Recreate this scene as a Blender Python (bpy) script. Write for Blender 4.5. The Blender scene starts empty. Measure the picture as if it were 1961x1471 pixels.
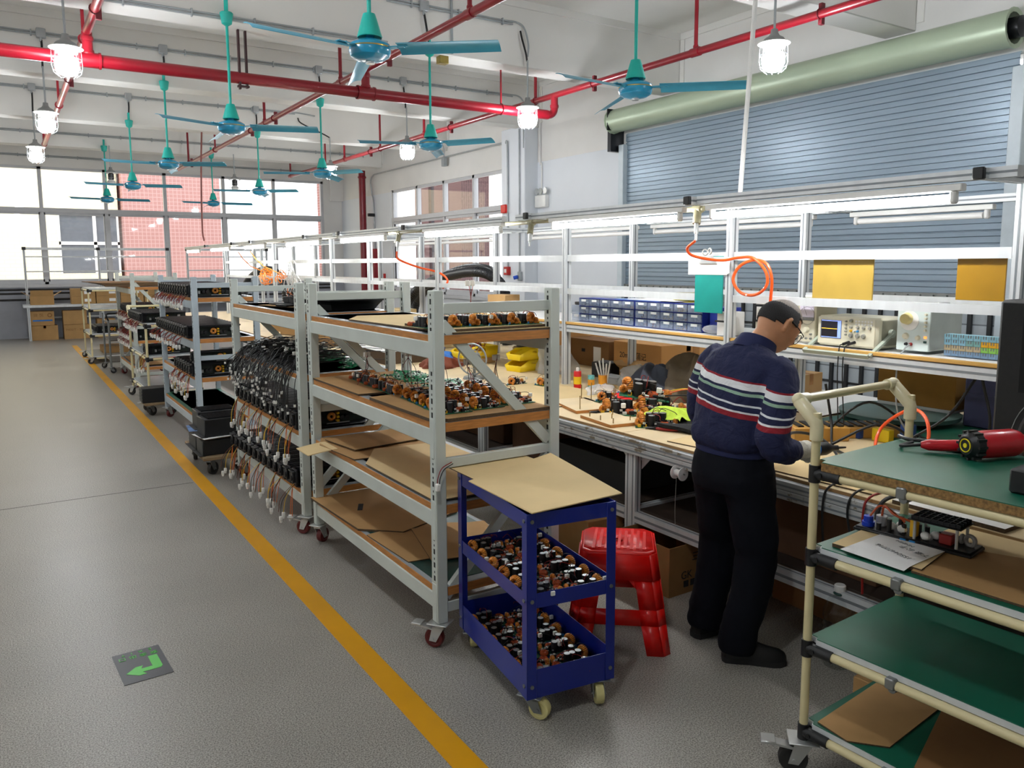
import bpy, bmesh, math, random
from mathutils import Matrix, Vector
random.seed(7)
S = bpy.context.scene
C = S.collection
PI = math.pi

# ---------------------------------------------------------------- camera, sky, sun, exposure
yaw, pitch, roll, FPX, CYP = 0.5715, 0.1238, 0.0037, 1514.6, 693.16
cam_d = bpy.data.cameras.new('camera'); cam = bpy.data.objects.new('camera', cam_d); C.objects.link(cam)
_f = Vector((math.sin(yaw)*math.cos(pitch), math.cos(yaw)*math.cos(pitch), -math.sin(pitch)))
_r = Vector((math.cos(yaw), -math.sin(yaw), 0)); _d = _f.cross(_r)
_r2 = math.cos(roll)*_r + math.sin(roll)*_d; _d2 = -math.sin(roll)*_r + math.cos(roll)*_d
cam.matrix_world = Matrix(((_r2.x, -_d2.x, -_f.x, 0), (_r2.y, -_d2.y, -_f.y, 0), (_r2.z, -_d2.z, -_f.z, 1.75), (0, 0, 0, 1)))
cam_d.sensor_width = 36; cam_d.lens = 36*FPX/1961; cam_d.shift_y = (CYP-735.5)/1961; cam_d.clip_start = .05
S.camera = cam
w = bpy.data.worlds.new('sky'); S.world = w; w.use_nodes = True
bg = w.node_tree.nodes['Background']
bg.inputs[0].default_value = (.93, .96, 1, 1); bg.inputs[1].default_value = 1.5
sun_d = bpy.data.lights.new('sun', 'SUN'); sun = bpy.data.objects.new('sun', sun_d); C.objects.link(sun)
sun_d.energy = .6; sun_d.angle = .02; sun_d.color = (1, .95, .86)
sun.rotation_euler = Vector((.25, .75, -.75)).to_track_quat('-Z', 'Y').to_euler()
S.view_settings.view_transform = 'Standard'; S.view_settings.look = 'None'
S.view_settings.exposure = 0.85; S.view_settings.gamma = 1
LAMP_W, TUBE_W = 95.0, 34.0

# ---------------------------------------------------------------- materials
def lin(c):
    if isinstance(c, str): c = tuple(int(c[i:i+2], 16)/255 for i in (0, 2, 4))
    return tuple((x/12.92 if x <= .04045 else ((x+.055)/1.055)**2.4) for x in c)+(1,)
MATS = {}
def mat(name, col, rough=.5, metal=0., var=.08, scale=9., bump=0., emit=0., ecol=None, spec=.5, coat=0., alpha=1., stretch=None, trans=0.):
    if name in MATS: return MATS[name]
    m = bpy.data.materials.new(name); m.use_nodes = True; MATS[name] = m
    n = m.node_tree.nodes; l = m.node_tree.links; b = n['Principled BSDF']
    c = lin(col); b.inputs['Roughness'].default_value = rough; b.inputs['Metallic'].default_value = metal
    b.inputs['Specular IOR Level'].default_value = spec; b.inputs['Coat Weight'].default_value = coat
    b.inputs['Base Color'].default_value = c; m.diffuse_color = c
    if var or bump:
        tc = n.new('ShaderNodeTexCoord'); mp = n.new('ShaderNodeMapping'); l.new(tc.outputs['Object'], mp.inputs[0])
        if stretch: mp.inputs['Scale'].default_value = stretch
        no = n.new('ShaderNodeTexNoise'); no.inputs['Scale'].default_value = scale; no.inputs['Detail'].default_value = 5
        l.new(mp.outputs[0], no.inputs['Vector'])
        if var:
            r = n.new('ShaderNodeValToRGB'); l.new(no.outputs['Fac'], r.inputs[0])
            r.color_ramp.elements[0].position = .3; r.color_ramp.elements[1].position = .7
            r.color_ramp.elements[0].color = tuple(x*(1-var) for x in c[:3])+(1,)
            r.color_ramp.elements[1].color = tuple(min(1, x*(1+var)) for x in c[:3])+(1,)
            l.new(r.outputs[0], b.inputs['Base Color'])
        if bump:
            bp = n.new('ShaderNodeBump'); bp.inputs['Strength'].default_value = bump; bp.inputs['Distance'].default_value = .01
            l.new(no.outputs['Fac'], bp.inputs['Height']); l.new(bp.outputs[0], b.inputs['Normal'])
    if emit:
        b.inputs['Emission Color'].default_value = lin(ecol) if ecol else c; b.inputs['Emission Strength'].default_value = emit
    if trans:
        b.inputs['Transmission Weight'].default_value = trans
    if alpha < 1: b.inputs['Alpha'].default_value = alpha
    return m
def glass(name, tint=(1, 1, 1), gloss=.12):
    m = bpy.data.materials.new(name); m.use_nodes = True; n = m.node_tree.nodes; l = m.node_tree.links
    n.remove(n['Principled BSDF']); t = n.new('ShaderNodeBsdfTransparent'); t.inputs[0].default_value = tint+(1,)
    g = n.new('ShaderNodeBsdfGlossy'); g.inputs['Roughness'].default_value = .03
    fr = n.new('ShaderNodeLayerWeight'); fr.inputs[0].default_value = .5
    pw = n.new('ShaderNodeMath'); pw.operation = 'POWER'; pw.inputs[1].default_value = 4; l.new(fr.outputs['Facing'], pw.inputs[0])
    ma = n.new('ShaderNodeMath'); ma.operation = 'MULTIPLY_ADD'; ma.inputs[1].default_value = .8; ma.inputs[2].default_value = .035; l.new(pw.outputs[0], ma.inputs[0])
    mx = n.new('ShaderNodeMixShader'); l.new(ma.outputs[0], mx.inputs[0]); l.new(t.outputs[0], mx.inputs[1]); l.new(g.outputs[0], mx.inputs[2])
    l.new(mx.outputs[0], n['Material Output'].inputs[0]); MATS[name] = m
    return m
def bricks(name, c1, c2, mortar, bw, bh, msize=.02, rough=.6, rot=None, offset=.5):
    m = mat(name, c1, rough, var=0); n = m.node_tree.nodes; l = m.node_tree.links
    tc = n.new('ShaderNodeTexCoord'); mp = n.new('ShaderNodeMapping'); l.new(tc.outputs['Object'], mp.inputs[0])
    if rot: mp.inputs['Rotation'].default_value = rot
    b = n.new('ShaderNodeTexBrick'); l.new(mp.outputs[0], b.inputs['Vector']); b.offset = offset
    b.inputs['Color1'].default_value = lin(c1); b.inputs['Color2'].default_value = lin(c2); b.inputs['Mortar'].default_value = lin(mortar)
    b.inputs['Scale'].default_value = 1; b.inputs['Brick Width'].default_value = bw; b.inputs['Row Height'].default_value = bh; b.inputs['Mortar Size'].default_value = msize
    l.new(b.outputs[0], n['Principled BSDF'].inputs['Base Color']); return m
M_ = dict(
    shelf=mat('grey green shelf paint', 'c8cfc8', .42, var=.05, scale=6), shelf_blue=mat('blue grey shelf paint', 'b4c1c9', .42, var=.05, scale=6),
    slot=mat('dark slot', '1c1f1e', .8), wood_edge=mat('plywood edge', 'b97b3c', .6, var=.2, scale=14, stretch=(1, 1, 8)),
    laminate=mat('grey laminate', 'a5adb0', .22, var=.05), green_mat=mat('green rubber mat', '12614a', .38, var=.12, scale=5),
    green_dark=mat('dark green laminate', '173f39', .4, var=.12), card=mat('cardboard', 'b08a58', .85, var=.08, scale=5, bump=.05),
    card_light=mat('pale cardboard', 'd6bd8c', .85, var=.06, scale=4, bump=.04), card_dark=mat('brown cardboard', '8a6238', .85, var=.1, scale=4, bump=.05),
    card_edge=mat('corrugated edge', '54422e', .95, var=.3, scale=160), chrome=mat('zinc plated steel', 'c8cac8', .35, .7, var=.08),
    steel=mat('grey steel', '8a8d8c', .4, .8, var=.1), black=mat('black plastic', '101114', .45, var=.15), black_metal=mat('black anodised aluminium', '14161b', .4, .3, var=.15),
    rubber=mat('grey rubber', '2b2a29', .7, var=.15), red_wheel=mat('dark red wheel', '5e1512', .5), cream_wheel=mat('cream nylon wheel', 'd9cf8f', .45, var=.06),
    blue=mat('cobalt blue paint', '0b2286', .35, var=.06, scale=4, coat=.2), red_plastic=mat('red plastic', 'e2130e', .3, var=.05, bump=.02, scale=30),
    pipe_red=mat('red pipe paint', '860e1e', .32, var=.06, coat=.12), fan_teal=mat('turquoise fan enamel', '16ab9d', .4, var=.05),
    fan_blue=mat('blue fan enamel', '1687ad', .25, var=.05, coat=.4), blade=mat('fan blade', '3d93ad', .32, .15, var=.05),
    conduit=mat('galvanised conduit', 'a3a9ac', .4, .35, var=.08), cable=mat('black cable', '0d0d0e', .5), white_plastic=mat('white plastic', 'e9e9e6', .4, var=.04),
    alu=mat('aluminium profile', 'd6dadc', .35, .2, var=.06, scale=20, stretch=(1, 1, .1)), alu_dark=mat('profile groove', '858b90', .5, .3),
    cream=mat('cream coated pipe', 'ddd0a0', .35, var=.05, coat=.2), paper=mat('white paper', 'f2f2f0', .8, var=.02),
    pcb=mat('green circuit board', '1d6b4c', .4, var=.35, scale=60), copper=mat('copper winding', 'd88a34', .35, .1, var=.35, scale=90), orange_c=mat('orange coil', 'c25a2a', .4, var=.2, scale=60),
    yellow=mat('yellow capacitor', 'e5b012', .4), bluecap=mat('blue capacitor', '2a86c9', .4), white_c=mat('white connector', 'efeee8', .4),
    cap_top=mat('capacitor top', 'a9adae', .35, .6), redwire=mat('red wire', '8e1c17', .45), orange_wire=mat('orange wire', 'd0661a', .45), yellow_wire=mat('yellow wire', 'd8b01f', .45), brown_wire=mat('brown wire', '5b2d1c', .5),
    orange_hose=mat('orange air hose', 'ff5a1a', .3, coat=.4), yellow_bin=mat('yellow plastic bin', 'f0cd12', .4, var=.04), amber=mat('amber sheet', 'a88c3e', .3, var=.05),
    teal=mat('teal clipboard', '0f8f87', .4, var=.05), ink=mat('black ink', '222222', .8), greyink=mat('grey ink', '7b7d80', .8),
)
M_['glass'] = glass('window glass'); M_['bottle'] = glass('clear bottle', (.9, .92, .92)); M_['bag'] = mat('clear film', 'eef0f2', .12, var=.0, bump=.8, scale=26, alpha=.38)

# ---------------------------------------------------------------- mesh builder
class MB:
    def __init__(s): s.v = []; s.f = []; s.mi = []; s.T = Matrix.Identity(4); s.k = 0
    def add(s, vs, fs):
        o = len(s.v); s.v += [tuple(s.T @ Vector(p)) for p in vs]
        for f in fs: s.f.append(tuple(i+o for i in f)); s.mi.append(s.k)
        return s
    def box(s, x0, x1, y0, y1, z0, z1, b=0.):
        if x0 > x1: x0, x1 = x1, x0
        if y0 > y1: y0, y1 = y1, y0
        if z0 > z1: z0, z1 = z1, z0
        if not b:
            return s.add([(x0,y0,z0),(x1,y0,z0),(x1,y1,z0),(x0,y1,z0),(x0,y0,z1),(x1,y0,z1),(x1,y1,z1),(x0,y1,z1)],
                         [(0,3,2,1),(4,5,6,7),(0,1,5,4),(1,2,6,5),(2,3,7,6),(3,0,4,7)])
        b = min(b, (x1-x0)*.45, (y1-y0)*.45, (z1-z0)*.45); L = (x0,y0,z0); H = (x1,y1,z1); vs = []; ix = {}
        for c in range(8):
            sg = [(c >> a) & 1 for a in range(3)]
            for ax in range(3):
                p = []
                for a in range(3):
                    e = H[a] if sg[a] else L[a]
                    p.append(e if a == ax else (e-b if sg[a] else e+b))
                ix[c, ax] = len(vs); vs.append(p)
        fs = []
        for ax in range(3):
            a1, a2 = [a for a in range(3) if a != ax]
            for sd in (0, 1):
                cs = [(sd << ax)|(i << a1)|(j << a2) for i, j in ((0,0),(1,0),(1,1),(0,1))]
                fs.append([ix[c, ax] for c in cs])
            for i in (0, 1):
                for j in (0, 1):
                    c0 = (i << a1)|(j << a2); c1 = c0|(1 << ax)
                    fs.append([ix[c0, a1], ix[c1, a1], ix[c1, a2], ix[c0, a2]])
        for c in range(8): fs.append([ix[c, a] for a in range(3)])
        return s.add(vs, fs)
    def bar(s, p0, p1, w, h, up=(0,0,1)):
        p0 = Vector(p0); p1 = Vector(p1); d = (p1-p0); L = d.length; d.normalize(); u = Vector(up)
        x = d.cross(u)
        if x.length < 1e-4: x = d.cross(Vector((1,0,0)))
        x.normalize(); u = x.cross(d); vs = []
        for e in (p0, p1):
            for a, c in ((-1,-1),(1,-1),(1,1),(-1,1)): vs.append(e+x*a*w/2+u*c*h/2)
        return s.add(vs, [(0,1,2,3),(7,6,5,4),(0,4,5,1),(1,5,6,2),(2,6,7,3),(3,7,4,0)])
    def rings(s, rings, closed=False, caps=True):
        n = len(rings[0]); vs = [p for r in rings for p in r]; fs = []
        m = len(rings)
        for i in range(m if closed else m-1):
            j = (i+1) % m
            for k in range(n): fs.append((i*n+k, i*n+(k+1) % n, j*n+(k+1) % n, j*n+k))
        if caps and not closed: fs.append(tuple(range(n))[::-1]); fs.append(tuple((m-1)*n+k for k in range(n)))
        return s.add(vs, fs)
    def tube(s, pts, r, n=8, closed=False):
        P = [Vector(p) for p in pts]; m = len(P); R = r if isinstance(r, (list, tuple)) else [r]*m; rs = []; ref = None
        for i in range(m):
            a = P[(i-1) % m] if (i or closed) else P[0]; b = P[(i+1) % m] if (i < m-1 or closed) else P[-1]
            t = (b-a)
            if t.length < 1e-9: t = Vector((0,0,1))
            t.normalize()
            if ref is None: ref = t.orthogonal().normalized()
            ref = (ref-t*ref.dot(t))
            if ref.length < 1e-6: ref = t.orthogonal()
            ref.normalize(); y = t.cross(ref)
            rs.append([P[i]+R[i]*(ref*math.cos(2*PI*k/n)+y*math.sin(2*PI*k/n)) for k in range(n)])
        return s.rings(rs, closed)
    def cyl(s, p0, p1, r, n=16, r2=None): return s.tube([p0, p1], [r, r if r2 is None else r2], n)
    def lathe(s, prof, n=20, o=(0,0,0), ax='z'):
        rs = []
        for r, z in prof:
            r = max(r, 1e-4); q = []
            for k in range(n):
                a, b = r*math.cos(2*PI*k/n), r*math.sin(2*PI*k/n)
                p = (a, b, z) if ax == 'z' else ((z, a, b) if ax == 'x' else (b, z, a))
                q.append((o[0]+p[0], o[1]+p[1], o[2]+p[2]))
            rs.append(q)
        return s.rings(rs)
    def torus(s, c, ax, R, r, n=14, k=8):
        ax = Vector(ax).normalized(); u = ax.orthogonal().normalized(); v = ax.cross(u); c = Vector(c); rs = []
        for i in range(n):
            d = u*math.cos(2*PI*i/n)+v*math.sin(2*PI*i/n)
            rs.append([c+d*(R+r*math.cos(2*PI*j/k))+ax*r*math.sin(2*PI*j/k) for j in range(k)])
        return s.rings(rs, closed=True)
    def prism(s, poly, z0, z1):
        n = len(poly); vs = [(x, y, z0) for x, y in poly]+[(x, y, z1) for x, y in poly]
        return s.add(vs, [tuple(range(n))[::-1], tuple(range(n, 2*n))]+[(i, (i+1) % n, n+(i+1) % n, n+i) for i in range(n)])
    def sphere(s, c, rx, ry=None, rz=None, n=12, m=8):
        ry = ry or rx; rz = rz or rx
        return s.rings([[(c[0]+rx*math.sin(PI*i/m)*math.cos(2*PI*k/n)+1e-5*math.cos(2*PI*k/n), c[1]+ry*math.sin(PI*i/m)*math.sin(2*PI*k/n)+1e-5*math.sin(2*PI*k/n), c[2]-rz*math.cos(PI*i/m)) for k in range(n)] for i in range(m+1)])
    def grid(s, fn, nu, nv, th=0.):
        vs = [fn(i/nu, j/nv) for j in range(nv+1) for i in range(nu+1)]; W = nu+1
        fs = [(j*W+i, j*W+i+1, (j+1)*W+i+1, (j+1)*W+i) for j in range(nv) for i in range(nu)]
        if th:
            N = len(vs); vs = vs+[(x, y, z-th) for x, y, z in vs]; fs += [tuple(i+N for i in f)[::-1] for f in fs]
            ring = [i for i in range(W)]+[j*W+nu for j in range(1, nv+1)]+[nv*W+i for i in range(nu-1, -1, -1)]+[j*W for j in range(nv-1, 0, -1)]
            fs += [(ring[a], ring[a-1], ring[a-1]+N, ring[a]+N) for a in range(len(ring))]
        return s.add(vs, fs)
    def mesh(s, name, mats, smooth=True, fix=True):
        me = bpy.data.meshes.new(name); me.from_pydata(s.v, [], s.f)
        for m in (mats if isinstance(mats, (list, tuple)) else [mats]): me.materials.append(M_.get(m, m) if isinstance(m, str) else m)
        me.polygons.foreach_set('material_index', s.mi)
        if fix:
            bm = bmesh.new(); bm.from_mesh(me); bmesh.ops.recalc_face_normals(bm, faces=bm.faces); bm.to_mesh(me); bm.free()
        if smooth:
            me.polygons.foreach_set('use_smooth', [True]*len(me.polygons)); me.set_sharp_from_angle(angle=math.radians(38))
        me.update(); return me
    def obj(s, name, mats, parent=None, **k): return link(name, s.mesh(name, mats), parent, **k)
def link(name, me, parent=None, loc=(0,0,0), rot=(0,0,0), label=None):
    o = bpy.data.objects.new(name, me); C.objects.link(o); o.parent = parent; o.location = loc; o.rotation_euler = rot
    if label: o['label'] = label
    return o
def thing(name, label, cat, loc=(0,0,0), rz=0, group=None, rot=None):
    o = bpy.data.objects.new(name, None); C.objects.link(o); o.location = loc; o.rotation_euler = rot or (0, 0, rz); o.empty_display_size = .05
    o['label'] = label; o['category'] = cat
    if group: o['group'] = group
    return o
def tag(o, label, cat, group=None, kind=None):
    o['label'] = label; o['category'] = cat
    if group: o['group'] = group
    if kind: o['kind'] = kind
    return o
def struct(o, label=None):
    o['kind'] = 'structure'
    if label: o['label'] = label
    return o
def copy_thing(src, label, loc, rz=0, group=None, rot=None):        # the thing, its parts and their sub-parts
    r = src.copy(); C.objects.link(r); r.location = loc; r.rotation_euler = rot or (0, 0, rz); r['label'] = label
    if group: r['group'] = group
    for ch in list(src.children):
        c = ch.copy(); C.objects.link(c); c.parent = r
        for g in list(ch.children):
            d = g.copy(); C.objects.link(d); d.parent = c
    return r
def smooth_path(pts, k=6):                                          # Catmull-Rom through the points
    P = [Vector(p) for p in pts]; P = [P[0]*2-P[1]]+P+[P[-1]*2-P[-2]]; out = []
    for i in range(1, len(P)-2):
        for j in range(k):
            t = j/k; a, b, c, d = P[i-1:i+3]
            out.append(.5*((2*b)+(c-a)*t+(2*a-5*b+4*c-d)*t*t+(3*b-a-3*c+d)*t**3))
    return out+[P[-2]]
def text_mesh(txt, size, name, material, parent=None, loc=(0,0,0), rot=(0,0,0), depth=.0006, align='CENTER', label=None):
    cu = bpy.data.curves.new(name, 'FONT'); cu.body = txt; cu.size = size; cu.extrude = depth; cu.align_x = align; cu.align_y = 'CENTER'
    o = bpy.data.objects.new(name, cu); C.objects.link(o); dg = bpy.context.evaluated_depsgraph_get()
    me = bpy.data.meshes.new_from_object(o.evaluated_get(dg)); bpy.data.objects.remove(o)
    me.materials.clear(); me.materials.append(M_[material] if isinstance(material, str) else material)
    return link(name, me, parent, loc, rot, label)
ORD = ['', 'first', 'second', 'third', 'fourth', 'fifth', 'sixth', 'seventh', 'eighth', 'ninth', 'tenth', 'eleventh', 'twelfth', 'thirteenth', 'fourteenth', 'fifteenth', 'sixteenth', 'seventeenth', 'eighteenth']
# ================================================================ the setting
def floor_material():
    m = mat('speckled grey epoxy floor', '9c9c96', .3, var=0, spec=.35); n = m.node_tree.nodes; l = m.node_tree.links; b = n['Principled BSDF']
    tc = n.new('ShaderNodeTexCoord')
    def noise(sc, det=4, ro=.6):
        q = n.new('ShaderNodeTexNoise'); q.inputs['Scale'].default_value = sc; q.inputs['Detail'].default_value = det; q.inputs['Roughness'].default_value = ro; l.new(tc.outputs['Object'], q.inputs['Vector']); return q
    sp = noise(170, 3); bgn = noise(1.1, 5)
    r = n.new('ShaderNodeValToRGB'); l.new(sp.outputs['Fac'], r.inputs[0]); e = r.color_ramp.elements
    e[0].position = .36; e[0].color = lin('67645f'); e[1].position = .62; e[1].color = lin('b4b0a8')
    q = e.new(.5); q.color = lin('98948c')
    r2 = n.new('ShaderNodeValToRGB'); l.new(bgn.outputs['Fac'], r2.inputs[0]); r2.color_ramp.elements[0].position = .3; r2.color_ramp.elements[1].position = .7
    r2.color_ramp.elements[0].color = (.84, .84, .84, 1); r2.color_ramp.elements[1].color = (1.06, 1.06, 1.05, 1)
    mx = n.new('ShaderNodeMix'); mx.data_type = 'RGBA'; mx.blend_type = 'MULTIPLY'; mx.inputs[0].default_value = 1
    l.new(r.outputs[0], mx.inputs[6]); l.new(r2.outputs[0], mx.inputs[7]); l.new(mx.outputs[2], b.inputs['Base Color'])
    rr = n.new('ShaderNodeMapRange'); l.new(bgn.outputs['Fac'], rr.inputs[0]); rr.inputs[3].default_value = .28; rr.inputs[4].default_value = .46
    l.new(rr.outputs[0], b.inputs['Roughness'])
    bp = n.new('ShaderNodeBump'); bp.inputs['Strength'].default_value = .05; bp.inputs['Distance'].default_value = .004
    l.new(noise(60, 4).outputs['Fac'], bp.inputs['Height']); l.new(bp.outputs[0], b.inputs['Normal']); return m
XL, XR, YB, YF, ZC = -7., 8.5, -5., 22.3, 5.02
wall_m = mat('white wall paint', 'e2e1de', .75, var=.04, scale=1.3); wall_blue = mat('cool white wall paint', 'dfe4ea', .6, var=.03, scale=1.1)
ceil_m = mat('ceiling paint', 'e4e3df', .85, var=.04, scale=.8)
frame_m = mat('window frame paint', 'c4c6ca', .4, var=.03)
struct(MB().box(XL-.2, XR+.2, YB-.2, YF+.2, -.2, 0).obj('floor', floor_material()))
struct(MB().box(XL-.2, XR+.2, YB-.2, YF+.2, ZC, ZC+.2).obj('ceiling', ceil_m))
BEAMS = [5.13, 8.68, 12.25, 15.82, 19.4]
for i, y in enumerate([1.58]+BEAMS):
    struct(MB().box(XL, XR-.001, y, y+.36, 4.22, ZC+.01, .01).obj('trim_%d' % (i+1), ceil_m))
# far wall with its long window
FW = [.951, 2.345, 3.726, 5.188, 6.532]; x0w, x1w, z0w, z1w, zm = -6.2, 7.94, 1.29, 4.09, 3.07
m = MB(); m.box(XL, XR, YF, YF+.2, 0, z0w); m.box(XL, XR, YF, YF+.2, z1w, ZC); m.box(x1w, XR, YF, YF+.2, z0w, z1w); m.box(XL, x0w, YF, YF+.2, z0w, z1w)
m.box(8.12, XR, YF-.12, YF, 3.55, ZC)
struct(m.obj('wall_far', wall_m))
lower = mat('lower wall paint', 'a9adb6', .6, var=.1, scale=2)
struct(MB().box(XL, XR, YF-.012, YF, 0, z0w-.06).obj('baseboard_far', lower))
def window(name, horizontal_y, spans, z0, z1, zmid, label, fixed, mullions, sash):
    w_ = struct(bpy.data.objects.new(name, None), label); C.objects.link(w_); a, b = spans
    def bx(mb, u0, u1, z_0, z_1, d0=.02, d1=.12):
        if horizontal_y: mb.box(u0, u1, fixed+d0, fixed+d1, z_0, z_1)
        else: mb.box(fixed+d0, fixed+d1, u0, u1, z_0, z_1)
    f = MB()
    for z in (z0, z1-.06): bx(f, a, b, z, z+.06)
    bx(f, a, b, zmid-.05, zmid+.05, .0, .13)
    for u in [a+.03, b-.03]+list(mullions): bx(f, u-.04, u+.04, z0, z1)
    f.obj('window_frame', frame_m, w_)
    s_ = MB(); ms = [a]+list(mullions)+[b]
    for i in range(len(ms)-1):
        u0, u1 = ms[i]+.04, ms[i+1]-.04; d = .03 if i % 2 else .07
        if sash:
            for z in (z0+.06, zmid-.11): bx(s_, u0-.03, u1+.03, z, z+.06, d, d+.035)
            for u in (u0-.03, u1-.03): bx(s_, u, u+.06, z0+.06, zmid-.06, d, d+.035)
    if sash: s_.obj('sash', frame_m, w_)
    g = MB(); bx(g, a+.03, b-.03, z0+.03, z1-.03, .075, .079); g.obj('window_pane', M_['glass'], w_)
    sl = MB(); bx(sl, a-.05, b+.05, z0-.07, z0, -.06, .14); sl.obj('window_sill', frame_m, w_)
    return w_
window('window_1', True, (x0w, x1w), z0w, z1w, zm, 'long white framed window across the far end wall', YF, [x for x in (-5.9+1.38*k for k in range(5))]+FW, True)
# right wall
wy0, wy1, wz0, wz1 = 13.42, 18.85, 1.05, 3.6; sy0, sy1, sz1 = 4.02, 9.78, 3.75
m = MB()
m.box(XR, XR+.2, YB, sy0, 0, ZC); m.box(XR, XR+.2, sy0, sy1, sz1, ZC); m.box(XR, XR+.2, sy1, wy0, 0, ZC)
m.box(XR, XR+.2, wy0, wy1, 0, wz0); m.box(XR, XR+.2, wy0, wy1, wz1, ZC); m.box(XR, XR+.2, wy1, YF, 0, ZC)
struct(m.obj('wall_right', wall_m))
m = MB(); m.box(XR-.012, XR, sy1+.08, 12.3, 0, 3.6, .003); m.box(XR-.012, XR, 13.1, wy0-.02, 0, 3.6); m.box(XR-.012, XR, wy1+.02, YF, 0, 3.56)
m.box(XR-.012, XR, wy0-.02, wy1+.02, 0, wz0-.08)
struct(m.obj('baseboard_right', wall_blue), 'cool white lower wall panel')
struct(MB().box(XR-.3, XR, 12.3, 13.1, 0, 4.25, .012).obj('trim_7', wall_blue), 'white square column on the right wall')
m = MB()
for i in range(6):
    ys = ([1.58]+BEAMS+[YF])
    m.box(XR-.035, XR, ys[i]+.36, ys[i+1], ZC-.09, ZC, .004); m.box(XR-.02, XR, ys[i]+.36, ys[i]+.44, 4.3, ZC-.05)
    m.box(XL, XR, ys[i+1]-.03, ys[i+1], ZC-.09, ZC)
    m.box(XR-.02, XR, ys[i+1]-.09, ys[i+1]-.01, 4.3, ZC-.05)
struct(m.obj('trim_8', ceil_m))
window('window_2', False, (wy0, wy1), wz0, wz1, 2.86, 'white framed sliding window in the right wall', XR, [14.736, 16.078, 17.438], True)
struct(MB().box(XL-.2, XL, YB, YF, 0, ZC).obj('wall_left', wall_m)); struct(MB().box(XL, XR, YB-.2, YB, 0, ZC).obj('wall_back', wall_m))
# roller shutter
d = struct(bpy.data.objects.new('door_1', None), 'grey blue roller shutter door with pale green roll housing'); C.objects.link(d)
m = MB(); prof = []; z = 1.42
while z < sz1:
    prof += [(.0, z), (.0, z+.058), (.012, z+.062), (.0, z+.066), (.0, z+.112), (.022, z+.118), (.022, z+.126)]; z += .131
n = len(prof); vs = [(XR-.06+a, y, b) for y in (sy0, sy1) for a, b in prof]
m.add(vs, [(i, i+1, n+i+1, n+i) for i in range(n-1)]); m.obj('shutter_curtain', mat('shutter slats', '8d9eac', .34, .25, var=.05, scale=.9, stretch=(1, .2, 1)), d)
m = MB(); m.box(XR-.09, XR-.03, sy0, sy1, 1.36, 1.42, .006)
for k in range(40): m.box(XR-.12, XR-.09, sy0+.1+k*.145, sy0+.14+k*.145, 1.34, 1.40)
m.obj('bottom_rail', 'steel', d)
m = MB()
for k in range(29): m.box(XR-.075, XR-.04, sy0+.09+k*.2, sy0+.13+k*.2, .0, 1.36)
for z in (.3, .62, .94, 1.24): m.box(XR-.05, XR-.035, sy0, sy1, z, z+.025)
m.obj('grille_bar', mat('grille steel', '2c2e30', .5, .3), d)
MB().box(XR-.034, XR-.03, sy0, sy1, 0, 1.36).obj('grille_panel', bricks('grey overlapping panel', 'b3bcc2', 'a4adb3', '6f767b', .2, .1, .008, rot=(PI/2, 0, PI/2)), d)
m = MB(); zc, xc, R = 3.95, XR-.25, .178; N = 15
rs = []
for y in (4.0, 9.86):
    rs.append([(xc+R*math.cos(2*PI*k/N+.2), y, zc+R*math.sin(2*PI*k/N+.2)) for k in range(N)])
m.rings(rs, caps=False); rs2 = [[(xc+(R-.02)*math.cos(2*PI*k/N+.2), y, zc+(R-.02)*math.sin(2*PI*k/N+.2)) for k in range(N)] for y in (4.0, 9.86)]
m.rings(rs2, caps=False)
for y in (4.0, 9.86): m.rings([[(xc+(R+e)*math.cos(2*PI*k/N+.2), yy, zc+(R+e)*math.sin(2*PI*k/N+.2)) for k in range(N)] for e, yy in ((-.03, y), (.012, y-.006), (.012, y+.012), (-.03, y+.006))], closed=True)
m.obj('roll_housing', mat('pale green shutter housing', 'b4c4ab', .38, .2, var=.05, scale=1.5), d)
m = MB(); m.lathe([(.03, 0), (.1, .03), (.1, .5), (.03, .55)], 14, (xc, 3.9, zc), 'y'); m.box(xc-.17, xc+.17, 9.8, 9.82, zc-.15, zc+.17); m.box(xc-.02, XR, 9.9, 9.98, 3.5, zc); m.obj('shutter_motor', 'black_metal', d)
m = MB(); m.box(XR-.14, XR-.005, sy0-.1, sy0+.03, 0, 3.62, .008); m.obj('guide_rail', mat('pale guide', 'c7d3da', .4, var=.05), d)
m = MB(); m.box(XR-.14, XR-.005, sy1-.03, sy1+.09, 0, 3.6, .008); m.obj('guide_rail', MATS['pale guide'], d)
struct(MB().box(XL, 1.2, 6.64, 6.648, 0, .0008).obj('trim_9', mat('dark floor joint', '4c4a46', .8)), 'thin dark joint across the floor')
# buildings and ground outside the windows
struct(MB().box(-30, 40, 22.6, 60, -.6, -.5).obj('floor_outside', mat('pale paving', 'c9c5bd', .8))); struct(MB().box(8.8, 40, -6, 22.6, -.6, -.5).obj('floor_yard', MATS['pale paving']))
ta = thing('neighbour_building', 'cream tiled building with dark window seen through far window', 'building', (0, 30, 0))
m = MB(); m.box(-14, 1.7, 0, 5, -.5, 9); m.box(1.7, 3.5, 0, 5, -.5, 1.48); m.box(1.7, 3.5, 0, 5, 3.4, 9); m.obj('wall', bricks('cream tiles', 'fff3d2', 'fdf0cc', 'f2e6c4', .3, .12, .012, rot=(PI/2, 0, 0)), ta)
m = MB(); m.box(1.7, 3.5, .05, .12, 2.42, 2.52); m.box(2.72, 2.82, .05, .12, 1.48, 3.4)
for x in (1.7, 3.44): m.box(x, x+.06, .05, .12, 1.48, 3.4)
wf = m.obj('window', mat('white outside frame', 'ffffff', .5), ta)
MB().box(1.7, 3.5, .1, .11, 1.48, 3.4).obj('pane', mat('dim pane', '6b7078', .2), wf)
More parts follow.
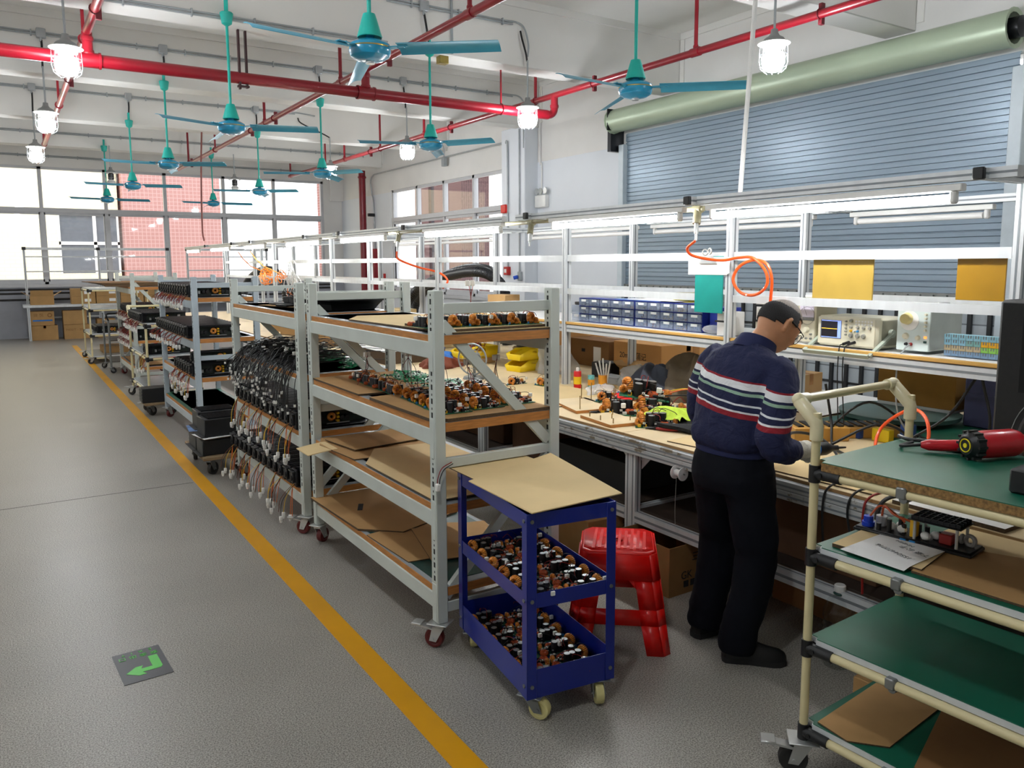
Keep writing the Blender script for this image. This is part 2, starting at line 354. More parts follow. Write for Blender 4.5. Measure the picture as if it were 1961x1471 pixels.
m = MB(); m.box(1.75, 3.5, .3, 1.8, 1.5, 1.9); m.box(1.9, 2.3, .3, .9, 1.9, 2.1); m.obj('furniture', mat('dark outside furniture', '3c4048', .6), ta)
tb = thing('neighbour_building', 'pink tiled building seen through middle of far window', 'building', (0, 29.6, 0))
MB().box(3.6, 6.75, 0, 6, -.5, 9).obj('wall', bricks('pink tiles', 'b88883', 'b58580', 'c7a29e', .13, .13, .012, rot=(PI/2, 0, 0), offset=0), tb)
td = thing('neighbour_building', 'brick pier at right end of far window', 'building', (0, 29.6, 0)); MB().box(10.4, 11.1, 0, .3, -.5, 9).obj('wall', bricks('red tile pier', 'a06a60', '9a645a', 'b08a82', .18, .1, .02, rot=(PI/2, 0, 0)), td)
te = thing('neighbour_building', 'red brick building seen through side window', 'building', (12, 0, 0))
bm_ = bricks('red brick', '4e3133', '472c2f', '6b4c4c', .24, .075, .01, rot=(PI/2, 0, PI/2))
m = MB(); m.box(0, 1, 21.5, 23.3, -.5, 9); m.box(.3, 1, 23.3, 23.7, -.5, 9); m.box(0, 1, 23.7, 24.7, -.5, 9); m.obj('wall', bm_, te)
m = MB(); m.box(.1, .28, 23.3, 23.7, -.5, 9); m.obj('glazing', mat('outside glazing', '4c4a52', .2), te)
# ================================================================ lamps, fans, pipes and conduits overhead
bulb_m = mat('lit bulb', 'ffffff', .4, var=0, emit=LAMP_W, ecol='f6faff')
def bulkhead_lamp(lit=True):
    t = thing('pendant_lamp', '', 'lamp', group='caged pendant lamps')
    m = MB(); m.cyl((0,0,.16), (0,0,.62), .011, 8); m.obj('rod', 'conduit', t)
    m = MB(); m.lathe([(.012,.17), (.03,.165), (.034,.13), (.05,.105), (.085,.085), (.1,.065), (.1,.05), (.0,.05)], 20); m.obj('lamp_cap', mat('grey lamp cap', '8d8f8e', .5), t)
    m = MB(); m.lathe([(.1,.055), (.142,.045), (.142,.038), (.1,.046)], 24); m.obj('reflector_rim', 'white_plastic', t)
    m = MB(); rs = [(.108, .042), (.113, -.03), (.115, -.12), (.1, -.18), (.06, -.215), (.0, -.225)]
    m.lathe(rs, 20); m.obj('glass_cover', M_['glass'], t)
    m = MB()
    for k in range(8):
        a = 2*PI*k/8; m.tube([((r+.01)*math.cos(a), (r+.01)*math.sin(a), z) for r, z in rs[:-1]], .0022, 4)
    m.torus((0,0,-.06), (0,0,1), .124, .0025, 20, 4); m.torus((0,0,-.15), (0,0,1), .12, .0025, 20, 4); m.obj('wire_guard', 'conduit', t)
    if lit:
        m = MB(); m.lathe([(.03,-.03), (.085,-.045), (.1,-.07), (.1,-.13), (.08,-.18), (.04,-.2), (0,-.205)], 20); m.obj('bulb', bulb_m, t)
        m = MB()
        for k in range(8):
            a = 2*PI*k/8; m.bar((.02*math.cos(a), .02*math.sin(a), .015), (.085*math.cos(a), .085*math.sin(a), .015), .01, .05)
        m.obj('heat_sink', 'white_plastic', t)
    else:
        m = MB(); m.lathe([(.035,.04), (.06,.02), (.06,-.08), (.05,-.1)], 14); m.obj('bulb_base', 'black', t)
        m = MB(); m.lathe([(.05,-.1), (.085,-.14), (.07,-.19), (0,-.205)], 14); m.obj('bulb', 'white_plastic', t)
    return t
ll = bulkhead_lamp(); ld = bulkhead_lamp(False); first = [True, True]
def lamp(x, y, label, lit=True, z=3.67):
    src = ll if lit else ld; i = 0 if lit else 1
    if first[i]: first[i] = False; src.location = (x, y, z); src['label'] = label; return
    copy_thing(src, label, (x, y, z))
rows = [('nearest', 5.05), ('second nearest', 8.6), ('third nearest', 12.15), ('farthest lit', 15.72)]
lamp(6.02, 4.97, 'lit caged lamp hanging in front of the pale green shutter housing')
lamp(5.78, 8.6, 'lit caged lamp just left of the elbow where the red main pipe ends')
lamp(5.78, 12.15, 'lit caged lamp hanging left of the turquoise fan above the side window')
lamp(5.78, 15.745, 'lit caged lamp half hidden behind a turquoise fan near the far right corner')
lamp(.65, 8.5, 'biggest lit caged lamp at left, in front of the thick red pipe')
lamp(.65, 12.15, 'middle lit caged lamp of the left row')
lamp(.65, 15.72, 'smallest and lowest lit caged lamp of the left row')
lamp(2.16, 19.3, 'unlit caged lamp left, in front of the window mullion', False)
lamp(4.75, 19.3, 'unlit caged lamp hanging before the middle of the far window', False)
for x, y in [(-4.3, 1.4), (-4.3, 5.0), (-4.3, 8.6), (-4.3, 12.15), (.65, 1.4), (.65, 4.95), (5.75, 1.4)]: lamp(x, y, 'lit caged lamp added out of view for fill light')  # unseen lamps added for extra fill, continuing the lamp rows out of view

def ceiling_fan():
    t = thing('ceiling_fan', '', 'fan', group='turquoise ceiling fans')
    m = MB(); m.cyl((0,0,.1), (0,0,1.03), .014, 12); m.obj('down_rod', 'fan_teal', t)
    m = MB(); m.lathe([(.02,1.0), (.05,1.02), (.066,1.12), (.06,1.13), (.02,1.06)], 16); m.box(-.02, .02, -.004, .004, 1.08, 1.26); m.obj('top_cup', 'fan_teal', t)
    m = MB(); m.lathe([(.016,.235), (.04,.23), (.05,.2), (.083,.085), (.08,.08), (.04,.17)], 20); m.obj('bell_cover', 'fan_teal', t)
    m = MB(); m.lathe([(.03,.09), (.03,.07), (.1,.055), (.132,.035), (.138,.01), (.138,-.015), (.128,-.04), (.09,-.062), (.05,-.07), (0,-.072)], 28); m.obj('motor_housing', 'fan_blue', t)
    m = MB(); m.torus((0,0,.012), (0,0,1), .137, .004, 28, 6); m.obj('gold_band', mat('gold trim', 'b89a3a', .3, .8), t)
    m = MB(); m.lathe([(.03,-.068), (.03,-.085), (0,-.09)], 12); m.obj('motor_cap', 'chrome', t)
    for k in range(3):
        a = 2*PI*k/3; R = Matrix.Rotation(a, 4, 'Z'); m = MB(); m.T = R
        def fn(u, v):
            x = .2+.68*u; w_ = .062-.012*u; y = (v*2-1)*w_; return (x, y, .0-.022*(v-.5)*2+.012*(1-(2*v-1)**2)-.02*u)
        m.grid(fn, 10, 5, .0035); b = m.obj('blade', 'blade', t)
        m = MB(); m.T = R; m.box(.11, .27, -.028, .028, .006, .014, .002)
        for x, y in ((.2,.015), (.2,-.015), (.25,.015), (.25,-.015)): m.cyl((x,y,.0), (x,y,.02), .006, 6)
        m.obj('blade_arm', 'blade', b)
    return t
fan0 = ceiling_fan(); nf = 0
for x, y, a, lab in [
    (2.16, 5.08, -45, 'nearest turquoise ceiling fan, largest, over the red tee pipe'),
    (2.11, 8.6, -30, 'turquoise ceiling fan right of the dark double pipe hanger'),
    (2.1, 12.17, -45, 'turquoise fan of the left line, third from the camera'),
    (2.1, 15.72, -35, 'turquoise fan in front of the pink building, fourth of the left line'),
    (2.06, 19.3, -28, 'small lowest turquoise fan far left before the window mullion'),
    (4.45, 5.05, -50, 'turquoise ceiling fan hanging left of the shutter housing'),
    (4.4, 8.6, -65, 'turquoise ceiling fan right of a lit lamp above the side window'),
    (4.33, 12.17, -70, 'turquoise ceiling fan with a lit lamp close behind it'),
    (4.33, 15.72, -55, 'turquoise ceiling fan right of the unlit lamp before the far window'),
    (4.25, 19.3, -30, 'smallest turquoise fan left of the unlit lamp by thin brown drop pipe')]:
    if nf == 0: fan0.location = (x, y, 3.15); fan0.rotation_euler.z = math.radians(a); fan0['label'] = lab
    else: copy_thing(fan0, lab, (x, y, 3.15), math.radians(a))
    nf += 1

# sprinkler pipes
t = thing('sprinkler_main_pipe', 'thick red pipe running across the room below the ceiling beam', 'pipe', (0, 8.95, 3.73))
MB().tube([(XL, 0, 0), (6.33, 0, 0)], .062, 18).obj('main_pipe', 'pipe_red', t)
m = MB(); m.tube(smooth_path([(6.3,0,0), (6.38,0,.005), (6.43,0,.04), (6.45,0,.1), (6.45,0,.26)], 5), .05, 16); m.lathe([(.058,0), (.06,.02), (.058,.04)], 16, (6.31, 0, 0), 'x'); m.lathe([(.058,0), (.06,.02), (.058,.04)], 16, (6.45, 0, .1)); m.obj('elbow', 'pipe_red', t)
for x in (.87, 3.74):
    m = MB(); m.cyl((x,0,.03), (x,0,.26), .048, 16); m.tube([(x-.11,0,0), (x+.11,0,0)], .072, 18)
    for e in (-.11, .09): m.tube([(x+e,0,0), (x+e+.02,0,0)], .079, 18)
    m.lathe([(.056,.05), (.062,.06), (.056,.09)], 16, (x,0,0)); m.lathe([(.054,.18), (.058,.2), (.054,.22)], 16, (x,0,0)); m.obj('pipe_tee', 'pipe_red', t)
m = MB(); m.bar((2.3,-.02,1.28), (2.3,-.02,-.12), .045, .02, (1,0,0)); m.bar((2.38,.0,1.28), (2.38,.0,-.1), .045, .02, (1,0,0)); m.bar((2.28,0,-.085), (2.4,0,-.085), .05, .02); m.obj('channel_hanger', mat('dark brown steel', '3a1a1e', .5), t)
for x in (-3., 5.6):
    m = MB(); m.cyl((x,-.0,0), (x,0,1.29), .012, 8); m.torus((x,0,0), (1,0,0), .068, .008, 18, 6); m.obj('rod_hanger', 'pipe_red', t)
def branch(x, y0, y1, rods, clamps, sprink, label, r=.04):
    t = thing('sprinkler_branch_pipe', label, 'pipe', (x, 0, 3.995))
    MB().tube([(0,y0,0), (0,y1,0)], r, 14).obj('branch_pipe', 'pipe_red', t)
    for y in rods:
        beam_ = any(b-.02 < y < b+.38 for b in BEAMS)
        m = MB(); m.bar((0,y,r*.6), (0,y,.225 if beam_ else 1.03), .03, .03, (0,1,0)); m.torus((0,y,0), (0,1,0), r+.006, .008, 16, 6); m.obj('hanger_rod', 'pipe_red', t)
    for y in clamps:
        m = MB(); m.box(.0, .05, y-.02, y+.02, -.09, .1, .004); m.torus((0,y,0), (0,1,0), r+.005, .007, 16, 6); m.obj('angle_bracket', mat('dark red steel', '6c1420', .5), t)
    for y in sprink:
        m = MB(); m.cyl((0,y,0), (0,y,.95), .022, 10); m.lathe([(r*.7,.03), (r*.75,.06), (.024,.075)], 12, (0,y,0)); m.tube([(0,y-.06,0), (0,y+.06,0)], r+.008, 14); m.obj('riser_nipple', 'pipe_red', t)
    return t
branch(6.45, 2.5, 20.6, [9.4, 14.78, 17.9], [8.12, 4.82, 11.9, 15.3], [6.36, 12.86, 16.7, 20.5], 'red sprinkler pipe running along the right wall past the shutter')
branch(3.74, 4., 20.6, [16.6], [8.32, 12.6, 13.96, 19.0], [6.5, 9.74, 13.12, 19.2], 'red sprinkler pipe running away over the middle of the shelf row')
branch(.87, 4., 20.6, [9.26, 13.16], [8.14, 11.3, 14.5], [17.5], 'red sprinkler pipe running away at the far left lamps')
# conduits with boxes on the beam faces
CLIP = MB().box(0, .018, -.018, .02, -.055, .025, .003).mesh('saddle_clip', 'conduit')
def conduit(y, z, x0, x1, boxes, label, drops, y_off=-.02, end=None):
    t = thing('conduit', label, 'conduit', (0, y+y_off, z))
    for dz in (0, -.028):
        MB().tube([(x0,0,dz), (x1,0,dz)], .011, 8).obj('conduit_pipe', 'conduit', t)
    x = max(x0, -1.)+.3
    while x < x1: link('saddle_clip', CLIP, t, (x, 0, 0)); x += .62
    for x in boxes:
        b = MB().box(x-.055, x+.055, -.045, .02, -.075, .045, .008).obj('junction_box', mat('box cover', 'a9adb0', .4, .4), t)
        m = MB(); m.cyl((x-.005,-.02,-.075), (x-.005,-.02,-.12), .016, 8)
        for dx in (-.035, .035): m.cyl((x+dx,-.05,-.015), (x+dx,-.044,-.015), .006, 6)
        m.obj('box_gland', 'conduit', b)
    for xa, xb, zb in drops:
        m = MB(); m.tube(smooth_path([(xa,-.02,-.1), (xa+(xb-xa)*.1,-.045,-.2), (xa+(xb-xa)*.75,-.05,-.36), (xb,-.05,zb-z)], 6), .013, 6); m.obj('drop_cable', 'cable', t)
    if end:
        MB().tube(smooth_path(end, 6), .012, 8).obj('conduit_bend', 'conduit', t)
    return t
conduit(12.25, 4.73, XL, 7.9, [.66, 2.12, 4.34, 5.76], 'grey conduit pair with junction boxes on the second beam from the camera', [(.66,.65,4.28), (2.12,2.1,4.3), (4.34,4.33,4.3), (5.76,5.78,4.28)], end=[(7.85,0,0), (8.0,0,-.005), (8.1,.0,-.06), (8.14,0.01,-.2), (8.14,.02,-.9)])
conduit(15.82, 4.71, XL, 5.1, [.66, 2.12, 4.34], 'grey conduit pair with junction boxes on the third beam from the camera', [(.66,.65,4.28), (2.12,2.1,4.3), (4.34,4.33,4.3), (5.15,5.78,4.28)], end=[(5.05,0,0), (5.2,0,0), (5.5,-.02,-.03)])
conduit(19.4, 4.5, XL, 8.0, [], 'plain grey conduit pair along the farthest beam', [])
conduit(8.68, 4.26, -1., 3.9, [], 'grey conduit along the bottom of the nearest beam at left', [])
conduit(8.68, 4.74, 3.9, 5.6, [4.36], 'grey conduit with one box on nearest beam above the big fan blade', [(4.36,4.4,4.3), (5.7,5.78,4.28)], end=[(5.5,0,0), (5.65,-.01,0), (5.75,-.03,-.06), (5.8,-.05,-.25), (5.79,-.05,-.4)])
MB().tube([(4.73,8.655,5.0), (4.73,8.655,4.24)], .017, 8).obj('vertical_conduit', 'conduit'); tag(bpy.data.objects['vertical_conduit'], 'short vertical conduit on the nearest beam behind the fan', 'conduit')
t = thing('limit_box', 'small brass coloured box under the nearest beam by turquoise fan', 'box', (4.65, 8.75, 4.2)); MB().box(-.06, .06, -.05, .05, -.07, .02, .006).obj('housing', mat('brass box', '9a8848', .4, .6), t)
conduit(22.3, 4.35, XL, 8.1, [], 'grey conduit along the far wall above the window', [])
# wall conduits, riser, alarm fittings
def wire(name, pts, r, material, label, cat, n=8, k=6, smooth=True):
    return tag(MB().tube(smooth_path(pts, k) if smooth else pts, r, n).obj(name, material), label, cat)
wire('conduit_run', [(8.46,19.9,1.2), (8.46,19.9,3.2), (8.46,20.0,3.6), (8.43,20.0,3.9), (8.43,19.85,4.05), (8.43,19.3,4.08), (8.43,16,4.08), (8.43,13.4,4.08), (8.43,13.12,4.05), (8.18,12.9,4.0), (8.18,12.85,3.8), (8.18,12.85,1.6)], .018, 'conduit', 'grey conduit running over the side window and down the column', 'conduit', k=8)
wire('conduit_run', [(8.18,12.45,4.2), (8.18,12.45,1.6)], .014, 'conduit', 'straight thin grey conduit down the middle of white column', 'conduit', smooth=False)
wire('conduit_run', [(8.47,12.2,4.9), (8.47,12.2,3.65), (8.47,12.14,3.55), (8.47,12.14,3.1)], .013, 'white_plastic', 'white trunking feeding the emergency light', 'conduit')
t = thing('riser_pipe', 'thick vertical dark red pipe in the far right corner', 'pipe', (8.25, 20.15, 0))
MB().cyl((0,0,0), (0,0,4.2), .09, 16).obj('riser', mat('dark red pipe paint', '7c0f20', .3), t)
m = MB(); m.lathe([(.1,4.0), (.115,4.03), (.1,4.06)], 16); m.obj('collar', MATS['dark red pipe paint'], t); m = MB(); m.box(.05, .22, -.28, -.2, 3.0, 3.08); m.obj('bracket_arm', 'black', t)
t = thing('hydrant_cabinet', 'narrow dark red cabinet beside the thick red riser', 'cabinet', (8.42, 19.9, 1.5)); MB().box(-.07, .06, -.22, .22, -.5, .65, .01).obj('body', mat('dark red cabinet', '8c1022', .35), t); MB().cyl((-.08,.15,.1), (-.08,.15,.22), .008, 8).obj('handle', 'black', t)
t = thing('alarm_strobe', 'small red alarm strobe high on the white column', 'alarm', (8.17, 12.93, 2.78)); MB().box(0, .03, -.1, .1, -.09, .09, .01).obj('base', 'white_plastic', t); MB().box(-.05, 0, -.09, .09, -.08, .08, .015).obj('lens', mat('red lens', 'd01c14', .3), t)
t = thing('call_point', 'small red fire call point low on the white column', 'alarm', (8.17, 12.85, 1.61)); MB().box(-.05, .03, -.07, .07, -.08, .08, .008).obj('body', mat('red call point', 'b71f1a', .4), t); MB().box(-.054, -.05, -.035, .035, -.035, .035).obj('push_plate', 'white_plastic', t)
t = thing('wall_socket', 'blue plug socket at the foot of the thin column conduit', 'socket', (8.17, 12.42, 1.5)); MB().box(-.03, .03, -.05, .05, -.07, .1, .01).obj('box', 'conduit', t); m = MB(); m.cyl((-.03,.03,0), (-.1,.07,-.02), .035, 14); m.obj('blue_cap', mat('blue socket', '1c4fc4', .4), t)
t = thing('emergency_light', 'white twin head emergency light on wall left of shutter', 'light', (8.44, 12.1, 2.93))
MB().box(-.04, .05, -.17, .17, -.16, .06, .01).obj('battery_box', 'white_plastic', t)
for y in (-.15, .0, .12):
    m = MB(); m.lathe([(.03,.03), (.06,0), (.06,-.02), (0,-.025)], 14, (-.02, y, .13), 'x'); m.cyl((0,y,.05), (0,y,.12), .012, 8); m.obj('lamp_head', 'chrome', t)
t = thing('call_point', 'tiny red call point on wall right of hydrant cabinet', 'alarm', (8.44, 19.35, 1.42)); MB().box(-.04, .05, -.07, .07, -.08, .08, .008).obj('body', MATS['red call point'], t)
t = thing('sensor_box', 'small grey box on conduit above side window', 'box', (8.4, 15.8, 4.02)); MB().box(-.04, .05, -.06, .06, -.14, .05, .006).obj('body', 'conduit', t); MB().tube(smooth_path([(0,0,.04), (0,0,.25), (-.1,0,.42)]), .012, 6).obj('cable_tail', 'conduit', t)
wire('drop_pipe', [(3.4,16.0,4.6), (3.33,16.0,3.5), (3.3,16.0,2.45), (3.3,15.9,2.2)], .016, mat('brown drop pipe', '8a4f48', .5), 'thin brown air drop pipe in front of far window', 'pipe')
# floor line and exit sign
struct_line = tag(MB().box(1.21, 1.315, -3, 19.7, .0, .0025).obj('floor_line', mat('yellow floor tape', 'd79a06', .35, var=.07, scale=3)), 'long yellow line on the floor along the shelves', 'floor marking')
t = thing('floor_sign', 'dark square exit sticker with green arrow on the floor', 'sign', (.408, 3.66, 0), math.radians(3))
gs = mat('exit green', '48c43a', .4, var=.03); MB().box(-.098, .098, -.152, .152, 0, .002).obj('sticker', mat('dark sticker', '23282f', .4, var=.15, scale=12), t)
m = MB(); P = [(.03,.062), (.068,.062), (.072,-.055), (.06,-.07), (-.018,-.07), (-.018,-.045), (-.075,-.085), (-.018,-.125), (-.018,-.1), (.03,-.03)]
P = [(.034,.06), (.072,.06), (.072,-.06), (.062,-.075), (-.012,-.075), (.0,-.1), (-.03,-.1), (-.074,-.058), (-.03,-.016), (.0,-.016), (-.012,-.042), (.034,-.042)]
m.prism(P, .002, .003); m.obj('arrow', gs, t)
text_mesh('安 全 出 口', .034, 'chinese_text', gs, t, (0,.09,.0026), (0,0,PI))
text_mesh('E   X   I   T', .028, 'exit_text', gs, t, (.0,.13,.0026), (0,0,PI))
# ================================================================ shared small makers
_cast = {}
def caster(parent, x, y, ztop, r=.045, wheel='red_wheel', fork='chrome', rz=0., brake=False, plate=True):
    key = (r, wheel, fork, ztop, brake, plate)
    if key not in _cast:
        m = MB()
        if plate: m.box(-.05, .05, -.045, .045, -.006, 0, .002)
        m.cyl((0,0,-.006), (0,0,-.02), .03, 14)
        zc = r-ztop; o = .03
        for s in (-1, 1): m.add([(-.028,s*.021,-.018),(.03,s*.021,-.018),(o+.018,s*.021,zc-.012),(o-.016,s*.021,zc-.014),(-.028,s*.0245,-.018),(.03,s*.0245,-.018),(o+.018,s*.0245,zc-.012),(o-.016,s*.0245,zc-.014)], [(0,1,2,3),(7,6,5,4),(0,4,5,1),(1,5,6,2),(2,6,7,3),(3,7,4,0)])
        m.box(-.028, .03, -.0245, .0245, -.024, -.016); m.cyl((o,-.03,zc), (o,.03,zc), .007, 8)
        if brake: m.bar((o-.01,0,zc+.04), (o+.1,0,zc+.055), .04, .008); m.box(o+.06, o+.11, -.028, .028, zc+.05, zc+.062, .003)
        w_ = MB(); w_.lathe([(.012,-.016), (r*.62,-.014), (r*.72,-.017), (r*.95,-.016), (r,-.008), (r,.008), (r*.95,.016), (r*.72,.017), (r*.62,.014), (.012,.016)], 22, (o,0,zc), 'y')
        _cast[key] = (m.mesh('caster', fork), w_.mesh('wheel', wheel))
    a, b = _cast[key]; c = link('caster', a, parent, (x, y, ztop), (0, 0, rz)); link('wheel', b, c); return c
def sheet(name, poly, z, th, material, label, cat='cardboard', group=None, curl=0.):
    cx = sum(p[0] for p in poly)/len(poly); cy = sum(p[1] for p in poly)/len(poly)
    m = MB(); q = [(x-cx, y-cy) for x, y in poly]; n = len(q); k = th/(.0028)
    m.prism(q, 0, th)
    for i in range(len(m.mi)): m.mi[i] = 1 if i >= 2 else 0
    o = m.obj(name, [material, 'card_edge' if th > .0015 else material], loc=(cx, cy, z)); tag(o, label, cat, group); return o
def rect(cx, cy, w_, d_, a=0.):
    a = math.radians(a); c, s = math.cos(a), math.sin(a)
    return [(cx+x*c-y*s, cy+x*s+y*c) for x, y in ((-w_/2,-d_/2),(w_/2,-d_/2),(w_/2,d_/2),(-w_/2,d_/2))]
def carton(name, label, loc, w_, d_, h, rz=0., material='card', open_=False, group=None, tape=True, tapecol=None, flaps=(1, 1, 1, 1), fa=(.5, .5, .5, .5)):
    t = thing(name, label, 'box', loc, rz, group); m = MB()
    if not open_: m.box(-w_/2, w_/2, -d_/2, d_/2, 0, h, .003); m.obj('body', material, t)
    else:
        e = .006; m.box(-w_/2, w_/2, -d_/2, d_/2, 0, e)
        for a in ((-w_/2,-w_/2+e,-d_/2,d_/2),(w_/2-e,w_/2,-d_/2,d_/2),(-w_/2+e,w_/2-e,-d_/2,-d_/2+e),(-w_/2+e,w_/2-e,d_/2-e,d_/2)): m.box(*a, e, h)
        m.obj('body', material, t)
        for i, (on, f) in enumerate(zip(flaps, fa)):
            if not on: continue
            m = MB(); L = (d_ if i < 2 else w_)/2*.98; D = w_*.45 if i < 2 else d_*.4; D = min(D, .2)
            sx, sy = ((-1,0),(1,0),(0,-1),(0,1))[i]; ang = f*PI
            dx, dz = D*math.cos(ang-PI/2+PI/2-0), 0
            out = D*math.sin(ang); up = D*math.cos(ang)
            if sx: a = [(sx*w_/2, -L, h), (sx*w_/2, L, h), (sx*(w_/2+out), L*.97, h+up), (sx*(w_/2+out), -L*.97, h+up)]
            else: a = [(-L, sy*d_/2, h), (L, sy*d_/2, h), (L*.97, sy*(d_/2+out), h+up), (-L*.97, sy*(d_/2+out), h+up)]
            nrm = (Vector(a[1])-Vector(a[0])).cross(Vector(a[3])-Vector(a[0])).normalized()*.005
            b = [tuple(Vector(p)-nrm) for p in a]; m.add(a+b, [(0,1,2,3),(7,6,5,4),(0,4,5,1),(1,5,6,2),(2,6,7,3),(3,7,4,0)]); m.obj('flap', material, t)
    if tape and not open_:
        m = MB(); m.box(-.025, .025, -d_/2-.001, d_/2+.001, h-.06, h+.001); m.box(-.025, .025, -d_/2-.001, -d_/2, h-.08, h); m.obj('tape_strip', mat('packing tape', tapecol or 'b98348', .25, var=.05), t)
    return t
# ---------------------------------------------------------------- boltless shelf trolleys
LV = (1.44, 1.05, .675, .29)
def shelf_unit(label, x0, x1, y0, y1, paint='shelf', tops=('laminate',)*4, braces=True):
    t = thing('shelf_trolley', label, 'shelf', (x0, y0, 0), group='wheeled shelf trolleys in a row'); W = x1-x0; D = y1-y0; pw, pd = .052, .06
    for ix in (0, 1):
        for iy in (0, 1):
            m = MB(); x = 0 if not ix else W-pw; y = 0 if not iy else D-pd
            m.box(x, x+pw, y, y+pd, .125, 1.635, .004)
            m.k = 1; z = .2
            while z < 1.6:
                for fx in (x-.0006, x+pw-.0004):
                    m.box(fx, fx+.001, y+pd*.36, y+pd*.6, z, z+.024); m.box(fx, fx+.001, y+pd*.42, y+pd*.54, z+.036, z+.046)
                z += .0625
            m.k = 0; m.obj('post', [paint, 'slot'], t)
            caster(t, x+pw/2, y+pd/2, .125, .046, rz=(2.2, .6, -1.9, -.4)[ix*2+iy], brake=not ix and not iy)
    for li, z in enumerate(LV):
        for x in (0.004, W-.04):
            m = MB(); m.box(x, x+.036, pd*.6, D-pd*.6, z-.105, z-.03, .004)
            fx = x-.006 if x < .1 else x+.036
            for ya in (.012, D-.052): m.box(fx, fx+.006, ya, ya+.042, z-.16, z+.02, .002)
            m.obj('beam', paint, t)
        m = MB(); m.box(.01, W-.01, pd+.004, D-pd-.004, z-.03, z-.002); m.box(pw+.004, W-pw-.004, .008, D-.008, z-.042, z-.002)
        b = m.obj('shelf_board', 'wood_edge', t)
        m = MB(); m.box(.014, W-.014, pd+.006, D-pd-.006, z-.002, z); m.box(pw+.006, W-pw-.006, .012, D-.012, z-.002, z); m.obj('board_top', tops[li % len(tops)], b)
    for y in (.016, D-.016-.028):
        for z, h in ((1.53, .048), (.84, .045), (.165, .05)): MB().box(pw-.004, W-pw+.004, y, y+.028, z, z+h, .003).obj('end_rail', paint, t)
        for a, b in () if not braces else (((pw, 1.49), (W-pw, .9)), ((W-pw, .83), (pw, .24))): MB().bar((a[0], y+.014, a[1]), (b[0], y+.014, b[1]), .045, .026, (0,1,0)).obj('brace', paint, t)
    return t
S1 = shelf_unit('front grey shelf trolley nearest the camera, with circuit boards on two levels', 1.56, 2.235, 3.05, 4.75)
S2 = shelf_unit('grey shelf trolley directly behind the front one, loaded with black modules', 1.55, 2.215, 4.9, 6.62)
S3 = shelf_unit('blue grey shelf trolley with empty green bottom board and black modules above', 1.5, 2.12, 7.88, 9.75, 'shelf_blue', ('laminate', 'laminate', 'laminate', 'green_mat'), False)
S4 = shelf_unit('farthest grey green shelf trolley with flat cardboard on top', 1.54, 2.16, 12.33, 14.1)
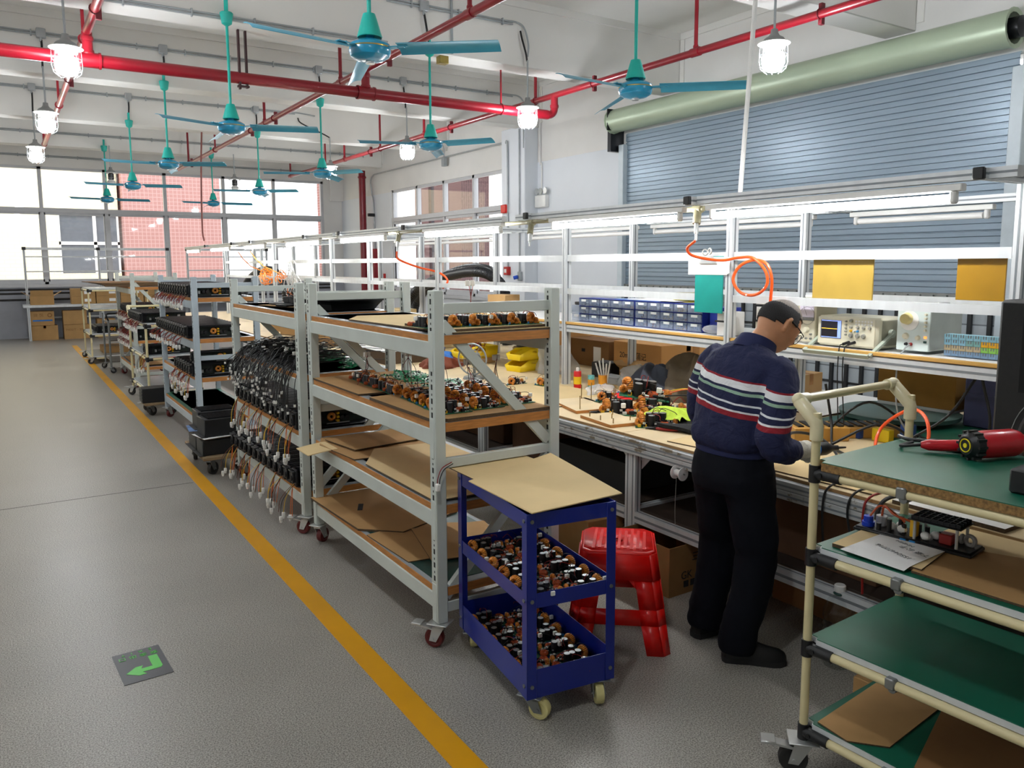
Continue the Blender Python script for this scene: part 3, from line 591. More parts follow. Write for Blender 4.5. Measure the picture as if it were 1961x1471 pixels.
# ---------------------------------------------------------------- circuit boards (lying: long side along x)
def wire_mesh(seed, n=3, L=.14, h=.05, mats=('redwire', 'cable'), conn=True):
    rg = random.Random(seed); m = MB()
    for i in range(n):
        m.k = i % len(mats); a = rg.uniform(0, 6.28); x, y = rg.uniform(-.03,.03), rg.uniform(-.02,.02); e = (L*math.cos(a)*.6, L*math.sin(a)*.45)
        m.tube(smooth_path([(x,y,.012), (x+e[0]*.3, y+e[1]*.3, h*rg.uniform(.8,1.3)), (e[0]*.8, e[1]*.8, h), (e[0], e[1], .04)], 5), .0014, 5)
    c = MB(); c.box(e[0]-.009, e[0]+.009, e[1]-.006, e[1]+.006, .034, .052, .002)
    return m.mesh('wire', mats), c.mesh('connector', 'white_c')
def pcb_parts():
    P = {}
    P['board'] = MB().box(-.085, .085, -.045, .045, 0, .0025).mesh('board', 'pcb')
    def toroid(R, r, material, name, ax):
        m = MB(); n = 22
        for i in range(1):
            rs = []; ax_ = Vector(ax).normalized(); u = ax_.orthogonal().normalized(); v = ax_.cross(u)
            for i in range(n*2):
                a = PI*i/n; rr = r*(1.12 if i % 2 else .9); d = u*math.cos(a)+v*math.sin(a)
                rs.append([d*(R+rr*math.cos(2*PI*j/8))+ax_*rr*1.25*math.sin(2*PI*j/8)+Vector((0,0,R+r*1.12 if abs(ax[2]) < .5 else r*1.2)) for j in range(8)])
            m.rings(rs, closed=True)
        return m.mesh(name, material)
    P['toroid'] = toroid(.017, .0098, 'copper', 'toroid', (1, .25, 0)); P['coil'] = toroid(.0105, .0075, 'orange_c', 'coil', (0,0,1)); P['small_coil'] = toroid(.009, .0065, 'copper', 'small_coil', (0,1,0))
    m = MB(); m.lathe([(.0145,0), (.0145,.044), (.0138,.046)], 14); m.k = 1; m.lathe([(.0128,.0455), (.0128,.0465)], 14); P['capacitor'] = m.mesh('capacitor', ['black', 'cap_top'])
    m = MB(); m.lathe([(.005,0), (.005,.014), (.0045,.015)], 10); m.k = 1; m.lathe([(.0044,.0148), (.0044,.0153)], 10); P['small_capacitor'] = m.mesh('small_capacitor', ['black', 'cap_top'])
    m = MB()
    for k in range(5): m.box(-.03+k*.013, -.022+k*.013, -.004, .004, 0, .024)
    m.box(-.032, .032, -.001, .004, 0, .02); P['heat_sink'] = m.mesh('heat_sink', 'black_metal')
    m = MB(); m.box(-.005, .005, -.0022, .0022, .005, .014); m.k = 1; m.box(-.005, .005, -.0008, .0012, .012, .021, .0005)
    m.k = 2; m.cyl((0,-.0011,.0175), (0,-.0006,.0175), .0018, 8)
    for dx in (-.003, 0, .003): m.k = 1; m.box(dx-.0006, dx+.0006, -.0006, .0006, 0, .006)
    P['transistor'] = m.mesh('transistor', ['black', 'white_c', 'slot'])
    P['film_capacitor'] = MB().box(-.0065, .0065, -.004, .004, 0, .012, .001).mesh('film_capacitor', 'yellow')
    P['ceramic_capacitor'] = MB().cyl((0,-.002,.006), (0,.002,.006), .0055, 10).mesh('ceramic_capacitor', 'bluecap')
    P['relay'] = MB().box(-.009, .009, -.0065, .0065, 0, .015, .001).mesh('relay', 'black')
    P['white_block'] = MB().box(-.008, .008, -.004, .004, 0, .011, .001).mesh('white_block', 'white_c')
    return P
PP = pcb_parts()
LAY = [('toroid', -.062, .008, .2), ('capacitor', -.022, -.022, 0), ('transistor', -.05, -.036, 0), ('capacitor', -.028, .024, 0), ('capacitor', -.002, .026, 0), ('capacitor', .024, .026, 0), ('coil', .03, -.012, 0), ('heat_sink', .012, .003, 0),
       ('transistor', .05, -.036, 0), ('transistor', .064, -.036, 0), ('transistor', .016, -.04, 0), ('transistor', .046, .012, 0), ('transistor', .06, .012, 0), ('transistor', .074, .012, 0), ('film_capacitor', -.072, -.03, .3), ('film_capacitor', -.048, -.032, 0), ('small_coil', -.074, -.012, .5),
       ('small_coil', .074, -.004, 1.5), ('ceramic_capacitor', -.078, .034, 0), ('relay', .062, .032, 0), ('white_block', .01, -.034, 0), ('small_capacitor', .044, -.004, 0), ('small_capacitor', .034, .04, 0), ('coil', .076, .034, 0), ('relay', -.045, -.008, .2), ('relay', .036, -.036, 0), ('transistor', -.004, -.04, 0), ('small_capacitor', -.045, .036, 0)]
def pcb_proto(seed):
    t = thing('circuit_board', '', 'circuit board'); link('board', PP['board'], t); rg = random.Random(seed)
    for nm, x, y, a in LAY:
        if rg.random() < .93 or nm == 'toroid': link(nm, PP[nm], t, (x+rg.uniform(-.002,.002), y+rg.uniform(-.002,.002), .0025), (0, 0, a+rg.uniform(-.3,.3)))
    if rg.random() < .9:
        a, b = wire_mesh(seed, 4, .15, .055); w_ = link('wire', a, t); link('connector', b, w_)
    return t
protos = [pcb_proto(s) for s in range(5)]; used = [False]*5; npcb = 0
def pcb(x, y, z, rz, label, group, tilt=(0, 0)):
    global npcb
    i = npcb % 5; npcb += 1; rot = (tilt[0], tilt[1], rz)
    if not used[i]:
        used[i] = True; o = protos[i]; o.location = (x, y, z); o.rotation_euler = rot; o['label'] = label; o['group'] = group; return o
    return copy_thing(protos[i], label, (x, y, z), rz, group, rot)
rg = random.Random(3)
for k in range(6):                       # top level of the front shelf
    pcb(2.13-k*.1, 3.2+.012*k, LV[0]+.022, PI/2+.06, '%s circuit board from the right post in the row on the front shelf top' % ORD[k+1], 'circuit boards along the front of the top level')
n = 0
for r in range(5):
    for c in range(3):
        n += 1
        pcb(1.72+c*.19+.012*r, 3.19+r*.112+.02*c, LV[1]+.018, rg.uniform(-.08,.08), 'circuit board with orange toroids on front shelf second level, %s row, %s from the aisle' % (ORD[r+1], ORD[c+1]), 'circuit boards massed on the second level')
for r in range(5):
    pcb(1.74+.01*r, 3.86+r*.14, LV[1]+.012, PI/2+rg.uniform(-.2,.1), 'circuit board, %s in the line running back along the aisle edge of the second level' % ORD[r+1], 'circuit boards in line along the aisle edge')
def green_board(): 
    t = thing('bare_circuit_board', '', 'circuit board', group='green boards piled solder side up'); MB().box(-.085, .085, -.045, .045, 0, .0025).obj('board', mat('bright green board', '1c8a58', .3, var=.3, scale=50), t)
    m = MB(); q = random.Random(5)
    for i in range(26): x, y = q.uniform(-.075,.075), q.uniform(-.038,.038); m.k = i % 3; a = q.uniform(.003,.008); m.box(x-a, x+a, y-.003, y+.003, .0025, .006+.004*(i % 2))
    m.obj('surface_parts', ['white_c', 'black', 'cap_top'], t); return t
g0 = green_board()
for k in range(14):
    lab = '%s green bare board in the pile behind the toroid boards, counted from the front' % ORD[k+1]; loc = (2.03+.1*(k % 2)+rg.uniform(-.02,.02), 3.72+.062*k, LV[1]+.006+.007*(k % 3)); rot = (rg.uniform(.1,.3), rg.uniform(-.08,.08), rg.uniform(-.5,.5))
    if k == 0: g0.location = loc; g0.rotation_euler = rot; g0['label'] = lab
    else: copy_thing(g0, lab, loc, rot=rot)
for k, (x, y, h) in enumerate([(1.95, 3.75, .2), (1.98, 3.5, .16), (2.03, 3.3, .2), (1.72, 4.2, .15), (1.86, 3.95, .17)]):
    m = MB()
    for j in range(4): m.k = j % 2; a = rg.uniform(-.08,.08); m.tube(smooth_path([(rg.uniform(-.06,.06), a, .0), (rg.uniform(-.03,.03), a*.5, h*.6), (0, 0, h), (.01*j, .012, h+.02)], 6), .0016, 5)
    t = thing('wire_bundle', '%s upright wire bundle rising from the circuit boards, front shelf second level' % ORD[k+1], 'wires', (x, y, LV[1]+.02), group='upright wire bundles'); m.obj('wires', ['redwire', 'cable'], t)
    m = MB()
    for j in range(2): m.box(-.012+.02*j, .004+.02*j, .0, .024, h+.005, h+.033, .003)
    m.obj('connector', 'white_c', t)
# cardboard on the front shelf
sheet('cardboard_sheet', [(1.6,4.15), (1.66,3.06), (2.2,3.06), (2.2,4.3), (1.75,4.4)], LV[0]+.001, .008, 'card_light', 'pale cardboard sheet lying along the top of the front shelf')
sheet('cardboard_sheet', rect(1.92, 3.32, .52, .46, 2), LV[0]+.0095, .012, 'card_light', 'smaller cardboard sheet under the row of boards on the front shelf top')
sheet('cardboard_sheet', [(1.565,3.95), (1.565,4.68), (2.15,4.7), (2.15,3.9)], LV[1]+.001, .01, 'card', 'brown cardboard sheet at back of front shelf second level')
sheet('cardboard_sheet', [(1.565,3.12), (1.63,3.06), (2.19,3.06), (2.19,3.88), (1.565,3.8)], LV[1]+.001, .015, 'card', 'thick layered cardboard sheet under the massed boards on front shelf')
sheet('cardboard_sheet', [(1.53,4.5), (1.57,4.05), (2.1,4.0), (2.12,4.66), (1.6,4.68)], LV[2]+.002, .006, 'card', 'rough brown cardboard at the back of front shelf third level')
sheet('cardboard_sheet', [(1.575,3.9), (1.575,3.1), (2.16,3.08), (2.16,4.15), (1.75,4.2)], LV[2]+.009, .006, 'card_light', 'large pale cardboard sheet on the front shelf third level')
sheet('cardboard_sheet', rect(1.86, 4.42, .5, .36, 8), LV[2]+.0165, .005, 'card', 'cardboard square lying on top at back of third level')
m = MB(); m.grid(lambda u, v: (1.42+.16*u, 4.38+.22*v-.05*u, LV[2]+.012-.03*(1-u)**1.3), 5, 4, .005); tag(m.obj('cardboard_flap', 'card_light'), 'torn cardboard flap sticking out over the aisle from third level', 'cardboard')
sheet('cardboard_sheet', [(1.535,4.72), (1.56,4.0), (1.75,3.82), (2.17,3.98), (2.17,4.7)], LV[3]+.002, .012, 'card', 'brown cardboard sheet with handle slot at the back of the bottom level')
sheet('cardboard_slot', rect(1.72, 4.36, .03, .13, -25), LV[3]+.0145, .0006, 'slot', 'dark torn handle slot in the bottom level cardboard')
sheet('cardboard_sheet', [(1.57,3.9), (1.59,3.42), (2.0,3.36), (2.1,3.8), (1.85,3.95)], LV[3]+.002, .005, 'card', 'ribbed brown cardboard in the middle of the bottom level')
sheet('cardboard_sheet', rect(1.95, 3.55, .42, .5, -14), LV[3]+.008, .005, 'card', 'cardboard sheet lying over the ribbed one on the bottom level')
tag(MB().box(1.6, 2.19, 3.12, 4.68, LV[3]+.0002, LV[3]+.0016).obj('shelf_liner', 'green_dark'), 'dark green liner sheet on the bottom level of the front shelf', 'liner')
# ---------------------------------------------------------------- black amplifier modules (length along x, front end at x = 0)
def loom(seed, n=5, L=.17, mats=('orange_wire', 'yellow_wire', 'cable', 'brown_wire')):
    rg = random.Random(seed); m = MB(); ends = []
    for i in range(n):
        m.k = i % len(mats); y = rg.uniform(-.012,.012); o = rg.uniform(-.1,-.03); l = L*rg.uniform(.8,1.15); s = rg.uniform(-.04,.05)
        m.tube(smooth_path([(.02,y,.015), (-.02,y,.012), (o,y+s*.4,-l*.45), (o-.012,y+s,-l)], 4), .0022, 5); ends.append((o-.012, y+s, -l))
    return m.mesh('wire_loom', mats), ends[:3]
c = MB(); c.box(-.011, .011, -.009, .009, -.028, .004, .004); c.lathe([(.007,-.04), (.01,-.034), (.01,-.028)], 8); PLUG = c.mesh('connector', 'white_c')
LOOMS = [loom(s) for s in range(4)]; LOOM_R = [loom(s+9, 5, .07, ('redwire', 'brown_wire', 'redwire')) for s in range(3)]
def module_meshes():
    P = {}; m = MB()
    m.box(0, .5, -.05, .05, 0, .008, .002); m.box(0, .5, .034, .05, 0, .12, .002)
    for k in range(8): m.box(.03+k*.055, .065+k*.055, .028, .036, .03, .1)
    P['chassis'] = m.mesh('chassis', 'black_metal')
    m = MB()
    for k in range(5): m.box(.02, .49, -.046+k*.018, -.04+k*.018, .108, .12)
    m.box(.02, .49, -.048, .036, .106, .109); P['heat_sink'] = m.mesh('heat_sink', 'black_metal')
    m = MB(); m.box(-.012, .004, -.048, .048, .004, .118, .003); m.box(-.03, -.01, -.03, .012, .03, .1, .004); m.box(-.035, .0, -.045, .045, .1, .112, .003)
    m.lathe([(.004,-.004), (.018,-.002), (.018,.004)], 12, (-.034, -.008, .06), 'x'); m.box(-.028, 0, .024, .04, .02, .09, .003); P['end_plate'] = m.mesh('end_plate', 'black')
    P['side_board'] = MB().box(.06, .48, .026, .03, .012, .104).mesh('side_board', mat('dark board', '14241c', .5, var=.5, scale=60))
    m = MB(); m.lathe([(.0, 0), (.015,.001), (.015,.045), (.013,.047), (0,.047)], 12, (0,0,0), 'y'); P['capacitor'] = m.mesh('capacitor', 'black')
    m = MB(); m.torus((.24,-.01,.06), (0,1,0), .02, .011, 16, 8); P['toroid'] = m.mesh('toroid', 'copper')
    P['film_capacitor'] = MB().box(.275, .295, -.02, .02, -.008, .008, .002).mesh('film_capacitor', 'yellow')
    m = MB(); m.box(.08, .1, -.02, .02, .03, .06, .002); m.box(.4, .43, -.01, .02, .06, .09, .002); m.box(.2, .36, -.03,-.028, .016, .022); P['connector_strip'] = m.mesh('connector_strip', 'cap_top')
    return P
MM = module_meshes()
def module_proto(kind, seed):
    t = thing('amplifier_module', '', 'amplifier module')
    for k in ('chassis', 'heat_sink', 'end_plate', 'side_board', 'toroid', 'connector_strip'): link(k, MM[k], t)
    for x in (.13, .165, .31, .345): link('capacitor', MM['capacitor'], t, (x, -.03, .05))
    for z in (.03, .055, .08): link('film_capacitor', MM['film_capacitor'], t, (0, 0, z))
    if kind:
        L = LOOMS[seed % 4] if kind == 1 else LOOM_R[seed % 3]; a = link('wire_loom', L[0], t)
        for e in L[1]: link('connector', PLUG, a, e)
    return t
MP = {}
def module(x, y, z, rz, label, group, kind=1, seed=0, scale=1.):
    key = (kind, seed % 4 if kind else 0, )
    if key not in MP:
        MP[key] = o = module_proto(*((kind, seed))); o.location = (x, y, z); o.rotation_euler.z = rz; o['label'] = label; o['group'] = group
    else: o = copy_thing(MP[key], label, (x, y, z), rz, group)
    return o
for k in range(13): module(1.56, 5.05+k*.118, LV[2]+.002, rg.uniform(-.02,.02), '%s black amplifier module from the front post, second shelf trolley third level' % ORD[k+1], 'black modules on third level of second trolley', 1 if k % 3 != 2 else 0, k)
for k in range(13): module(1.55-.004*k, 5.06+k*.117, LV[3]+.002, rg.uniform(-.02,.02), '%s black amplifier module from the front post, second shelf trolley bottom level' % ORD[k+1], 'black modules on bottom level of second trolley', 1 if k % 3 != 1 else 0, k+1)
for k in range(12): module(1.5, 8.02+k*.135, LV[0]+.002, 0, '%s black module from the front post on top of the blue grey trolley' % ORD[k+1], 'black modules on top of blue grey trolley', 2, k)
for k in range(14): module(1.46, 8.0+k*.118, LV[1]+.002, 0, '%s black module from the front post on the blue grey trolley second level' % ORD[k+1], 'black modules on second level of blue grey trolley', 2 if k % 2 else 0, k)
for k in range(7): module(1.5, 8.05+k*.125, LV[2]+.002, 0, '%s black module from the front post on the blue grey trolley third level' % ORD[k+1], 'black modules on third level of blue grey trolley', 2 if k % 2 else 1, k)
module(1.52, 8.04, LV[2]+.125, 0, 'black module stacked on the front module of the third level', 'black modules on third level of blue grey trolley', 0, 0)
for li, (z, n_) in enumerate(((LV[1], 9), (LV[2]+.12, 9), (LV[2], 9))):
    for k in range(n_): module(1.56, 12.5+k*.13, z+.003, 0, 'dark module on farthest trolley %s, %s from the front post' % (('second level', 'third level upper layer', 'third level lower layer')[li], ORD[k+1]), 'dark modules on the farthest trolley', 2, k)
sheet('cardboard_sheet', rect(1.86, 13.2, .6, 1.3, 0), LV[2]+.1235, .003, 'card', 'cardboard between the two module layers on the farthest trolley')
for k in range(4): sheet('cardboard_sheet', rect(1.7-.05*k, 13.35+.1*k, .8, 1.5, 3*k-4), LV[0]+.002+k*.013, .011, 'card_dark' if k % 2 else 'card', '%s flat cardboard from the bottom of the pile on the farthest trolley' % ORD[k+1])
sheet('cardboard_sheet', rect(1.85, 13.2, .55, 1.4, 0), LV[3]+.002, .01, 'card', 'brown cardboard lying on the bottom of the farthest trolley')
# second trolley: cable tangle and green boards, things on top
m = MB(); q = random.Random(11)
for i in range(150):
    y = q.uniform(5.05, 6.5); x = q.uniform(1.62, 2.05); L = q.uniform(.05, .2); dy = q.uniform(-.22, .02); m.k = 0; z0 = LV[1]+q.uniform(.02, .1)
    o = q.uniform(.02, .14); f = y < 5.45
    P = [(x+.2,y,z0+.02), (x,y,z0+.03), (1.58,y+dy*.4,LV[1]+q.uniform(.02,.06)), (1.55-o*.6,y+dy*.8,LV[1]-L*.4), (1.55-o,y+dy,LV[1]-L-(.06 if f else 0))]
    m.tube(smooth_path(P, 4), .0026, 4)
    m.k = 1; e = P[-1]
    if i % 3: m.box(e[0]-.006, e[0]+.006, e[1]-.005, e[1]+.005, e[2]-.014, e[2]+.002)
    if i % 3 == 0: e = (x-.02, y+q.uniform(-.05,.05), z0+.035); m.box(e[0]-.012, e[0]+.012, e[1]-.008, e[1]+.008, e[2], e[2]+.01)
o = m.obj('cable_tangle', ['cable', 'white_c']); tag(o, 'tangle of black cables with white plugs spilling over the second trolley edge', 'cables', kind='stuff')
for k in range(12):
    loc = (1.98+.05*(k % 3), 5.1+.125*k, LV[1]+.012+.02*(k % 2)); rot = (rg.uniform(.1,.3), rg.uniform(-.25,0), rg.uniform(-.4,.4))
    copy_thing(g0, '%s dark green board from the front post behind the black cable tangle' % ORD[k+1], loc, group='green boards behind the cable tangle', rot=rot)
t = thing('black_tray', 'shallow black plastic tray on top of the second trolley', 'tray', (1.98, 5.35, LV[0]+.001), .1)
m = MB(); m.rings([[(x*s, y*s, z) for x, y in rect(0,0,.4,.62)] for s, z in ((.8,0),(1,.075),(1.04,.075),(1.04,.068),(.97,.06),(.8,.006))]); m.obj('tray_body', mat('matt black corrugated', '17191b', .6, var=.2, scale=80, stretch=(1, 8, 1)), t)
sheet('cardboard_sheet', rect(1.83, 5.86, .3, .5, 14), LV[0]+.001, .006, 'card', 'cardboard sheet under the two black modules on the second trolley top')
for k in range(2):
    t = thing('power_unit', '%s small black unit with upright wires on second trolley top' % ('left' if k else 'right'), 'electronics', (1.82+.02*k, 5.75+.24*k, LV[0]+.008), .2)
    MB().box(-.13, .13, -.08, .08, 0, .014, .003).obj('base_plate', 'black', t); MB().box(-.03, .05, -.04, .04, .014, .06, .004).obj('transformer', 'black', t)
    m = MB()
    for j in range(5): m.k = j % 2; m.tube(smooth_path([(.01*j-.02, .02, .05), (.02*j-.03, .0, .12), (.03*j-.05, -.03, .09), (.09, -.05, .03)], 4), .003, 5)
    m.obj('wire_loop', ['cable', 'orange_wire'], t)
# ================================================================ production line: bench, frame, lights
BX, BZ = 2.95, .78
PY = [1.75, 3.4, 5.1, 7.3, 9.1, 10.4, 13.1, 14.3, 16.4]
def profile(m, p0, p1, w_=.04, h=.04, up=(0,0,1), groove=True):
    m.k = 0; m.bar(p0, p1, w_, h, up)
    if groove:
        p0 = Vector(p0); p1 = Vector(p1); d = (p1-p0).normalized(); u = Vector(up); x = d.cross(u).normalized(); u = x.cross(d); m.k = 1
        for a, dd in ((x, w_), (-x, w_)): m.bar(p0+a*(dd/2), p1+a*(dd/2), .0016, h*.22, up)
        for a, dd in ((u, h), (-u, h)): m.bar(p0+a*(dd/2), p1+a*(dd/2), w_*.22, .0016, up)
    return m
AL = ['alu', 'alu_dark']
wb = thing('workbench', 'long aluminium framed workbench with worn white front edge behind the shelves', 'workbench', (0, 0, 0))
wood_top = mat('pale plywood top', 'd9c49c', .5, var=.08, scale=3, stretch=(.3, 2, 1)); ply = mat('brown ply edge', 'a07a4c', .7, var=.25, scale=30, stretch=(1, .2, 8))
worn = mat('worn white profile', 'c3c6c5', .45, .25, var=.0)
def worn_nodes():
    n = worn.node_tree.nodes; l = worn.node_tree.links; tc = n.new('ShaderNodeTexCoord'); mp = n.new('ShaderNodeMapping'); mp.inputs['Scale'].default_value = (1, 1, 2.2); l.new(tc.outputs['Object'], mp.inputs[0])
    q = n.new('ShaderNodeTexNoise'); q.inputs['Scale'].default_value = 7; q.inputs['Detail'].default_value = 8; q.inputs['Roughness'].default_value = .7; l.new(mp.outputs[0], q.inputs['Vector'])
    r = n.new('ShaderNodeValToRGB'); l.new(q.outputs['Fac'], r.inputs[0]); e = r.color_ramp.elements; e[0].position = .56; e[0].color = lin('c3c6c5'); e[1].position = .6; e[1].color = lin('877e6b'); l.new(r.outputs[0], n['Principled BSDF'].inputs['Base Color'])
worn_nodes()
for i, (a, b) in enumerate(zip([.3, 3.42, 6.9, 10.4, 13.8], [3.42, 6.9, 10.4, 13.8, 17.2])):
    m = MB(); m.box(BX+.01, 5.25, a+.002, b-.002, BZ-.018, BZ-.002); tp = m.obj('tabletop', ply, wb)
    m = MB(); m.box(BX+.011, 5.249, a+.003, b-.003, BZ-.002, BZ); m.obj('top_face', wood_top, tp)
    for x in (BX-.02, 5.24):
        for z in (BZ-.058, BZ-.103):
            m = MB(); m.k = 0; m.box(x, x+.04, a, b, z, z+.042, .003); m.k = 1; m.box(x-.001, x, a, b, z+.015, z+.024)
            for dx in (.008, .018, .028): m.box(x+dx, x+dx+.005, a, b, z+.042, z+.0425)
            m.obj('edge_rail', [worn, 'alu_dark'], wb)
for y in (.4, 3.32, 5.0, 6.9, 8.6, 10.4, 12.1, 13.8, 15.5, 17.):
    for x in (BX+.02, 4.12, 5.2):
        for dy in (0, .043): m = MB(); profile(m, (x, y+dy, 0), (x, y+dy, BZ-.1), .042, .042, (1,0,0)); m.obj('leg', AL, wb)
    m = MB(); profile(m, (BX, y+.02, .34), (5.2, y+.02, .34)); profile(m, (BX, y+.02, BZ-.13), (5.2, y+.02, BZ-.13)); m.obj('cross_rail', AL, wb)
    for s in (-1, 1): m = MB(); m.prism([(0,0),(.09*s,0),(0,-.09)] if s > 0 else [(0,0),(0,-.09),(-.09,0)], 0, .004); o = m.obj('gusset', 'alu', wb); o.rotation_euler = (PI/2, 0, PI/2); o.location = (BX+.045, y+.02+.043*s, BZ-.105)
for x in (BX+.02, 4.12, 5.2):
    for a, b in ((.42, 3.3), (3.39, 4.98), (5.07, 6.88), (6.97, 12.0)): m = MB(); profile(m, (x, a, .31), (x, b, .31), .042, .06); m.obj('lower_rail', AL, wb)
m = MB(); m.box(BX+.045, 5.18, .42, 3.3, .34, .352); m.box(BX+.045, 5.18, 3.4, 6.88, .34, .352); m.obj('lower_shelf', mat('dark lower shelf', '3b2f27', .6), wb)
fr = thing('light_gantry', 'white aluminium frame of posts, rails and shelf standing along the workbench', 'frame', (0, 0, 0))
for y in PY:
    for x in (3.8, 4.5): m = MB(); profile(m, (x, y, BZ), (x, y, 2.09), .042, .06, (1,0,0)); m.obj('post', AL, fr)
    m = MB(); profile(m, (3.42, y, 2.11), (4.95, y, 2.11), .042, .046); ar = m.obj('light_arm', AL, fr)
    for x in (3.4, 4.95): MB().box(x-.005, x+.02, y-.023, y+.023, 2.085, 2.135, .004).obj('end_cap', 'black', ar)
ys = [.3]+PY
for i in range(len(ys)-1):
    a, b = ys[i]+.03, ys[i+1]-.03
    for x in (3.8, 4.5):
        for z in (1.79, 1.53): m = MB(); profile(m, (x, a, z), (x, b, z), .03, .05 if z > 1.6 else .045, groove=False); m.obj('rail', ['alu', 'alu_dark'], fr)
    if i < 4:
        m = MB(); m.box(3.8, 4.5, a, b, 1.262, 1.284); m.obj('shelf_board', 'white_plastic', fr)
        m = MB(); m.box(3.776, 3.8, a-.06, b+.06, 1.268, 1.288, .003); m.obj('bamboo_strip', mat('bamboo strip', 'cfa255', .5, var=.2, scale=12, stretch=(1,.1,1)), fr)
        for x in (3.8, 4.5): m = MB(); profile(m, (x, a, 1.235), (x, b, 1.235), .04, .055); m.obj('shelf_rail', AL, fr)
tube_on = mat('lit tube', 'ffffff', .3, var=0, emit=TUBE_W); tube_off = mat('unlit tube', 'f0f0ee', .3, var=.0)
def tube_light(x, y0, y1, lit, label, z=2.02):
    t = thing('tube_light', label, 'lamp', (x, (y0+y1)/2, z), group='tube lights over the bench'); L = (y1-y0)/2
    MB().box(-.022, .022, -L-.06, L+.06, .03, .062, .004).obj('batten', 'white_plastic', t)
    for s in (-1, 1): MB().box(-.018, .018, s*(L+.02)-.014, s*(L+.02)+.014, -.022, .034, .008).obj('tube_holder', 'white_plastic', t)
    MB().cyl((0,-L,0), (0,L,0), .019, 12).obj('tube', tube_on if lit else tube_off, t); return t
lit = [(1.9, 3.24, 'nearest and longest lit tube above the standing man'), (3.54, 4.8, 'lit tube just left of the orange air hose outlet'), (5.58, 6.9, 'third lit tube back along the bench, under the side window'), (7.9, 9.15, 'fourth lit tube back along the bench'), (9.95, 11.3, 'fifth lit tube back along the bench'), (12.45, 13.6, 'sixth lit tube back along the bench'), (14.7, 16.1, 'seventh lit tube back, before the far window'), (17.2, 18.4, 'farthest lit tube at the end of the line')]
for a, b, lab in lit: tube_light(3.47, a, b, True, lab)
for a, b, lab in [(2.45, 3.25, 'unlit rear tube right of the third rear post'), (3.65, 5.2, 'unlit rear tube behind the orange hose'), (5.5, 7.1, 'unlit rear tube before the white column'), (7.9, 10.6, 'unlit rear tube below the side window')]: tube_light(4.85, a, b, False, lab)
for i, (a, b) in enumerate([(1.62, 3.36), (3.44, 5.3), (5.5, 7.4), (7.5, 9.3), (9.4, 13.2), (13.3, 18.6)]):
    for x in (3.47, 4.85): m = MB(); profile(m, (x, a, 2.107 if i else 2.112), (x, b, 2.107 if i else 2.112), .05, .044); m.obj('lamp_rail', AL, fr)
t = thing('air_pipe', 'olive compressed air pipe along the top of the bench frame with drop valves', 'pipe', (3.6, 0, 2.075))
MB().tube([(0,3.45,0), (0,16.0,.02)], .017, 10).obj('pipe', mat('olive pipe', '9c9779', .4), t)
for y in (3.5, 5.3, 7.8):
    m = MB(); m.cyl((0,y-.03,0), (0,y+.03,0), .026, 12); m.cyl((0,y,0), (-.03,y-.02,-.09), .024, 12); m.obj('tee', MATS['olive pipe'], t)
    m = MB(); m.cyl((-.03,y-.02,-.09), (-.04,y-.03,-.15), .014, 10); m.cyl((-.04,y-.03,-.15), (-.045,y-.035,-.19), .009, 10); m.obj('quick_coupler', 'chrome', t)
tag(MB().tube([(3.82,3.37,2.13), (3.87,3.335,3.4), (3.94,3.28,5.02)], .014, 8).obj('white_conduit', 'white_plastic'), 'thin white plastic conduit rising from the light frame to the ceiling', 'conduit')
def hose(name, pts, r, label, m_='orange_hose'): return tag(MB().tube(smooth_path(pts, 8), r, 8).obj(name, m_), label, 'hose')
hose('air_hose', [(3.55,3.47,1.88), (3.55,3.53,1.84), (3.58,3.53,1.8), (3.62,3.45,1.775), (3.7,3.38,1.765), (3.72,3.27,1.78), (3.68,3.13,1.775), (3.68,3.04,1.70), (3.68,3.03,1.62), (3.67,3.1,1.565), (3.66,3.2,1.575), (3.66,3.26,1.65), (3.67,3.22,1.73), (3.69,3.13,1.765), (3.7,3.05,1.74), (3.71,3.02,1.66), (3.72,3.03,1.55), (3.74,3.06,1.4), (3.74,3.1,1.3)], .009, 'orange air hose with one loop hanging beside the teal clipboard')
hose('air_hose', [(3.55,7.77,1.88), (3.56,7.75,1.8), (3.7,7.6,1.72), (3.8,7.3,1.66), (3.85,7.2,1.58), (3.82,7.25,1.5)], .011, 'orange air hose curving down above the black corrugated ducts')
hose('air_hose', [(3.3,1.87,.82), (3.45,2.15,.83), (3.62,2.25,.93), (3.6,2.1,1.05), (3.48,1.95,1.05), (3.42,1.9,.95), (3.4,1.95,.86)], .008, 'orange air hose loop standing on the bench behind the cream handle')
for j, (y, lab) in enumerate([(13.4, 'coiled orange air hose hanging at the far end of the line'), (12.6, 'smaller orange hose tangle right of the coiled one')]):
    pts = []; n_ = 60 if j == 0 else 26
    for k in range(n_): a = k*.9; pts.append((3.75+.08*math.cos(a)*(1 if j == 0 else .5), y+.4*(k/n_-.5)+(.06*math.sin(a)), 1.55+.09*math.sin(a)*(1-.3*j)+.05*math.sin(k*.2)))
    pts = [(3.6,y+1.2,1.97), (3.6,y+.9,1.85), (3.65,y+.6,1.72)]+pts; m = MB(); m.tube(pts, .008, 5); tag(m.obj('coiled_hose', mat('light orange hose', 'ff8a2a', .35)), lab, 'hose')
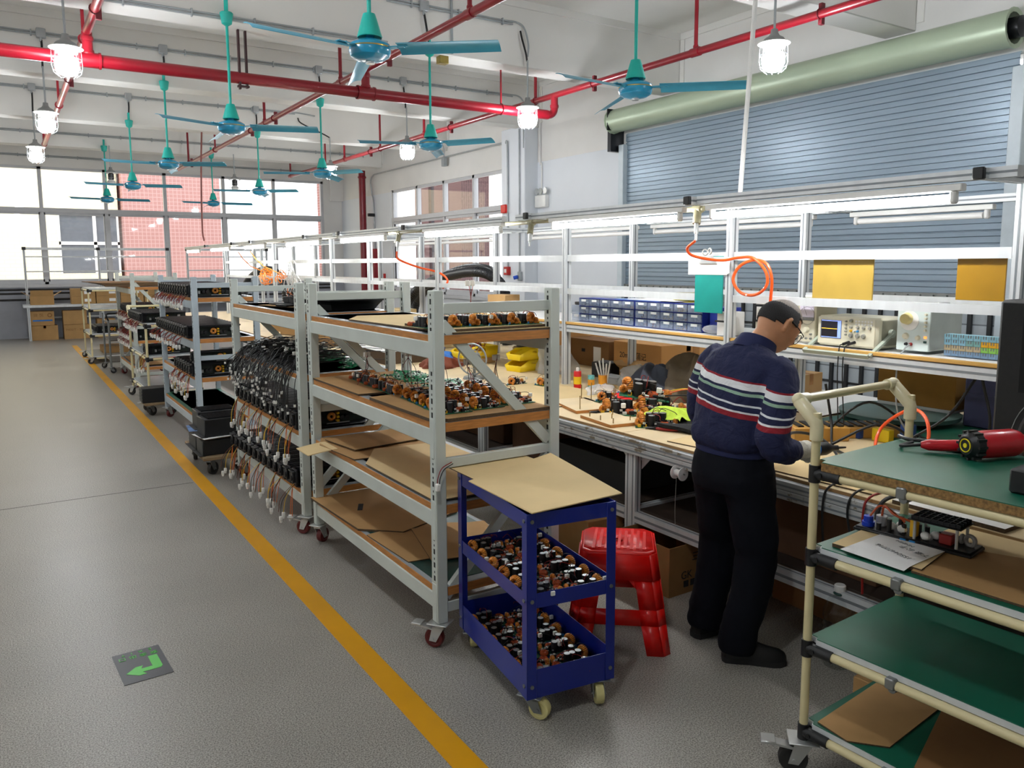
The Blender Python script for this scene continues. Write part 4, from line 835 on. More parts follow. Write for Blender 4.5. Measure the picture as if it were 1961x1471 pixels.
# ---------------------------------------------------------------- things hanging on the frame
t = thing('clipboard', 'white papers on a teal board clipped to the upper rail', 'clipboard', (3.765, 3.55, 1.6))
MB().box(-.004, .004, -.118, .118, -.165, .19, .002).obj('board', 'teal', t)
m = MB()
for k in range(3): m.box(-.0075-.0012*k, -.0066-.0012*k, -.155-.01*k, .175-.008*k, .075+.006*k, .185)
m.obj('paper_stack', 'paper', t)
m = MB(); m.prism([(-.075,0),(.075,0),(.04,.045),(-.04,.045)], 0, .008); cl = m.obj('clip', 'chrome', t); cl.rotation_euler = (PI/2, 0, -PI/2); cl.location = (-.011, 0, .145)
m = MB(); m.torus((-.02, .02, .215), (1,.3,0), .018, .005, 14, 6); m.torus((-.02, -.02, .222), (1,-.3,0), .018, .005, 14, 6); m.obj('clip_lever', 'chrome', t)
tag(MB().box(3.822, 3.832, 2.465, 2.83, 1.535, 1.768, .002).obj('acrylic_sheet', 'amber'), 'pale yellow sheet standing behind the rails above the oscilloscope', 'sheet')
tag(MB().box(3.822, 3.832, 1.815, 2.035, 1.57, 1.768, .002).obj('acrylic_sheet', mat('dark amber sheet', '9c7418', .3, var=.05)), 'darker amber sheet hanging behind rails at the right', 'sheet')
# ---------------------------------------------------------------- shelf: parts drawers, instruments
SZ = 1.288
body_b = mat('navy drawer frame', '1b2f8c', .4); clear = mat('smoky drawer', 'a9b8d2', .15, var=0, alpha=.36)
fills = [mat('blue parts', '3f74b5', .5), mat('brown parts', '8a3f24', .5), mat('dark parts', '20242b', .6), mat('silver parts', 'c9ccd0', .35, .6), mat('white parts', 'e9e9e4', .5), mat('yellow parts', 'dba71c', .5)]
def drawer_unit(y0, label, cols, rows, seed, x0=3.9, W=.66, H=.185):
    t = thing('parts_organizer', label, 'drawers', (x0, y0, SZ)); cw, rh = W/cols, H/rows; rg = random.Random(seed)
    m = MB()
    for r in range(rows+1): m.box(.008, .16, 0, W, r*rh-.002, r*rh+.002)
    for c in range(cols+1): m.box(.008, .16, c*cw-.002, c*cw+.002, 0, H)
    m.box(.155, .16, 0, W, 0, H); m.obj('cabinet_frame', body_b, t)
    dm = MB(); a = .005; dm.box(0, .004, a, cw-a, .004, rh-.005); dm.box(.004, .14, a, a+.002, .004, rh-.012); dm.box(.004, .14, cw-a-.002, cw-a, .004, rh-.012); dm.box(.004, .14, a, cw-a, .003, .005)
    dm.bar((-.004, cw*.25, .02), (-.004, cw*.75, .02), .008, .01); dme = dm.mesh('drawer', clear)
    lab_ = MB().box(-.0012, -.0004, cw*.28, cw*.72, rh*.58, rh*.85).mesh('label', 'paper')
    for r in range(rows):
        for c in range(cols):
            d = link('drawer', dme, t, (0, c*cw, r*rh)); link('label', lab_, d)
            mm = MB(); fm = fills[rg.choice([0, 1, 2, 2, 2, 3, 3, 4, 5])]
            for k in range(14): x, y = rg.uniform(.01,.12), rg.uniform(.014, cw-.014); s = rg.uniform(.004,.009); h = rg.uniform(.006, rh*.45); mm.box(x-s, x+s, y-s*.7, y+s*.7, .006, .006+h)
            mm.obj('contents', fm, d)
    return t
drawer_unit(4.41, 'left parts organizer with clear drawers, beside the grey post', 5, 3, 1); drawer_unit(3.735, 'right parts organizer with clear drawers, reaching behind the teal board', 5, 3, 2)
t = thing('drawer_stack', 'loose clear drawer stack at the left end of the drawer units', 'drawers', (3.93, 5.1, SZ)); m = MB()
for z in (.0, .065): m.box(0, .12, -.02, .1, z, z+.06, .003)
m.obj('drawer', clear, t); MB().box(-.001, 0, .01, .07, .03, .05).obj('label', 'paper', t); MB().box(.02, .1, 0, .09, .126, .15, .004).obj('cover', 'rubber', t)
t = thing('reel_stack', 'yellow reels lying on blue and white sheets above the parts drawers', 'reels', (4.1, 4.05, SZ+.187))
for k, (r, z) in enumerate([(.11, .0), (.12, .022), (.115, .044)]): m = MB(); m.lathe([(.02,z), (r,z), (r,z+.004), (r*.7,z+.006), (r*.7,z+.014), (r,z+.016), (r,z+.02), (.02,z+.02)], 26); m.obj('reel', mat('yellow reel', 'd9cf4a', .4) if k < 2 else mat('cream reel', 'e9e2b8', .5), t)
for k, (lab, c_, y, z) in enumerate([('blue plastic sheet lying along the drawer tops', mat('blue sheet', '6f93cf', .4), 4.45, .002), ('white sheet on the drawer tops', 'paper', 4.3, .007)]): o = MB().box(3.92, 4.12, y-.3, y+.2, SZ+.187+z, SZ+.187+z+.004).obj('plastic_sheet', c_); tag(o, lab, 'sheet')
for y, lab in ((3.64, 'blue drawer case peeping out below the teal board'),): t = thing('drawer_case', lab, 'drawers', (3.95, y, SZ)); MB().box(0, .15, -.07, .07, 0, .17, .004).obj('case', body_b, t)
t = thing('film_bag', 'crumpled clear plastic bag on the shelf end beside white box', 'bag', (3.9, 3.62, SZ)); m = MB(); m.sphere((0,0,.03), .07, .09, .03, 10, 6); m.obj('film', M_['bag'], t)
carton('white_carton', 'small white box on shelf by the middle post', (3.92, 3.5, SZ), .15, .1, .15, .05, 'paper', tape=False)
tag(MB().tube([(3.8,3.52,SZ+.095), (3.8,3.43,SZ+.095)], .006, 8).obj('marker_pen', 'black'), 'black pen leaning across the small white box', 'pen')
beige = mat('beige instrument plastic', 'd8d4bd', .45, var=.03); knob_m = mat('grey knob', '8f8f86', .4); face_blue = mat('pale blue panel', 'cfdbd8', .45)
def knob(m, y, z, r, d=.014, x=0): m.lathe([(r*1.1,0), (r*1.05,-.003), (r*.85,-d), (0,-d)], 14, (x, y, z), 'x')
t = thing('oscilloscope', 'beige oscilloscope with lit screen on the shelf behind the man', 'oscilloscope', (3.85, 2.63, SZ+.004), 0)
MB().box(0, .26, -.19, .175, 0, .165, .012).obj('case', beige, t); MB().box(.03, .262, -.192, .178, .008, .158, .01).obj('rear_case', mat('olive grey case', '8f8d7c', .5), t)
f = MB().box(-.006, 0, -.178, .168, .01, .158, .005).obj('front_panel', beige, t)
MB().box(-.008, -.004, .02, .15, .042, .142, .002).obj('bezel', mat('screen bezel', '5a6070', .4), t)
sc = MB().box(-.0095, -.0075, .042, .142, .05, .136).obj('screen', mat('lit dark screen', '1d1b22', .2, var=0, emit=.3), t); sb = MB().box(-.0095, -.0075, .022, .042, .046, .138).obj('soft_menu', mat('lit blue menu', '7388d8', .2, var=0, emit=.9), t)
MB().box(-.0102, -.0095, .044, .141, .0935, .0965).obj('trace', mat('lit yellow trace', 'f4b43a', .3, var=0, emit=1.), sc)
for z in (.136, .046): MB().box(-.0098, -.0075, .022, .142, z, z+.004).obj('status_bar', MATS['lit blue menu'], sc)
for y, z, r, c_ in [(-.01,.14,.005,0), (-.01,.122,.005,0), (-.01,.104,.005,0), (-.01,.086,.005,0), (-.01,.068,.005,0), (-.04,.145,.009,0), (-.04,.11,.008,0), (-.08,.11,.008,0), (-.115,.11,.008,0), (-.15,.11,.008,0), (-.04,.065,.012,0), (-.08,.065,.012,0), (-.115,.065,.012,0), (-.04,.09,.006,1), (-.06,.09,.005,3), (-.08,.09,.006,2)]:
    m = MB(); knob(m, y, z, r, .012, -.006); m.obj('knob', (knob_m, 'yellow', 'bluecap', 'white_plastic')[c_], t)
for c in range(6):
    for r in range(2): MB().box(-.009, -.005, -.062-c*.018, -.074-c*.018, .148-r*.016, .138-r*.016, .002).obj('button', 'white_plastic', t)
m = MB(); m.tube([(-.006,-.03,.028), (-.05,-.025,.02)], .008, 10); m.tube([(-.006,-.065,.03), (-.05,-.055,.02)], .008, 10); m.obj('probe_plug', 'black', t)
m = MB(); m.tube(smooth_path([(-.05,-.025,.02), (-.075,-.02,.0), (-.08,-.02,-.15), (-.07,-.03,-.4)], 6), .003, 6); m.tube(smooth_path([(-.05,-.055,.02), (-.075,-.05,-.01), (-.08,-.05,-.15), (-.06,-.06,-.42)], 6), .003, 6); m.obj('probe_cable', 'cable', t)
m = MB()
for s in (-1, 1): y = -.2 if s < 0 else .183; m.cyl((.11,y-.006*s,.08), (.11,y+.012*s,.08), .022, 16); m.bar((.11,y+.006*s,.08), (-.095,y+.006*s,-.03), .02, .012)
m.bar((-.095,-.205,-.03), (-.095,.19,-.03), .022, .014, (1,0,.6)); m.obj('carry_handle', mat('grey green handle', 'a8b0a3', .4), t)
t = thing('signal_generator', 'white signal generator with big dial on the shelf, right of the oscilloscope', 'generator', (3.9, 2.275, SZ), 0)
MB().box(0, .3, -.085, .085, .012, .235, .006).obj('case', mat('grey metal case', 'b4bab4', .45, .3), t); MB().box(-.008, 0, -.086, .086, .012, .232, .004).obj('front_panel', face_blue, t); MB().box(-.01, .02, -.088, .088, .222, .24, .006).obj('top_bezel', beige, t)
m = MB(); m.lathe([(.05,0), (.05,-.004), (0,-.004)], 28, (-.008, .02, .165), 'x'); m.obj('dial_plate', 'white_plastic', t)
m = MB(); knob(m, .03, .175, .029, .03, -.01); m.obj('dial_knob', mat('cream knob', 'd6c98a', .4), t)
for y, z, r in [(.035,.085,.016), (-.03,.08,.012), (-.068,.2,.006), (-.068,.18,.006), (-.068,.16,.006), (-.068,.14,.006), (-.068,.12,.006)]: m = MB(); knob(m, y, z, r, .014, -.008); m.obj('knob', beige, t)
m = MB(); knob(m, .03, .045, .008, .012, -.008); m.obj('terminal', 'black', t); m = MB(); knob(m, .005, .045, .008, .012, -.008); m.obj('terminal', 'redwire', t)
MB().box(-.0095, -.008, -.075, -.06, .078, .09).obj('lamp_lens', mat('amber lit lens', 'ff8a3a', .4, var=0, emit=1.), t); MB().box(-.012, -.008, -.075, -.06, .055, .066).obj('switch', 'green_dark', t)
m = MB(); m.tube(smooth_path([(-.02,.005,.045), (-.05,.015,.02), (-.08,.03,-.06), (-.07,.02,-.3), (.02,-.02,-.46)], 6), .004, 6); m.obj('lead', 'conduit', t)
t = thing('ratchet_tool', 'grey metal pen tool lying on top of the signal generator', 'tool', (4.0, 2.25, SZ+.241)); m = MB(); m.tube([(0,.07,.008), (.0,-.06,.012)], .006, 8); m.box(-.02, .02, -.09, -.05, 0, .018, .004); m.obj('tool_body', 'steel', t)
t = thing('volt_meter', 'needle meter instrument between the man and the oscilloscope', 'meter', (3.87, 2.89, SZ), 0)
MB().box(0, .2, -.055, .06, .008, .26, .006).obj('case', beige, t); MB().box(-.004, 0, -.045, .05, .15, .245, .003).obj('meter_face', mat('pale lilac dial', 'dcd6e6', .4), t); MB().box(-.006, 0, -.048, .053, .132, .15, .003).obj('meter_trim', 'steel', t)
m = MB(); m.torus((-.004,.0,.16), (1,0,0), .05, .0008, 30, 4); m.bar((-.005,0,.16), (-.005,.025,.215), .001, .001); m.obj('scale_arc', 'ink', t)
m = MB(); knob(m, -.0, .08, .016, .02); m.obj('knob', beige, t)
for y, z in [(-.03,.03), (.0,.03), (.03,.03), (-.03,.055)]: m = MB(); knob(m, y, z, .006, .012); m.obj('terminal', 'steel', t)
t = thing('volt_meter', 'needle meter instrument with black bezel, left of the man\'s head', 'meter', (3.9, 3.2, SZ), 0)
MB().box(0, .2, -.1, .09, .008, .215, .006).obj('case', beige, t); MB().box(-.01, 0, -.02, .085, .1, .21, .005).obj('meter_bezel', 'black', t); MB().box(-.012, -.008, -.005, .07, .115, .195).obj('meter_face', 'white_plastic', t)
m = MB(); m.bar((-.013,.03,.12), (-.013,.05,.18), .0012, .0012); m.obj('needle', 'ink', t)
for k in range(4): MB().box(-.006, 0, .06-.022*k, .07-.022*k, .05, .06, .002).obj('button', 'white_plastic', t)
tag(MB().box(3.92, 4.12, 2.74, 2.95, SZ+.262, SZ+.275, .003).obj('lid_plate', 'white_plastic'), 'white plate lying on top of the needle meter', 'plate')
tb_cols = [['7f9fc0']*9, ['c3b18c']*5+['8fce5a']*4, ['8fc3d8']*3+['7fb3b0']*2+['e8ab18']*4, ['95c9da']*9]
tbm = MB(); tbm.box(0, .06, 0, .034, 0, .026, .001); tbm.k = 1
for y in (.008, .02): tbm.box(-.0006, .0004, y, y+.005, .012, .026)
tbm.box(-.0006, .0003, .0335, .0345, 0, .026)
meshes = {}
pn = {'7f9fc0': 'slate blue', 'c3b18c': 'beige', '8fce5a': 'lime green', '8fc3d8': 'light blue', '7fb3b0': 'dull teal', 'e8ab18': 'amber', '95c9da': 'sky blue'}
for r, row in enumerate(tb_cols):
    for c, col in enumerate(row):
        if col not in meshes: meshes[col] = tbm.mesh('terminal_block', [mat(pn[col]+' plastic', col, .45), 'greyink'])
        o = link('terminal_block', meshes[col], None, (3.92-.002*r, 2.125-c*.0352-.034, SZ+.002+r*.0268)); tag(o, '%s terminal block, %s from the left in the %s row up' % (pn[col], ORD[c+1], ORD[r+1]), 'terminal block', 'coloured terminal blocks stacked on the shelf')
# ================================================================ blue cart, stool, cream pipe racks and their loads
cart = thing('tray_cart', 'cobalt blue three tier cart in the foreground with circuit boards in its trays', 'cart', (1.57, 2.345, 0), math.radians(-7.5)); CW, CD = .39, .70
for ix in (0, 1):
    for iy in (0, 1):
        m = MB(); x = ix*CW; y = iy*CD; sx = 1-2*ix; sy = 1-2*iy
        m.box(x, x+sx*.042, y, y+sy*.003, .1, .83, .001); m.box(x, x+sx*.003, y, y+sy*.042, .1, .83, .001); m.obj('corner_post', 'blue', cart)
        m = MB()
        for z in (.15, .49, .8):
            m.cyl((x+sx*.021, y-sy*.005, z), (x+sx*.021, y, z), .008, 6); m.cyl((x-sx*.005, y+sy*.021, z), (x, y+sy*.021, z), .008, 6)
        m.obj('bolt', 'steel', cart)
        caster(cart, x+sx*.05, y+sy*.05, .1, .043, 'cream_wheel', 'steel', rz=(-.9, 1.1, -1.9, .5)[ix*2+iy])
for z0, z1, fl in ((.1, .215, .112), (.46, .518, .462), (.772, .83, .79)):
    m = MB()
    m.box(.004, CW-.004, .003, .005, z0, z1); m.box(.004, CW-.004, CD-.005, CD-.003, z0, z1); m.box(.003, .005, .004, CD-.004, z0, z1); m.box(CW-.005, CW-.003, .004, CD-.004, z0, z1)
    m.box(.004, CW-.004, .004, CD-.004, fl-.003, fl)
    m.obj('tray', 'blue', cart); MB().box(.06, CW-.06, .2, .23, fl-.02, fl-.004).obj('cross_strap', 'black_metal', cart)
a7 = math.radians(-7.5)
def on_cart(x, y): return (1.57+x*math.cos(a7)-y*math.sin(a7), 2.345+x*math.sin(a7)+y*math.cos(a7))
for zi, (z, nm) in enumerate(((.462, 'middle'), (.112, 'bottom'))):
    for r in range(6):
        for c in range(2):
            x, y = on_cart(.106+.178*c, .07+.112*r)
            pcb(x, y, z+.002, a7+(PI if c else 0)+rg.uniform(-.05,.05), 'circuit board in the blue cart %s tray, %s column, %s from the front' % (nm, ('aisle side', 'stool side')[c], ORD[r+1]), 'circuit boards in the %s cart tray' % nm)
sheet('cardboard_sheet', [(1.647,3.13), (2.06,3.12), (2.05,2.75), (1.64,2.72)], .832, .004, 'card_light', 'cardboard sheet at the back on top of the blue cart')
m = MB(); P = [(2.16,3.02), (2.02,2.335), (1.575,2.318), (1.6,2.83)]
m.add([(x, y, z) for (x, y), z in zip(P, (.845,.839,.84,.838))]+[(x, y, z+.004) for (x, y), z in zip(P, (.845,.839,.84,.838))], [(0,1,2,3),(7,6,5,4),(0,4,5,1),(1,5,6,2),(2,6,7,3),(3,7,4,0)]); tag(m.obj('cardboard_sheet', 'card_light'), 'large pale cardboard sheet lying askew on top of the blue cart', 'cardboard')
m = MB(); m.k = 0; m.tube(smooth_path([(1.64,3.05,.87), (1.58,3.03,.855), (1.555,3.02,.82), (1.55,3.02,.79)], 5), .0022, 5); m.k = 1; m.tube(smooth_path([(1.64,3.04,.865), (1.585,3.02,.85), (1.56,3.01,.82), (1.555,3.01,.79)], 5), .0022, 5)
t = thing('wire_lead', 'red and black lead with white plug hanging beside the front shelf post', 'wire', (0,0,0)); m.obj('wires', ['redwire', 'cable'], t); MB().box(1.54, 1.562, 3.005, 3.027, .757, .793, .005).obj('connector', 'white_c', t)
# stool
st = thing('plastic_stool', 'bright red plastic stool between the blue cart and the man', 'stool', (2.372, 2.765, 0), math.radians(-40))
m = MB(); HT = .455
def face(u, h, k, inset=0.):                                        # k-th side, u along the side, h height
    hw = .168+.066*(1-h/HT)-inset; p = Vector((u*(hw-.035), -hw, h)); return tuple(Matrix.Rotation(k*PI/2, 3, 'Z') @ p)
for k in range(4):
    def quad(a): m.add([face(u, h, k) for u, h in a], [(0,1,2,3)])
    quad([(-1,HT-.012),(1,HT-.012),(1,.33),(-1,.33)]); 
    for s in (-1, 1):
        quad([(s,.33),(s*.5,.33),(s*.56,.2),(s,.2)]); quad([(s,.2),(s*.56,.2),(s*.58,.13),(s,.13)]); quad([(s,.13),(s*.58,.13),(s*.66,0),(s*1.03,0)])
        m.add([face(u, h, k) for u, h in ((s*.5,.33),(s*.3,.33),(s*.52,.29))], [(0,1,2)])
    quad([(-.57,.2),(.57,.2),(.58,.13),(-.58,.13)])
    hs = [HT-.012, .33, .2, .13, 0]
    for a, b in zip(hs, hs[1:]): m.add([face(1,a,k), face(-1,a,k+1), face(-1.03 if b == 0 else -1,b,k+1), face(1.03 if b == 0 else 1,b,k)], [(0,1,2,3)])
top = []
for k in range(4): top += [face(-1,HT-.012,k), face(1,HT-.012,k)]
cen = [(x*.93, y*.93, HT) for x, y, z in top]; m.add(top+cen, [(i, (i+1) % 8, 8+(i+1) % 8, 8+i) for i in range(8)])
inn = [(x*.13, y*.13, HT-.004) for x, y, z in cen]; m.add(cen+inn, [(i, (i+1) % 8, 8+(i+1) % 8, 8+i) for i in range(8)])
body = m.obj('stool_body', 'red_plastic', st, ); sd = body.modifiers.new('thick', 'SOLIDIFY'); sd.thickness = .005; sd.offset = -1
m = MB()
for k in range(9): x = -.1+k*.025; m.bar((x*1.15, -.135+.01*(k % 2), HT+.0012), (x*1.15+.012, .135-.012*(k % 3), HT+.0012), .014, .004)
m.obj('seat_ribs', 'red_plastic', st)
MB().torus((0,0,HT-.001), (0,0,1), .017, .003, 18, 6).obj('hole_rim', 'red_plastic', st)
m = MB(); m.T = Matrix.Rotation(-PI/2, 4, 'Z'); m.bar((-.08,-.18,.4), (.08,-.18,.4), .01, .008); m.obj('side_ridge', 'red_plastic', st)

# cream pipe racks: local x across, local y along
osb = mat('chipboard edge', '8a6a3c', .8, var=.5, scale=90)
def pipe_rack(name, label, loc, rz, W, D, tiers, ztop, handle=True, mat_top='green_mat', strip='alu', chip_top=True, hy=.07, cat='rack'):
    t = thing(name, label, cat, loc, rz); r = .0145
    for ix in (0, 1):
        for iy in (0, 1):
            zt = ztop if (handle and iy == 0) else tiers[-1]+.03
            MB().cyl((ix*W, -iy*D, .125), (ix*W, -iy*D, zt), r, 14).obj('pole', 'cream', t)
            caster(t, ix*W, -iy*D, .125, .05, 'rubber', 'chrome', rz=2.3+ix*.7+iy, brake=True)
    for i, z in enumerate(tiers):
        for ix in (0, 1): MB().cyl((ix*W, 0, z), (ix*W, -D, z), r, 14).obj('rail', 'cream', t)
        for iy in (0, 1): MB().cyl((0, -iy*D, z-.004), (W, -iy*D, z-.004), r*.95, 12).obj('cross_rail', 'cream', t)
        for ix in (0, 1):
            for iy in (0, 1):
                m = MB(); x = ix*W; y = -iy*D; sy = -1 if not iy else 1; sx = 1 if not ix else -1
                m.cyl((x,y,z-.03), (x,y,z+.028), r+.0045, 14); m.cyl((x,y+sy*.008,z), (x,y+sy*.095,z), r+.0045, 14); m.box(x-.012, x+.012, y+sy*.01, y+sy*.045, z-.018, z+.018, .004)
                m.cyl((x-sx*(r+.001), y+sy*.03, z), (x-sx*(r+.009), y+sy*.03, z), .009, 10); m.cyl((x+sx*.008,y,z-.004), (x+sx*.06,y,z-.004), r+.004, 12)
                m.obj('joint', 'black', t)
        top = i == len(tiers)-1 and chip_top
        o = -.012 if top else .004; z0 = z+r+.001; z1 = z0+(.026 if top else .02)
        m = MB(); m.prism([(o,-.03),(.02,-.022),(.024,-.0),(W-.024,0),(W-.02,-.022),(W-o,-.03),(W-o,-D+.02),(o,-D+.02)], z0, z1); b = m.obj('shelf_board', osb if top else strip, t)
        m = MB(); m.prism([(o+.002,-.032),(.022,-.024),(.026,-.002),(W-.026,-.002),(W-.022,-.024),(W-o-.002,-.032),(W-o-.002,-D+.022),(o+.002,-D+.022)], z1, z1+.003); m.obj('mat_sheet', mat_top, b)
        for y in (-D*.28,): m = MB(); m.cyl((0,y,z-.018), (W,y,z-.018), r*.9, 12); m.box(-.018, .018, y-.016, y+.016, z-.014, z+.022, .004); m.obj('cross_brace', 'steel', t)
    if handle:
        for ix in (0, 1):
            x = ix*W; m = MB(); m.tube([(x,0,ztop-.09), (x,0,ztop-.045), (x,hy*.08,ztop-.03), (x,hy*.95,ztop+.028), (x,hy,ztop+.034)], [.0215,.0215,.024,.024,.021], 16); m.cyl((x-(.0 if not ix else .045),hy,ztop+.034), (x+(.045 if not ix else 0),hy,ztop+.034), .0205, 16); m.sphere((x,hy,ztop+.034), .0235, None, None, 12, 8); m.obj('elbow', mat('cream elbow', 'e2d8b0', .3, coat=.3), t)
        MB().cyl((0,hy,ztop+.034), (W,hy,ztop+.034), r, 14).obj('handle_bar', 'cream', t)
    return t
a3 = math.radians(3); RK = pipe_rack('pipe_rack', 'cream pipe rack trolley with green mats in the right foreground', (2.215, 1.6, 0), a3, .59, 1.06, (.152, .455, .775, 1.06), 1.262)
def on_rack(x, y): return (2.215+x*math.cos(a3)+y*math.sin(a3), 1.6+x*math.sin(a3)-y*math.cos(a3))
def rsheet(pts, z, th, m_, label, name='cardboard_sheet', cat='cardboard'): return sheet(name, [on_rack(*p) for p in pts], z, th, m_, label, cat)
Z2, Z1, Z0, ZT = .8135, .4935, .1905, 1.1045
rsheet([(.04,.05), (.3,.03), (.32,.3), (.05,.34)], Z2+.001, .012, 'card_light', 'pale cardboard under the paper on the cream rack upper middle shelf')
rsheet([(.03,.32), (.33,.26), (.42,.5), (.03,.64)], Z2+.001, .007, 'card', 'brown cardboard sheet right of the handwritten paper on the cream rack')
rsheet([(.36,.2), (.57,.2), (.57,.98), (.44,.98)], Z2+.001, .006, 'card_light', 'pale cardboard along the far side of the rack shelf behind the black module')
rsheet([(.03,.68), (.42,.55), (.43,.98), (.03,1.0)], Z2+.001, .007, 'card', 'brown cardboard at the right end of the rack shelf')
pz = Z2+.0145; px_, py_ = on_rack(.12, .2)
pap = thing('note_paper', 'white sheet with handwritten notes lying on the cream rack shelf', 'paper', (px_, py_, pz), a3)
MB().grid(lambda u, v: (-.115+.25*u, .1-.21*v, .0008-.006*(max(0, .2-u)/.2)**2*v), 8, 8, .0006).obj('sheet', 'paper', pap)
text_mesh('15504477716', .026, 'handwriting', 'greyink', pap, (.0,-.015,.0022), (0,0,math.radians(72)), .0002); text_mesh('下级 公子', .026, 'handwriting', 'greyink', pap, (.055,-.055,.0022), (0,0,math.radians(75)), .0002); text_mesh('MMMM', .022, 'handwriting', 'greyink', pap, (.1,-.0,.0022), (0,0,math.radians(75)), .0002)
am = thing('amplifier_module', 'open black module with blue socket and coils on the cream rack shelf', 'amplifier module', (*on_rack(.31, .18), Z2+.008), a3+math.radians(-90+5))
m = MB(); m.box(-.18, .2, -.06, .06, 0, .012, .003); m.box(-.175, .195, -.055, .055, .012, .016, .002); m.obj('base_plate', 'black', am)
m = MB(); m.cyl((-.145,-.02,.016), (-.145,-.02,.03), .021, 16); m.cyl((-.145,-.02,.03), (-.145,-.02,.05), .016, 12); m.obj('socket', mat('royal blue plastic', '1846d6', .35), am)
m = MB(); m.cyl((-.115,.015,.016), (-.115,.015,.05), .018, 14); m.obj('socket', mat('grey socket', 'b3b6ba', .4), am)
for x, y, c_ in ((-.07,-.01,'white_c'), (-.05,.02,'white_c'), (-.03,-.02,'white_c'), (.05,-.03,'white_c'), (.07,.0,'white_c')): m = MB(); m.sphere((x,y,.03), .017, .013, .014, 8, 6); m.obj('coil_block', c_, am)
MB().box(.0, .02, -.035, -.005, .016, .075, .002).obj('film_capacitor', 'yellow', am); MB().box(.09, .13, -.03, .01, .016, .05, .003).obj('transformer', mat('dark red transformer', '8c1b14', .4), am)
m = MB()
for x in (.02, .15):
    for y in (-.045, .045): m.cyl((x,y,.016), (x,y,.082), .005, 8)
m.obj('standoff', 'chrome', am)
m = MB(); m.box(.0, .165, -.055, .055, .08, .084, .001)
for k in range(8): m.box(.01+k*.019, .013+k*.019, -.05, .05, .084, .096)
for k in range(5): m.box(.008, .16, -.048+k*.023, -.045+k*.023, .084, .096)
m.obj('heat_sink', 'black_metal', am)
m = MB(); m.torus((.17,.015,.035), (.3,1,0), .016, .007, 14, 8); m.torus((.14,.03,.03), (1,0,0), .012, .006, 12, 8); m.obj('toroid', mat('grey toroid', '8e8a84', .5), am)
for k in range(2): MB().box(-.02+.03*k, .0+.03*k, -.062, -.056, .006, .012, .001).obj('clip', 'bluecap', am)
m = MB(); m.tube(smooth_path([(-.14,-.02,.05), (-.12,-.0,.085), (-.09,.01,.08), (-.03,.0,.05)], 5), .004, 6); m.tube(smooth_path([(-.115,.015,.05), (-.1,.0,.09), (-.06,-.01,.07), (-.01,.02,.05)], 5), .004, 6); m.obj('wire_loom', mat('salmon wire', 'd4623a', .4), am)
for k in range(9): x, y = rg.uniform(-.1,.18), rg.uniform(-.045,.045); m = MB(); m.cyl((x,y,.016), (x,y,.016+rg.uniform(.02,.045)), .008, 10); m.obj('capacitor', 'black', am)
rsheet([(.02,.04), (.42,.0+.02), (.5,.24), (.08,.26), (.0,.16)], Z0+.001, .005, 'card', 'brown cardboard sheet at the left of the rack bottom shelf')
rsheet([(.04,.36), (.48,.24), (.56,.6), (.06,.72)], Z0+.001, .005, 'card_dark', 'darker cardboard sheet right of the gap on the rack bottom shelf')
# heat gun
hg = thing('heat_gun', 'red heat gun with black end cap lying on the green rack top', 'heat gun', (2.66, 1.31, ZT+.05), math.radians(-20)); rdm = mat('heat gun red', 'c81022', .3, coat=.2)
m = MB(); m.lathe([(.044,-.01), (.046,.03), (.046,.13), (.04,.15), (.03,.16)], 20, (0,0,0), 'x'); m.obj('housing', rdm, hg)
m = MB(); m.lathe([(0,-.05), (.03,-.05), (.034,-.045), (.045,-.035), (.047,-.01), (.044,-.01)], 20, (0,0,0), 'x')
for k in range(12): a = 2*PI*k/12; m.box(-.04, -.008, .046*math.cos(a)-.004, .046*math.cos(a)+.004, .046*math.sin(a)-.004, .046*math.sin(a)+.004)
m.obj('end_cap', 'black', hg)
m = MB(); m.torus((-.0505,0,0), (1,0,0), .021, .0022, 20, 6); m.cyl((-.052,0,0), (-.05,0,0), .008, 10); m.obj('dial_ring', mat('yellow dial', 'e6d21c', .4), hg)
m = MB(); m.tube(smooth_path([(.06,.02,-.01), (.02,.06,-.018), (-.05,.105,-.024), (-.1,.14,-.026)], 5), [.022]*6+[.02]*5+[.019]*3+[.015,.01], 14); m.obj('grip', rdm, hg)
m = MB(); m.lathe([(.03,.16), (.026,.17), (.02,.26), (.022,.265), (.018,.265)], 16, (0,0,0), 'x'); m.obj('nozzle', 'steel', hg)
m = MB(); m.tube(smooth_path([(-.1,.14,-.026), (-.14,.17,-.034), (-.12,.21,-.042), (-.05,.24,-.042)], 5), .006, 8); m.obj('power_cord', 'cable', hg)
t = thing('cable_tool', 'black crimping tool lying at far side of green rack top', 'tool', (*on_rack(.49, .1), ZT+.001), a3); m = MB(); m.box(-.02, .06, -.14, .0, 0, .018, .006); m.obj('jaw', 'black', t); m = MB(); m.tube(smooth_path([(.02,-.0,.012), (.0,.05,.012), (.03,.1,.012)], 5), .007, 8); m.obj('handle', 'black', t)
t = thing('black_case', 'black box at the right end of the green rack top', 'case', (*on_rack(.2, .56), ZT+.001), a3); MB().box(-.1, .05, -.16, .02, 0, .07, .006).obj('case_body', 'black', t); MB().box(-.1005, -.1, -.1, -.02, .02, .05).obj('case_label', 'slot', t)
